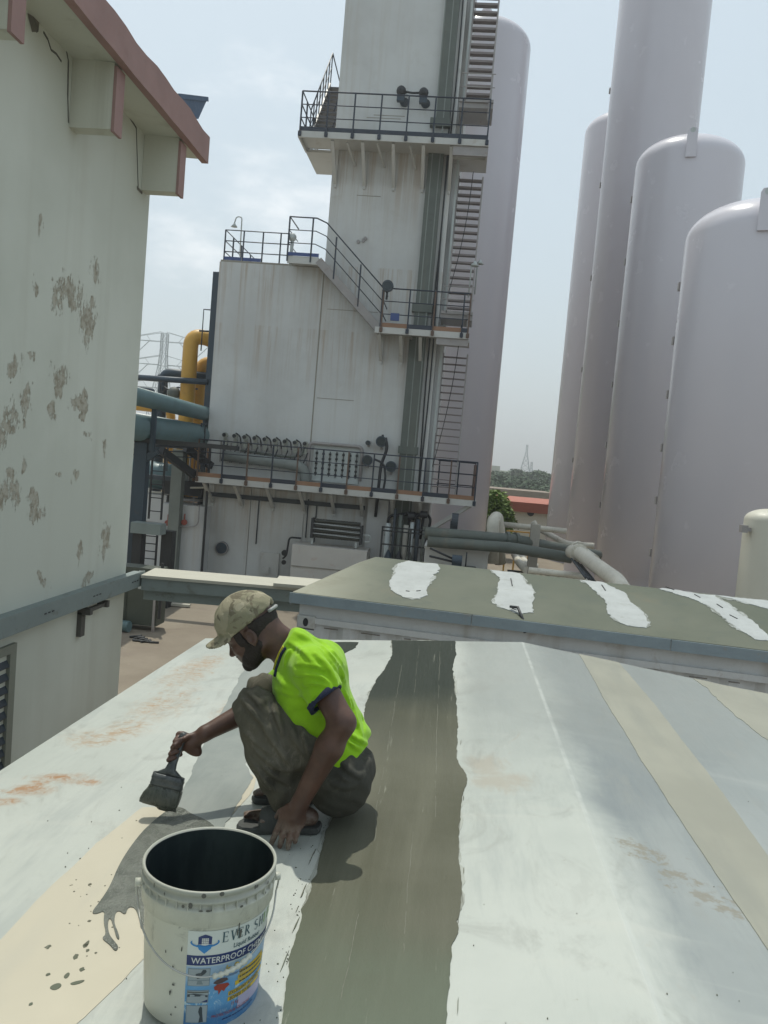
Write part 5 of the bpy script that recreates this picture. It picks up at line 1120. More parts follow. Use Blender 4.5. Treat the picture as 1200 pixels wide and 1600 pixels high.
def poly(name, pts, mat, off, parent=lab):
    """a small printed shape, pts in label metres"""
    c_ = (sum(p[0] for p in pts)/len(pts), sum(p[1] for p in pts)/len(pts)); n = len(pts)
    return MB().add([cyl(*c_, off)]+[cyl(*p, off) for p in pts], [(0, i+1, (i+1) % n+1) for i in range(n)]).build(name, mat, parent)
def text(txt, u0, v_base, size, mat, off=.0018, wid=1.0, slant=0.0, shear=0.0, name='lettering', extra=0, spacing=1.0):
    cu_ = bpy.data.curves.new('t', 'FONT'); cu_.body = txt; cu_.size = 1; cu_.resolution_u = 3; cu_.shear = shear; cu_.offset = extra; cu_.space_character = spacing
    to = bpy.data.objects.new('t', cu_); C.objects.link(to); bpy.context.view_layer.update()
    me = bpy.data.meshes.new_from_object(to.evaluated_get(bpy.context.evaluated_depsgraph_get())); bpy.data.objects.remove(to)
    o3 = bk.location
    for v_ in me.vertices:
        x, y = v_.co.x*size*wid, v_.co.y*size; q = cyl(u0+x, v_base-y+slant*x, off)-o3; v_.co = q
    me.materials.append(mat); o = bpy.data.objects.new(name, me); C.objects.link(o); o.parent = lab; return o
# serif capitals drawn stroke by stroke
def serif(txt, u0, vb, ht, adv, mat, off=.0018):
    t = .0031; f = .0012; sf = .0011; m = MB()
    def st(x0, y0, x1, y1, w):  # stroke in letter units, y up, metres
        a = Vector((x0, y0)); b = Vector((x1, y1)); d = (b-a).normalized(); nn = Vector((-d.y, d.x))*w/2
        m.add([cyl(u+p.x, vb-p.y, off) for p in (a-nn, b-nn, b+nn, a+nn)], [(0,1,2,3)])
    W_ = adv*.70
    for i, ch_ in enumerate(txt):
        u = u0+adv*i; s_ = lambda x: st(x-t*.9, sf/2, x+t*.9, sf/2, sf) or st(x-t*.9, ht-sf/2, x+t*.9, ht-sf/2, sf)
        if ch_ in 'EHILDR': st(t/2, 0, t/2, ht, t); s_(t/2)
        if ch_ == 'E': st(0, sf/2, W_*.92, sf/2, sf); st(0, ht-sf/2, W_*.88, ht-sf/2, sf); st(0, ht*.52, W_*.7, ht*.52, sf); st(W_*.88, 0, W_*.92, ht*.22, f); st(W_*.86, ht, W_*.86, ht*.8, f); st(W_*.7, ht*.44, W_*.7, ht*.6, f)
        if ch_ == 'L': st(0, sf/2, W_*.9, sf/2, sf); st(W_*.88, 0, W_*.9, ht*.25, f)
        if ch_ == 'H': st(W_, 0, W_, ht, t); s_(W_); st(t, ht*.52, W_, ht*.52, sf)
        if ch_ == 'V': st(t*.4, ht, W_*.55, 0, t); st(W_*1.0, ht, W_*.55, 0, f*1.2); st(-t*.6, ht-sf/2, t*1.4, ht-sf/2, sf); st(W_*.8, ht-sf/2, W_*1.2, ht-sf/2, sf)
        if ch_ in 'RD':
            top_, bot_, = ht, (ht*.47 if ch_ == 'R' else 0); cyy = (top_+bot_)/2; ry = (top_-bot_)/2; rx = W_*(.75 if ch_ == 'R' else .95)-t; pr = None
            for k in range(9):
                a = math.pi/2-math.pi*k/8; p_ = (t+rx*math.cos(a)*.95, cyy+(ry-sf/2)*math.sin(a))
                if pr: st(*pr, *p_, sf+(t-sf)*math.sin(math.pi*(k-.5)/8))
                pr = p_
            if ch_ == 'R': st(W_*.4, ht*.47, W_*.98, 0, t*.85); st(W_*.85, sf/2, W_*1.15, sf/2, sf)
        if ch_ == 'S':
            pr = None
            for k in range(17):
                a = k/16; ang = math.radians(35+215*a*2) if a < .5 else None
                if a <= .5: an_ = math.radians(30+240*(a*2)); p_ = (W_*.45+W_*.38*math.cos(an_), ht*.74+ht*.25*math.sin(an_))
                else: an_ = math.radians(90-240*((a-.5)*2)); p_ = (W_*.45+W_*.40*math.cos(an_), ht*.26+ht*.25*math.sin(an_))
                if pr: st(*pr, *p_, sf+(t-sf)*max(0, math.sin(math.pi*a))**2)
                pr = p_
    return m.build('lettering', mat, lab)
serif('EVER', .073, .0295, .0235, .0172, DGR); serif('SH', .073+.0172*4.55, .0295, .0235, .0172, DGR); serif('IELD', .073+.0172*6.7, .0295, .0235, .0172, GRNP, .0019)
text('Liquid Rubber', .098, .0480, .0150, DGR, wid=.88, extra=.012)
text('WATERPROOF CHEMICAL', .010, .0735, .0195, WPR, wid=.92, off=.0022, extra=.01, spacing=1.02)
text('In-Door', .083, .1020, .0230, YPR, wid=.80, shear=.25, extra=.02); text('+', .140, .0960, .030, BLP, extra=.02)
text('Protective Coating', .083, .1135, .0100, NAVY, wid=.78, shear=.2)
# crest: navy house with windows over a blue shield and swoosh
poly('crest', [(.022+x*.001, .030-y*.001) for x, y in ((0,0),(0,17),(6,20),(14,23),(22,20),(28,17),(28,0))], NAVY, .0014)
for i in range(4):
    for j in range(4): patch(MB(), .0295+i*.0036, .0325+i*.0036, .0155+j*.0038, .0185+j*.0038, .0020, nu=1).build('crest_window', WPR, lab)
poly('crest_shield', [(.020, .031), (.052, .031), (.049, .040), (.036, .051), (.024, .041)], BLP, .0015)
pts_a = [(.036+.030*math.cos(t), .026+.011*math.sin(t)) for t in np.linspace(-.35, 3.5, 24)]; pts_b = [(.036+.027*math.cos(t), .0245+.009*math.sin(t)) for t in np.linspace(3.5, -.35, 24)]
m = MB(); vs = [cyl(*p, .0021) for p in pts_a]+[cyl(*p, .0021) for p in pts_b[::-1]]; m.add(vs, [(i, i+1, 24+i+1, 24+i) for i in range(23)]).build('crest_swoosh', BLP, lab)
# pictures down the left side
for v0, v1, kind in ((.0855, .126, 0), (.136, .166, 1), (.171, .212, 2)):
    fr_ = patch(MB(), .0045, .052, v0, v1, .0013).build('picture', LINEP, lab); patch(MB(), .006, .0505, v0+.0012, v1-.0012, .0016).build('picture_ground', PHOTO, fr_)
    if kind == 0: poly('figure', [(.022,.104),(.021,.098),(.026,.096),(.032,.095),(.036,.088),(.042,.088),(.044,.093),(.040,.098),(.034,.102),(.030,.108),(.025,.109)], PHOTOD, .0019); patch(MB(), .006, .0505, .112, .1135, .0019).build('line', LINEP, lab); poly('figure', [(.024,.122),(.026,.113),(.034,.112),(.038,.122)], LINEP, .0020)
    if kind == 1: poly('figure', [(.006,.146),(.02,.143),(.036,.145),(.05,.148),(.05,.153),(.036,.150),(.02,.150),(.006,.152)], PHOTOD, .0019); patch(MB(), .006, .0505, .139, .142, .0019).build('line', GREEN, lab); poly('figure', [(.036,.163),(.05,.158),(.05,.164)], NAVY, .0019)
    if kind == 2: poly('figure', [(.033,.178),(.036,.173),(.040,.176),(.041,.19),(.044,.21),(.034,.211),(.036,.197),(.032,.186)], PHOTOD, .0019)
# red and brown figure, yellow strips, lilac block, small print
poly('drawing', [(.060,.122),(.066,.116),(.078,.113),(.090,.115),(.094,.121),(.080,.125),(.068,.126)], BRNP, .0017)
poly('drawing', [(.062,.131),(.070,.126),(.094,.128),(.098,.134),(.090,.139),(.086,.146),(.080,.141),(.074,.151),(.072,.141),(.064,.138)], REDP, .0018)
for i, (u0, u1, v0, mt) in enumerate(((.122,.205,.1085,YPR),(.118,.215,.1200,YPR),(.112,.215,.1315,YPR),(.097,.215,.1510,YPR),(.097,.20,.1640,YPR))):
    patch(MB(), u0, u1, v0, v0+.0098, .0016, -.06).build('strip', mt, lab)
text('EXCELLENT ADHESION', .099, .1590, .0105, GRP, off=.0021, wid=.85, slant=-.06, shear=.2, extra=.02); text('BONDS TO ALL', .101, .1720, .0105, GRP, off=.0021, wid=.85, slant=-.06, shear=.2, extra=.02)
for i in range(3):
    m = MB(); u = .122+i*0; 
    for k in range(9): w_ = .005+.004*rs.random(); patch(m, u, u+w_, .1112+i*.0115, .1150+i*.0115, .0021, nu=1); u += w_+.0014
    m.build('small_print', GRP, lab)
patch(MB(), .125, .215, .172, .20, .0012).build('block', LILP, lab); text('15 Kg', .106, .186, .011, REDP, wid=.8); text('PROTECTION & SOLUTIONS', .062, .2045, .0095, REDP, wid=.85, slant=-.03)
m = MB(); u = .088
for k in range(12): w_ = .004+.004*rs.random(); patch(m, u, u+w_, .2120-.0003*k, .2145-.0003*k, .0016, nu=1); u += w_+.0015
m.build('small_print', NAVY, lab)
# bail
ea = th0+.06; ex = Vector((-math.sin(ea), math.cos(ea), 0)); en = Vector((math.cos(ea), math.sin(ea), 0))
if ex.x < 0: ex = -ex
c0 = Vector((BX, BY, BZ0+h-.052)); pts_ = []
for t in np.linspace(0, math.pi, 41):
    x = -.160*math.cos(t); o_ = math.sqrt(max(0, .1535**2-min(x*x, .1535**2)))
    pts_.append(c0+ex*x+en*(o_*min(1, 1.02))+Vector((0, 0, -.132*math.sin(t)**.9)))
WIRE = paint('bail_wire', (.45, .45, .42), .1, 10, .35, metal=.6)
bail = MB().tube(pts_, .0021, 7).build('bail', WIRE, bk)
g0 = [p+en*.001 for p in pts_[21:29]]; m = MB(); k = 0
gp = [g0[0].lerp(g0[-1], i/28) for i in range(29)]; gp = []
for i in range(29):
    f_ = i/28*7; a = g0[int(f_)] if f_ < 7 else g0[7]; b = g0[min(7, int(f_)+1)]; gp.append(a.lerp(b, f_-int(f_) if f_ < 7 else 0))
m.tube(gp, [.0042+.0022*(math.sin(i*1.5) > 0) for i in range(29)], 8).build('grip', PLAS, bail)
for sg in (-1, 1):
    q = c0+ex*sg*.153; MB().tube([q-ex*sg*.006, q+ex*sg*.010], .009, 12).build('ear', PLAS, bk)

# ================================================================== THE MAN, grown from a distance field so limbs flow into each other
class Field:
    def __init__(s, lo, hi, h):
        s.lo = np.array(lo, float); s.h = h; s.n = np.ceil((np.array(hi)-s.lo)/h).astype(int)+1
        s.d = np.full(s.n, 1.0, np.float32); s.ax = [s.lo[i]+h*np.arange(s.n[i]) for i in range(3)]
    def blk(s, lo, hi):
        a = np.clip(((np.array(lo)-s.lo)/s.h).astype(int)-1, 0, s.n); b = np.clip(((np.array(hi)-s.lo)/s.h).astype(int)+2, 0, s.n)
        sl = tuple(slice(int(a[i]), int(b[i])) for i in range(3))
        return sl, np.meshgrid(*[s.ax[i][sl[i]] for i in range(3)], indexing='ij', sparse=True)
    def put(s, f, lo, hi, k, op='add', clip=()):
        sl, (X, Y, Z) = s.blk(lo, hi)
        if any(q.stop <= q.start for q in sl): return s
        g = f(X, Y, Z)
        for p, n in clip: g = np.maximum(g, (X-p[0])*n[0]+(Y-p[1])*n[1]+(Z-p[2])*n[2])
        a = s.d[sl]
        if op == 'add':
            q = np.maximum(k-np.abs(a-g), 0)/k; s.d[sl] = np.minimum(a, g)-q*q*k*.25
        else:
            g = -g; q = np.maximum(k-np.abs(a-g), 0)/k; s.d[sl] = np.maximum(a, g)+q*q*k*.25
        return s
    def cone(s, a, b, ra, rb, k=.02, op='add', clip=()):
        a, b = np.array(a, float), np.array(b, float); ba = b-a; L2 = ba@ba; m = max(ra, rb)+k+.012
        def f(X, Y, Z):
            t = np.clip(((X-a[0])*ba[0]+(Y-a[1])*ba[1]+(Z-a[2])*ba[2])/L2, 0, 1)
            return np.sqrt((X-a[0]-t*ba[0])**2+(Y-a[1]-t*ba[1])**2+(Z-a[2]-t*ba[2])**2)-(ra+(rb-ra)*t)
        return s.put(f, np.minimum(a, b)-m, np.maximum(a, b)+m, k, op, clip)
    def ell(s, c, r, axes=None, k=.02, op='add', clip=()):
        c = np.array(c, float); r = np.array(r, float); A = np.eye(3) if axes is None else np.array([list(q) for q in axes]); m = r.max()+k+.012
        def f(X, Y, Z):
            x, y, z = X-c[0], Y-c[1], Z-c[2]; q = [(x*A[i][0]+y*A[i][1]+z*A[i][2]) for i in range(3)]
            k0 = np.sqrt(sum((q[i]/r[i])**2 for i in range(3))); k1 = np.sqrt(sum((q[i]/r[i]**2)**2 for i in range(3)))+1e-9
            return k0*(k0-1)/k1
        return s.put(f, c-m, c+m, k, op, clip)
    def warp(s, f):
        X, Y, Z = np.meshgrid(*s.ax, indexing='ij', sparse=True); s.d += f(X, Y, Z).astype(np.float32); return s
    def mesh(s, name, mat, parent, label=None, smooth=1):
        d = s.d; neg = d < 0; n = s.n
        acc = np.zeros(tuple(n-1)+(3,), np.float32); cnt = np.zeros(tuple(n-1), np.int16); quads = []
        corner = lambda a, dx, dy, dz: a[dx:n[0]-1+dx, dy:n[1]-1+dy, dz:n[2]-1+dz]
        for ax in range(3):
            o = [q for q in range(3) if q != ax]
            for i in (0, 1):
                for j in (0, 1):
                    p = [0, 0, 0]; p[o[0]] = i; p[o[1]] = j; q = list(p); q[ax] = 1
                    A_, B_ = corner(d, *p), corner(d, *q); ch = (A_ < 0) != (B_ < 0); t = np.where(ch, A_/np.where(ch, A_-B_, 1), 0)
                    for c_ in range(3): acc[..., c_] += np.where(ch, t if c_ == ax else p[c_], 0)
                    cnt += ch
        act = cnt > 0; idx = -np.ones(cnt.shape, np.int64); idx[act] = np.arange(act.sum())
        I = np.argwhere(act); V = (I+acc[act]/cnt[act][:, None])*s.h+s.lo
        for ax in range(3):
            sl0 = [slice(None)]*3; sl1 = [slice(None)]*3; sl0[ax] = slice(0, -1); sl1[ax] = slice(1, None)
            ch = neg[tuple(sl0)] != neg[tuple(sl1)]; E_ = np.argwhere(ch); E_ = E_[(E_ > 0).all(1) & (E_ < n-1).all(1)]
            fl = neg[tuple(sl0)][tuple(E_.T)]; b, c_ = [(1, 2), (2, 0), (0, 1)][ax]
            def g(db, dc): q = E_.copy(); q[:, b] -= db; q[:, c_] -= dc; return idx[tuple(q.T)]
            Q = np.stack([g(0, 0), g(1, 0), g(1, 1), g(0, 1)], 1); Q[~fl] = Q[~fl][:, ::-1]; quads.append(Q[(Q >= 0).all(1)])
        Q = np.concatenate(quads)
        for _ in range(smooth):
            S = np.zeros_like(V); N_ = np.zeros(len(V))
            for a, b in ((0, 1), (1, 2), (2, 3), (3, 0)):
                np.add.at(S, Q[:, a], V[Q[:, b]]); np.add.at(N_, Q[:, a], 1); np.add.at(S, Q[:, b], V[Q[:, a]]); np.add.at(N_, Q[:, b], 1)
            V = V*.5+(S/np.maximum(N_, 1)[:, None])*.5
        o3 = Vector((0, 0, 0)); q = parent
        while q is not None: o3 += q.location; q = q.parent
        me = bpy.data.meshes.new(name); me.vertices.add(len(V)); me.vertices.foreach_set('co', (V-np.array(o3)).astype(np.float32).ravel())
        me.loops.add(Q.size); me.loops.foreach_set('vertex_index', Q.ravel().astype(np.int32)); me.polygons.add(len(Q))
        me.polygons.foreach_set('loop_start', np.arange(0, Q.size, 4, dtype=np.int32)); me.polygons.foreach_set('use_smooth', np.ones(len(Q), bool)); me.update(calc_edges=True)
        me.materials.append(mat); o = bpy.data.objects.new(name, me); C.objects.link(o); o.parent = parent
        if label: o['label'] = label
        return o
def surf(F_, px, py, y0=2.34, y1=2.95):
    d = ray(px, py); Ys = np.arange(y0, y1, .0015); pts_ = np.array([0, 0, EYE])+d[None]*(Ys/d[1])[:, None]; I = np.round((pts_-F_.lo)/F_.h).astype(int)
    ok = (I >= 0).all(1) & (I < F_.n).all(1); 
    for p, i, o_ in zip(pts_, I, ok):
        if o_ and F_.d[tuple(i)] < 0: return p
    return None
def creases(F_, lines, r, k, op='add', s_=3.6375, ox=300, oy=900):
    segs = []
    for ln in lines:
        q = arc([Vector((x/s_+ox, y/s_+oy, 0)) for x, y in ln], 12, 3) if len(ln) > 2 else [Vector((x/s_+ox, y/s_+oy, 0)) for x, y in ln]
        pp = [surf(F_, p.x, p.y) for p in q]; n_ = len(pp)
        for i in range(n_-1):
            a, b = pp[i], pp[i+1]
            if a is None or b is None or np.linalg.norm(a-b) > .08: continue
            w0, w1 = math.sin(math.pi*(i+.3)/(n_-.4)), math.sin(math.pi*(i+1.3)/(n_-.4)); segs.append((a, b, r*(.3+.7*abs(w0)), r*(.3+.7*abs(w1))))
    for a, b, ra, rb_ in segs: F_.cone(a, b, ra, rb_, k, op)
def V3(px, py, Y): return np.array(P(px, py, Y))
def nz(v): v = np.array(v, float); return v/np.linalg.norm(v)

foot_z = zroof(-.5)
man = thing('person', 'man in neon green t-shirt and camouflage cap squatting on the white roof', 'person', (-.45, 2.68, foot_z))
# joints
HEAD = V3(393, 977, 2.66); NECK = V3(452, 1012, 2.68)
hf = nz((-.80, 0, -.60)); hu = nz((-.60, 0, .80)); hs = np.array([0., 1., 0.])     # head: forward, up, sideways
PEL = V3(530, 1205, 2.69); CH = V3(491, 1080, 2.67); BEL = V3(518, 1150, 2.68)
tu = nz(NECK-PEL); tf = nz(np.cross(np.array([0, 1., 0]), tu)*1.0); tf = tf if tf[0] < 0 else -tf; ts = np.array([0, 1., 0])
SHn = V3(490, 1046, 2.52); ELn = V3(535, 1129, 2.45); WRn = V3(468, 1256, 2.44)
SHf = V3(470, 1044, 2.83); ELf = V3(408, 1100, 2.86); WRf = V3(320, 1146, 2.74)
KNn = V3(399, 1108, 2.55); ANn = V3(452, 1262, 2.575); HIPn = V3(532, 1205, 2.60)
KNf = V3(413, 1084, 2.80); ANf = V3(440, 1240, 2.82); HIPf = V3(528, 1200, 2.78)
s = NT('brown_skin'); n1 = s.noise(14, 5, .6); n2 = s.noise(40, 5, .7); sx = s.sep()
dusty = s.mr(s.ma('ADD', sx[2], s.ma('MULTIPLY', n2, .10)), .19, .07)   # sealer and dust on the lower hand and foot
col = s.mix(s.mr(n1, .35, .65), (.070, .034, .023), (.105, .052, .035)); col = s.mix(s.ma('MULTIPLY', dusty, s.mr(n2, .42, .6, .15, .75)), col, (.27, .235, .19))
s.put(s.b.inputs['Subsurface Weight'], .06); s.put(s.b.inputs['Subsurface Radius'], (.02, .008, .005)) if 'Subsurface Radius' in s.b.inputs else None
s.b.inputs['Subsurface Radius'].default_value = (.02, .008, .005)
SKIN = s.done(col, .48, n2, .002, .35)

B = Field((-1.06, 2.33, 2.79), (-.12, 3.02, 3.68), .004)
def head_shape(F_, grow=0.0, face=True):
    g = grow
    F_.ell(HEAD+hf*.005+hu*.012, (.098+g, .076+g, .088+g), (hf, hs, hu), .02)
    F_.ell(HEAD+hf*.030-hu*.045, (.070+g, .063+g, .060+g), (hf, hs, hu), .02)
    F_.ell(HEAD+hf*.040-hu*.085, (.052+g, .050+g, .036+g), (hf, hs, hu), .025)
    F_.cone(HEAD+hf*.083-hu*.112, HEAD+hf*.075-hu*.108, .017+g, .02+g, .02)
    for q in (-1, 1): F_.cone(HEAD-hu*.075+hs*q*.050-hf*.01, HEAD+hf*.05-hu*.105+hs*q*.028, .018+g, .016+g, .022)
head_shape(B)
for q in (-1, 1):
    B.cone(HEAD+hf*.090+hu*.002+hs*q*.010, HEAD+hf*.074+hu*.004+hs*q*.046, .009, .008, .012)      # brows
    B.ell(HEAD+hf*.094-hu*.020+hs*q*.032, (.012, .017, .012), (hf, hs, hu), .012, 'sub')            # eye hollows
    B.ell(HEAD+hf*.076-hu*.021+hs*q*.032, (.014, .015, .013), (hf, hs, hu), .004)                   # lids
    B.ell(HEAD+hf*.068-hu*.045+hs*q*.042, (.018, .018, .016), (hf, hs, hu), .014)                   # cheek bones
    e_ = HEAD-hf*.004-hu*.030+hs*q*.079
    B.ell(e_, (.017, .007, .030), (nz(hf+.5*hs*q*-1), nz(hs), hu), .005); B.ell(e_+hs*q*.006+hf*.001, (.009, .006, .018), (hf, hs, hu), .003, 'sub'); B.cone(e_-hu*.02, e_-hu*.03+hf*.004, .006, .005, .004)
B.cone(HEAD+hf*.090-hu*.014, HEAD+hf*.112-hu*.050, .0075, .0105, .010)                            # nose
for q in (-1, 1): B.ell(HEAD+hf*.101-hu*.053+hs*q*.010, (.010, .008, .007), (hf, hs, hu), .006)
B.cone(HEAD+hf*.093-hu*.073+hs*.013, HEAD+hf*.093-hu*.073-hs*.013, .0065, .0065, .006); B.cone(HEAD+hf*.090-hu*.083+hs*.011, HEAD+hf*.090-hu*.083-hs*.011, .0075, .0075, .005)
B.cone(HEAD-hu*.05-hf*.035, NECK+tu*-.02, .055, .062, .03)
B.cone(NECK-tu*.03, SHn+tu*.02, .05, .045, .03); B.cone(NECK-tu*.03, SHf+tu*.02, .05, .045, .03)
B.ell(CH, (.100, .145, .15), (tf, ts, tu), .04); B.ell(BEL, (.095, .125, .13), (tf, ts, tu), .04); B.ell(PEL, (.10, .14, .09), (tf, ts, tu), .04)
def arm(sh, el, wr, r):
    B.cone(sh, el, r[0], r[1], .02); B.cone(el, el+(wr-el)*.3, r[1]*.97, r[2], .02); B.cone(el+(wr-el)*.3, wr, r[2], r[3], .02)
arm(SHn, ELn, WRn, (.047, .041, .043, .0275)); arm(SHf, ELf, WRf, (.049, .042, .040, .028))
for a, b, c_ in ((HIPn, KNn, ANn), (HIPf, KNf, ANf)): B.cone(a, b, .07, .048, .03); B.cone(b, c_, .047, .032, .03)
# feet in sandals, toes towards the left
def foot(an, toe, heel, z, top):
    an, toe, heel = an.copy(), toe.copy(), heel.copy(); toe[2] = zroof(toe[0])+.041; heel[2] = zroof(heel[0])+.050; d = nz(toe-heel); sd = np.array([-d[1], d[0], 0.])
    B.cone(an, heel+d*.03+[0, 0, .01], .030, .030, .02); B.cone(heel, heel+d*.05, .028, .028, .02); B.cone(an+d*.01, toe-d*.06, .030, .020, .02)
    B.ell(toe-d*.065, (.062, .040, .020), (d, sd, (0, 0, 1)), .015)
    for i, (o_, l, r) in enumerate(((-.028, .006, .0115), (-.010, .004, .009), (.005, -.002, .0085), (.019, -.010, .008), (.031, -.020, .0075))): q = toe+sd*o_*top; B.cone(q-d*.02, q+d*l, r, r*.95, .004)
    return toe, heel, d, sd
z_ = foot_z+.020
f1 = foot(ANn, V3(384, 1284, 2.57), V3(484, 1291, 2.57), z_, 1); 
z2 = foot_z+.020; f2 = foot(ANf, V3(404, 1247, 2.80), V3(478, 1252, 2.80), z2, -1)
# near hand hangs down beside the foot, finger tips on the roof
hd = nz(V3(448, 1298, 2.455)-WRn); pn = WRn+hd*.05; hx = np.array([-1., 0, .15]); hx = nz(hx-hd*(hx@hd)); hn = np.cross(hd, hx)
B.cone(WRn, WRn+hd*.035, .0255, .026, .015)
B.ell(WRn+hd*.058, (.046, .018, .048), (hx, hn, hd), .015)
rootz = WRn+hd*.088
tips_ = [(424,1318,2.46), (437,1328,2.445), (450,1326,2.435), (461,1316,2.435)]
for i, (tp, o_, r) in enumerate(zip(tips_, (.031, .011, -.010, -.029), (.0102, .0106, .0102, .0090))):
    a = rootz+hx*o_-hd*(.012 if i in (0, 3) else .004); c_ = V3(*tp); c_[2] = max(c_[2], zroof(c_[0])+.008); L_ = np.linalg.norm(c_-a); b = a+(c_-a)*.46+hn*(-.010 if hn[1] > 0 else .010)
    e_ = a+(c_-a)*.78+hn*(-.006 if hn[1] > 0 else .006); B.cone(a-hd*.02, b, r*1.08, r, .004); B.cone(b, e_, r, r*.92, .003); B.cone(e_, c_, r*.92, r*.82, .003)
a = WRn+hd*.030+hx*.026; b = a+hd*.030+hx*.018+np.array([0, .012, 0]); c_ = b+hd*.030+hx*.004+np.array([0, .010, 0]); B.cone(WRn+hd*.02+hx*.008, a, .014, .013, .008); B.cone(a, b, .012, .0105, .004); B.cone(b, c_, .0105, .009, .003)
# far hand closed round the brush handle
HT, HB = V3(284, 1155, 2.70), V3(268, 1200, 2.665); hdl = nz(HB-HT)
fd = nz(V3(292, 1158, 2.715)-WRf); ku = -hdl; kn = nz(np.cross(fd, ku)); kn = kn if kn[1] < 0 else -kn
PALM = V3(300, 1160, 2.725); GR = V3(280, 1166, 2.69)
B.cone(WRf, PALM, .0245, .025, .015); B.ell(PALM+fd*.012, (.036, .016, .036), (fd, nz(np.cross(ku, fd)), ku), .014)
for i in range(4):
    o_ = .033-.0215*i; r = (.0092, .0096, .0092, .0082)[i]; k0 = PALM+fd*.034+ku*o_+np.array([0, .008, 0]); k1 = GR+ku*o_+fd*.024+np.array([0, .010, 0]); k2 = GR+ku*(o_-.002)+fd*.020-np.array([0, .018, 0]); k3 = GR+ku*(o_-.004)-fd*.006-np.array([0, .020, 0])
    B.cone(k0, k1, r*1.1, r, .004); B.cone(k1, k2, r, r*.95, .003); B.cone(k2, k3, r*.95, r*.85, .003)
t0 = PALM+ku*.026-fd*.005-np.array([0, .010, 0]); t1 = PALM+ku*.036+fd*.022-np.array([0, .022, 0]); t2 = GR+ku*.018+fd*.012-np.array([0, .030, 0])
B.cone(PALM-fd*.01, t0, .015, .013, .008); B.cone(t0, t1, .0125, .011, .004); B.cone(t1, t2, .011, .009, .003)
body = B.mesh('body', SKIN, man, smooth=1)
# eyes: closed down to a slit under the lids
m = MB()
for q in (-1, 1): m.ball(Vector(HEAD+hf*.079-hu*.025+hs*q*.032), .0112, 12)
m.build('eye', paint('eye_white', (.35, .32, .28), .05, 40, .3), man); m = MB()
for q in (-1, 1):
    a_ = [Vector(HEAD+hf*(.0905-.010*abs(t))+hs*(q*.032+t*.015)-hu*(.026-.003*abs(t))) for t in np.linspace(-1, 1, 7)]; m.tube(a_, .0016, 5)
    a_ = [Vector(HEAD+hf*(.101-.018*t)+hs*q*(.012+.036*t)+hu*(.008+.004*math.sin(t*3))) for t in np.linspace(0, 1, 7)]; m.tube(a_, [.0022, .0034, .0036, .0034, .003, .0024, .0012], 5)
HAIRM = paint('black_hair', (.020, .014, .011), .4, 60, .75, bumpd=.006, fine=220)
m.build('eyebrow', HAIRM, man)
# hair at the nape and temples, beard along the jaw
H = Field(HEAD-.19, HEAD+.17, .0033)
cut_up = (HEAD+hu*.012, hu)
H.ell(HEAD+hf*.003+hu*.010, (.102, .080, .092), (hf, hs, hu), .01, clip=(cut_up, (HEAD-hf*.012, hf), (HEAD-hu*.058, -hu)))
for q in (-1, 1): H.ell(HEAD+hf*.02-hu*.012, (.085, .0790, .06), (hf, hs, hu), .004, clip=((HEAD+hf*.052, hf), (HEAD+hf*.022, -hf), (HEAD+hu*.01, hu), (HEAD-hu*.055, -hu), (HEAD+hs*q*.05, -hs*q)))
def beard(F_):
    g = .0045; c1 = ((HEAD-hf*.012, -hf), (HEAD-hu*.062, hu))
    diag = nz(hf*.62+hu*.78); c2 = (HEAD+hf*.050-hu*.066, diag)
    F_.ell(HEAD+hf*.030-hu*.045, (.070+g, .063+g, .060+g), (hf, hs, hu), .02, clip=((HEAD+hf*.005, -hf), c2)); F_.ell(HEAD+hf*.040-hu*.085, (.052+g, .050+g, .036+g), (hf, hs, hu), .02, clip=(c2,))
    F_.cone(HEAD+hf*.083-hu*.114, HEAD+hf*.070-hu*.112, .0195, .023, .02)
    for q in (-1, 1): F_.cone(HEAD-hu*.070+hs*q*.050-hf*.008, HEAD+hf*.05-hu*.105+hs*q*.028, .021, .0185, .02)
    F_.cone(HEAD+hf*.0945-hu*.0655+hs*.020, HEAD+hf*.0945-hu*.0655-hs*.020, .0045, .0045, .004)
beard(H)
H.warp(lambda X, Y, Z: .0012*np.sin(X*420+np.sin(Z*300))*np.sin(Z*390+Y*200)*np.cos(Y*350))
H.mesh('hair', HAIRM, man, 'short black hair and trimmed beard', smooth=0)
# cap
s = NT('camouflage_cloth'); n1 = s.noise(17, 3, .5, None, .4); n2 = s.noise(24, 4, .55, s.vec(loc=(3, 2, 1)), .5); n3 = s.noise(70, 5, .7); fz = s.noise(300, 3, .6)
col = s.mix(s.mr(n1, .47, .53), (.30, .27, .185), (.225, .21, .135)); col = s.mix(s.mr(n2, .55, .60), col, (.15, .13, .085)); col = s.mix(s.mr(n2, .40, .35), col, (.38, .34, .24)); col = s.mix(s.mr(n3, .66, .70, 0, .75), col, (.40, .38, .33)); col = s.mix(s.mr(n3, .33, .28, 0, .8), col, (.04, .035, .025))
CAMO = s.done(col, .9, fz, .0015, .6)
K = Field(HEAD-.2, HEAD+.2, .0035)
cb_ = HEAD+hu*.002; cn_ = nz(-hu+hf*-.02)
CP = (HEAD+hu*.012+hf*.02, nz(-hu-hf*.10))
K.ell(HEAD-hf*.001+hu*.024, (.1085, .087, .094), (hf, hs, hu), .01, clip=(CP,)); K.ell(HEAD+hf*.015+hu*.035, (.098, .080, .090), (hf, hs, hu), .02, clip=(CP,))
K.ell(HEAD+hf*.0+hu*.0, (.098, .0765, .078), (hf, hs, hu), .004, 'sub', clip=())
K.ell(HEAD-hf*.112+hu*.012, (.030, .036, .030), (hf, hs, hu), .004, 'sub')
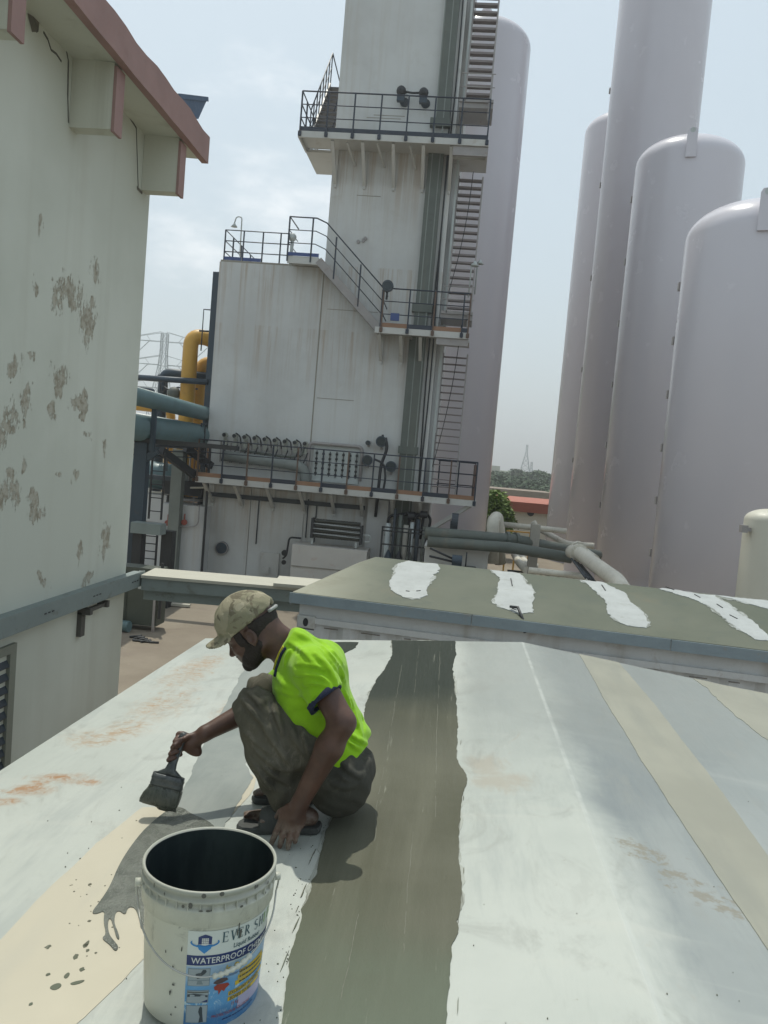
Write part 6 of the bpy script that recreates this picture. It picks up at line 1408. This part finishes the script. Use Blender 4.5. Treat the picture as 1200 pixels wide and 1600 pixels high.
def seams(X, Y, Z):
    x = (X-HEAD[0])*hf[0]+(Z-HEAD[2])*hf[2]; z = (X-HEAD[0])*hu[0]+(Z-HEAD[2])*hu[2]; y = Y-HEAD[1]; a = np.arctan2(y, x-.0)
    g = np.abs(np.sin(a*3)); return .0016*np.exp(-(g/.07)**2)*(z > .012)+.0012*np.exp(-((z-.024)/.0022)**2)+.0012*np.sin(z*160+3*np.sin(a*4))*np.sin(a*9)
K.warp(seams)
# brim
def brim(X, Y, Z):
    x = (X-HEAD[0])*hf[0]+(Z-HEAD[2])*hf[2]; z = (X-HEAD[0])*hu[0]+(Z-HEAD[2])*hu[2]; y = Y-HEAD[1]
    surf = .030-5.2*y*y-.10*(x-.09); q = np.sqrt(((x-.075)/.098)**2+(y/.082)**2); return np.maximum(np.abs(z-surf)-.0038, np.maximum((q-1)*.07, .060-x))
K.put(brim, HEAD+hf*.1-.16, HEAD+hf*.1+.16, .006)
cap = K.mesh('cap', CAMO, man, smooth=1)
MB().lathe([(.0005, .004), (.006, .003), (.008, 0), (.0005, -.002)], (0, 0, 0), 10).build('x', CAMO).name = 'button'
bt = bpy.data.objects['button']; bt.parent = cap; bt.location = Vector(HEAD+hu*.122+hf*.008)-Vector(man.location); bt.rotation_euler = Vector(hu).to_track_quat('Z', 'Y').to_euler()
m = MB(); m.tube([Vector(HEAD+hu*.012+(-hf*math.cos(t)*.107+hs*math.sin(t)*.084)) for t in np.linspace(-.55, .55, 9)], [.006]*9, 6); m.build('strap', paint('pale_strap', (.30, .31, .30), .1, 20, .5), cap)

# t-shirt
s = NT('neon_green_cloth'); n1 = s.noise(9, 4, .6); fz = s.noise(420, 3, .6); n2 = s.noise(26, 6, .7, None, .5)
col = s.mix(s.mr(n1, .35, .65), (.235, .47, .012), (.285, .54, .018)); col = s.mix(s.mr(n2, .68, .74, 0, .5), col, (.20, .33, .08))
s.put(s.b.inputs['Sheen Weight'], .15); SHIRT = s.done(col, .85, fz, .0008, .5, spec=.2)
T = Field((-.76, 2.36, 2.98), (-.14, 2.97, 3.58), .0045)
hemP = PEL+tu*.050; hemN = nz(-tu+tf*-.25)
def torso(F_, g=0.0, clip=()):
    F_.ell(CH+tf*.008, (.128+g, .172+g, .168+g), (tf, ts, tu), .04, clip=clip); F_.ell(BEL-tf*.002, (.122+g, .155+g, .155+g), (tf, ts, tu), .05, clip=clip)
    F_.cone(CH-tf*.05+tu*.07+ts*.06, CH-tf*.05+tu*.07-ts*.06, .080+g, .080+g, .05, clip=clip)
    F_.cone(PEL+tu*.06-tf*.012+ts*.05, PEL+tu*.06-tf*.012-ts*.05, .118+g, .118+g, .05, clip=clip)
    F_.cone(V3(463, 1004, 2.62), V3(463, 1004, 2.74), .050+g, .050+g, .045, clip=clip)
    for sh in (SHn, SHf): F_.cone(NECK-tu*.035-tf*.012, sh+tu*.012, .055+g, .060+g, .04, clip=clip)
torso(T, 0, ((hemP, hemN),))
an = nz(ELn-SHn); af = nz(ELf-SHf); SEn = V3(509, 1093, 2.478); an = nz(V3(538, 1128, 2.45)-SEn); SEf = SHf+af*.13
T.cone(SHn, SEn+an*.02, .066, .0635, .035, clip=((SEn, an),)); T.cone(SHf, SEf+af*.02, .062, .066, .035, clip=((SEf, af),))
nk = nz(HEAD-hu*.05-hf*.035-NECK); T.cone(NECK-nk*.03, NECK+nk*.12, .066, .070, .006, 'sub'); T.put(lambda X, Y, Z: -((X-NECK[0])*nk[0]+(Y-NECK[1])*nk[1]+(Z-NECK[2])*nk[2]-.040)+0*X, NECK-.12, NECK+.12, .004, 'sub')
T.cone(SEn-an*.02, SEn+an*.04, .052, .060, .004, 'sub')
arm_p = SHn+tf*.02-tu*.09
def folds(X, Y, Z):
    # radiating pulls from the armpit, soft drapes across the back and belly
    dx, dz = X-arm_p[0], Z-arm_p[2]; a = np.arctan2(dz, dx); r = np.sqrt(dx*dx+dz*dz+(Y-2.5)**2*.5)
    w = np.exp(-((r-.09)/.085)**2)*np.clip((2.72-Y)/.1, 0, 1)
    f_ = .0016*w*np.sin(a*7+6*np.sin(r*22)+Y*20)
    t_ = (X-PEL[0])*tu[0]+(Z-PEL[2])*tu[2]; q = (X-PEL[0])*tf[0]+(Z-PEL[2])*tf[2]
    f_ = f_+.0016*np.exp(-((t_-.10)/.10)**2)*np.sin(t_*95+q*38+2.2*np.sin(Y*14)+1.2*np.sin(q*30))
    sl_ = (X-SHn[0])*an[0]+(Y-SHn[1])*an[1]+(Z-SHn[2])*an[2]
    f_ = f_+.0010*np.exp(-((sl_-.08)/.06)**2)*np.clip((2.56-Y)/.05, 0, 1)*np.sin(sl_*70+(X*40+Z*25)+2*np.sin(Z*40))
    f_ = f_+.0022*np.sin(X*31+5*np.sin(Z*11+Y*7))*np.sin(Z*27+4*np.sin(Y*13+X*9))
    f_ = f_+.0015*np.exp(-((t_-.30)/.05)**2)*np.exp(-((q+.06)/.07)**2)*np.sin(Y*60+q*50)
    return f_
T.warp(folds)
CRE = [((700,440),(760,500),(800,560),(825,620)),((740,400),(800,470),(850,540),(872,600)),((600,500),(700,510),(770,540),(812,590)),((590,560),(690,568),(760,585),(800,612)),((640,622),(720,612),(790,628)),
       ((690,350),(770,400),(840,480),(905,590)),((560,380),(620,420),(680,480)),((525,500),(545,440),(595,400)),((905,700),(925,800),(965,900)),((940,650),(980,760),(992,860)),((885,930),(930,975),(985,995)),((892,895),(940,930),(995,950)),
       ((470,640),(560,670),(640,680)),((480,560),(520,620),(600,650)),((860,640),(890,720),(905,800)),((590,320),(650,350),(720,420))]
creases(T, CRE, .0048, .014)
creases(T, [tuple((x-14, y+16) for x, y in c_) for c_ in CRE[:7]+CRE[8:12]], .0035, .010, 'sub')
shirt = T.mesh('t_shirt', SHIRT, man, smooth=1)
NVY = paint('navy_trim_cloth', (.012, .018, .045), .2, 20, .85, fine=200)
def trim(name, c_, ax_, r0, r1, w, label):
    F_ = Field(c_-.11, c_+.11, .0035); F_.cone(c_-ax_*.03, c_+ax_*.03, r1, r1+.001, .004, clip=((c_, ax_), (c_-ax_*w, -ax_))); F_.cone(c_-ax_*.05, c_+ax_*.05, r0, r0, .003, 'sub'); F_.warp(folds); F_.mesh(name, NVY, shirt, label, smooth=1)
trim('sleeve_trim', SEn+an*.004, an, .052, .0662, .017, 'navy trim on the sleeve end'); trim('sleeve_trim', SEf+af*.004, af, .055, .0690, .015, 'navy trim on the far sleeve end')
# dark side panel and neck placket of the shirt
S_ = Field((-.76, 2.36, 2.98), (-.14, 2.97, 3.58), .006); fr_ = BEL+tf*.062; torso(S_, .0025, ((hemP+tu*.002, hemN), (BEL+tf*.098, tf), (BEL+tf*.052, -tf), (CH-tu*.065, tu), (np.array([0, 2.66, 0]), np.array([0, 1., 0])))); S_.warp(folds); S_.mesh('side_panel', NVY, shirt, 'dark navy side panel', smooth=1)
pq = [surf(T, *q) for q in ((447,1012),(440,1022),(436,1034),(432,1046),(430,1056))]; pq = [q for q in pq if q is not None]; m = MB(); m.tube([Vector(q) for q in pq], [.006]*len(pq), 6); m.build('collar_trim', NVY, shirt)
pq = [surf(T, *q) for q in ((443,1010),(436,1022),(431,1034),(428,1046))]; pq = [q for q in pq if q is not None]; m = MB(); m.tube([Vector(q) for q in pq], [.0045]*len(pq), 6); m.build('collar_piping', paint('yellow_piping', (.55, .50, .04), .1, 20, .8), shirt)

# trousers
s = NT('dusty_work_trousers'); n1 = s.noise(6, 6, .65, None, .5); n2 = s.noise(22, 7, .75, s.vec(scale=(1, 1, .55)), .6); fz = s.noise(350, 3, .6)
col = s.mix(s.mr(n1, .35, .65), (.075, .070, .053), (.115, .106, .080)); col = s.mix(s.mr(n2, .52, .66, 0, .75), col, (.175, .160, .125)); col = s.mix(s.mr(n2, .40, .32, 0, .6), col, (.035, .036, .032))
sx = s.sep(); seat = s.mr(sx[0], .06, .14); col = s.mix(s.ma('MULTIPLY', seat, .6), col, (.040, .042, .038))
TROU = s.done(col, .85, s.ma('ADD', fz, n2), .002, .5, spec=.25)
R_ = Field((-.80, 2.40, 2.83), (-.12, 2.98, 3.38), .0045)
R_.cone(V3(500,1190,2.60), V3(470,1225,2.60), .075, .055, .03); R_.ell(PEL-tu*.005-tf*.006, (.116, .165, .105), (tf, ts, tu), .04)
R_.ell(PEL-tu*.03-tf*.0+ts*-.07, (.10, .085, .095), (tf, ts, tu), .04); R_.ell(PEL-tu*.03+ts*.07, (.10, .085, .095), (tf, ts, tu), .04)
def leg(hip, kn, an_, g=0):
    R_.cone(hip, kn, .098, .067, .03); R_.cone(kn, kn+(an_-kn)*.45, .067, .074, .025); e_ = an_+nz(kn-an_)*.015; ld_ = nz(an_-kn); R_.cone(kn+(an_-kn)*.45, e_, .074, .054, .03, clip=((e_, ld_),))
leg(HIPn, KNn, ANn); leg(HIPf, KNf, ANf)
R_.cone(ANn+nz(KNn-ANn)*.05, ANn-nz(KNn-ANn)*.03, .040, .043, .004, 'sub')
def tfolds(X, Y, Z):
    th = nz(KNn-HIPn); sh_ = nz(ANn-KNn); a = (X-HIPn[0])*th[0]+(Z-HIPn[2])*th[2]; b = (X-KNn[0])*sh_[0]+(Z-KNn[2])*sh_[2]; c_ = (X-KNn[0])*-sh_[2]+(Z-KNn[2])*sh_[0]
    f_ = .0065*np.sin(c_*62+b*16+1.8*np.sin(b*19)+1.3*np.sin(Y*22))*np.exp(-((b-.16)/.14)**2)
    f_ = f_+.0045*np.sin(b*58+c_*44+2*np.sin(c_*21))*np.exp(-((b-.27)/.09)**2)
    f_ = f_+.0050*np.sin(a*48+Y*25+2.3*np.sin(Z*19))*np.exp(-((a-.08)/.10)**2)+.0025*np.sin(X*57+4*np.sin(Z*17))*np.sin(Z*49+3*np.sin(Y*20+X*8))
    k_ = np.sqrt((X-KNn[0])**2+(Z-KNn[2])**2); return f_+.003*np.sin(np.arctan2(Z-KNn[2], X-KNn[0])*9+k_*40)*np.exp(-((k_-.09)/.04)**2)
R_.warp(tfolds)
TC = [((280,680),(330,760),(400,830),(470,960)),((300,640),(360,700),(430,800)),((430,900),(500,1000),(560,1070)),((260,820),(330,920),(430,1000)),((450,700),(480,820),(520,900)),((300,900),(380,1010),(480,1090),(560,1100)),
      ((350,1000),(450,1130),(560,1180)),((620,850),(640,950),(680,1060)),((850,1060),(900,1120),(960,1140)),((800,1180),(880,1200),(950,1170)),((830,1120),(900,1160),(970,1120)),((540,760),(570,900),(640,1010)),((360,1080),(430,1190),(520,1230))]
creases(R_, TC, .005, .018)
creases(R_, [tuple((x-16, y+22) for x, y in c_) for c_ in TC[:9]], .004, .012, 'sub')
R_.mesh('trousers', TROU, man, smooth=1)

# sandals
SAND = paint('grey_rubber_sandal', (.055, .058, .055), .2, 25, .7, dirt=(.11, .108, .095), dirt_amt=.5)
for (toe, heel, d, sd_), zz, lb in ((f1, foot_z, 'near sandal, dusty grey'), (f2, foot_z, 'far sandal, mostly hidden')):
    m = MB(); out_ = []
    for t, w in ((-.035, .018), (-.03, .03), (-.01, .034), (.03, .033), (.07, .034), (.12, .040), (.165, .044), (.20, .042), (.212, .032), (.222, .014)): out_.append((t, w))
    L_ = np.linalg.norm((toe-heel)[:2])+.005; k_ = L_/.20
    ring = [heel+d*t*k_+sd_*w for t, w in out_]+[heel+d*t*k_-sd_*w for t, w in out_[::-1]]
    n = len(ring); lv = [0, .006, .017, .022]; vs = []
    for j, z in enumerate(lv):
        for q in ring: c_ = heel+d*.09*k_; f_ = (.97, 1.0, 1.0, .97)[j]; vs.append((c_[0]+(q[0]-c_[0])*f_, c_[1]+(q[1]-c_[1])*f_, zroof(c_[0]+(q[0]-c_[0])*f_)+z+.003))
    fs = [tuple(range(n))[::-1], tuple(range(3*n, 4*n))]+[(j*n+i, j*n+(i+1) % n, (j+1)*n+(i+1) % n, (j+1)*n+i) for j in range(3) for i in range(n)]
    so_ = m.add(vs, fs, False).build('sandal', SAND, man, lb); st_ = MB()
    for t0_, t1_, hh in ((.085, .150, .070),):
        rows = []
        for t in np.linspace(t0_, t1_, 5):
            row = []
            for a in np.linspace(0, math.pi, 11):
                q = heel+d*t*k_+sd_*math.cos(a)*.044; row.append(Vector((q[0], q[1], zroof(q[0])+.015+math.sin(a)*(hh-.012*(t-t0_)/.08))))
            rows.append(row)
        vs = [v for r_ in rows for v in r_]; o_ = len(vs); vs += [v+Vector((0, 0, .004)) for v in vs]
        fs = [(o_+i*11+j, o_+i*11+j+1, o_+(i+1)*11+j+1, o_+(i+1)*11+j) for i in range(4) for j in range(10)]+[(i*11+j, (i+1)*11+j, (i+1)*11+j+1, i*11+j+1) for i in range(4) for j in range(10)]
        fs += [(i*11+10, i*11+21, o_+i*11+21, o_+i*11+10) for i in range(4)]+[(j, j+1, o_+j+1, o_+j) for j in range(10)]+[(44+j, o_+44+j, o_+44+j+1, 44+j+1) for j in range(10)]
        st_.add(vs, fs, True)
    st_.build('strap', SAND, so_)

# ------------------------------------------------------------------ the brush in his hand
GB = V3(264, 1274, 2.635); GB[2] = max(GB[2], zroof(GB[0])+.004)
br = thing('paint_brush', 'wide flat brush caked in dark grey sealer, held in the outstretched hand', 'brush', tuple(GB))
s = NT('brush_caked_grey'); n1 = s.noise(30, 6, .7, s.vec(scale=(1, 1, .4)), .4); n2 = s.noise(90, 5, .7); s.put(s.b.inputs['Coat Weight'], .25); s.put(s.b.inputs['Coat Roughness'], .25)
WETB = s.done(s.mix(s.mr(n1, .35, .65), (.040, .046, .036), (.085, .092, .072)), s.mr(n1, .3, .7, .2, .5), s.ma('ADD', n1, s.ma('MULTIPLY', n2, .4)), .006, .8)
s = NT('stained_ferrule'); n1 = s.noise(30, 6, .7); FERR = s.done(s.mix(s.mr(n1, .35, .65), (.05, .056, .058), (.10, .108, .105)), .32, n1, .003, .6, metal=.25)
up_b = nz(V3(272, 1196, 2.655)-V3(256, 1262, 2.63)); wx = nz(V3(293, 1215, 2.65)-V3(237, 1203, 2.65)); wx = nz(wx-up_b*(wx@up_b)); dn = np.cross(wx, up_b)
FC = V3(262, 1220, 2.645)
def slabx(m, rows):
    """rows of (centre, half width, half depth) joined into a rounded slab"""
    n = 20; vs = []
    for c_, w, t in rows:
        for k in range(n):
            a = 2*math.pi*k/n; x = math.copysign(abs(math.cos(a))**.35, math.cos(a)); y = math.copysign(abs(math.sin(a))**.6, math.sin(a)); vs.append(tuple(c_+wx*x*w+dn*y*t))
    fs = [(j*n+i, j*n+(i+1) % n, (j+1)*n+(i+1) % n, (j+1)*n+i) for j in range(len(rows)-1) for i in range(n)]; fs += [tuple(range(n))[::-1], tuple(range((len(rows)-1)*n, len(rows)*n))]
    return m.add(vs, fs, True)
FB = FC-up_b*.022; FT = FC+up_b*.020
slabx(MB(), [(FB, .057, .017), (FB+up_b*.006, .0585, .019), (FB+up_b*.013, .057, .018), (FC, .057, .018), (FC+up_b*.004, .0585, .019), (FC+up_b*.010, .057, .018), (FT, .056, .016)]).build('ferrule', FERR, br)
hr = [(FT-up_b*.002, .052, .011), (FT+up_b*.010, .034, .0105), (FT+up_b*.020, .019, .010)]
h0 = FT+up_b*.020; hv = nz(GR-h0); wxs = wx
for t, w in ((.02, .015), (.05, .0135), (.08, .014), (.105, .0155), (.125, .012), (.130, .005)): hr.append((h0+hv*t, w, .009))
slabx(MB(), hr).build('handle', FERR, br)
# bristle head: a thick block and many ragged bristle tufts, bent over where it touches the roof
low = FB-up_b*.060
slabx(MB(), [(FB+up_b*.004, .055, .016), (FB-up_b*.008, .060, .022), (FB-up_b*.030-wx*.007, .066, .026), (FB-up_b*.052-wx*.012, .068, .024), (low-wx*.014-up_b*.004, .066, .020), (low-wx*.012-up_b*.008, .058, .012)]).build('bristles', WETB, br)
m = MB(); rb = random.Random(9)
for i in range(150):
    u_ = rb.uniform(-1, 1); side = rb.choice((-1, 1)); a = FB+wx*u_*.056+dn*side*rb.uniform(.010, .020); b = FB-up_b*rb.uniform(.045, .066)+wx*(u_*.064-.010)+dn*side*rb.uniform(.008, .024); m.bar(Vector(a), Vector(b), rb.uniform(.002, .004), .002)
for i in range(70):
    u_ = rb.uniform(-.15, .95); a = low+wx*(u_*.06-.008)+up_b*.012; b = low+wx*(u_*.052+.006)-up_b*.014; b[2] = max(b[2], zroof(b[0])+.004); m.bar(Vector(a), Vector(b), rb.uniform(.002, .006), .003)
m.build('bristle_tufts', WETB, br)
tp = V3(268, 1272, 2.63)
slabx(MB(), [(low+wx*.012+up_b*.004, .034, .013), (low+wx*.012-up_b*.010, .030, .012), (low+wx*.010-up_b*.017, .018, .008)]).build('bristle_tip', WETB, br)

# ================================================================== THE AIR
hm = bpy.data.materials.new('thin_haze'); hm.use_nodes = True; hn_ = hm.node_tree; hn_.nodes.clear()
pv = hn_.nodes.new('ShaderNodeVolumePrincipled'); pv.inputs['Color'].default_value = (1, 1, 1, 1); pv.inputs['Density'].default_value = .0014; pv.inputs['Anisotropy'].default_value = .35
ho = hn_.nodes.new('ShaderNodeOutputMaterial'); hn_.links.new(pv.outputs[0], ho.inputs['Volume'])
hz_ = MB().box((-2600, -80, -1), (2600, 5100, 60)).build('haze', hm); hz_['kind'] = 'stuff'

import OpenImageIO as oiio,sys,numpy as np
b=oiio.ImageBuf('/workdir/render_main.png');a=b.get_pixels(oiio.FLOAT)[:,:,:3]*255
k=a.shape[1]/1200
for n,(x,y) in dict(wall=(100,350),wall2=(100,1050),sky=(400,100),skyM=(870,100),skylow=(820,600),tower=(600,80),block=(420,550),tankM=(790,300),tankB=(1020,100),tankD=(1150,700),duct=(670,400),roofL=(100,1350),roofR=(800,1450),cool=(950,1200),coolN=(1050,1500),creamR=(1000,1130),creamL=(60,1500),dark=(650,1200),darkT=(660,1030),darkN=(580,1500),croof=(720,920),pat=(640,900),yard=(230,1030),shirt=(540,1110),tro=(400,1150),bucket=(270,1500),base=(380,850)).items():
    x0,y0=int(x*k),int(y*k); p=a[y0-3:y0+4,x0-3:x0+4].reshape(-1,3).mean(0); print(n,p.round().astype(int),end='; ')
print()
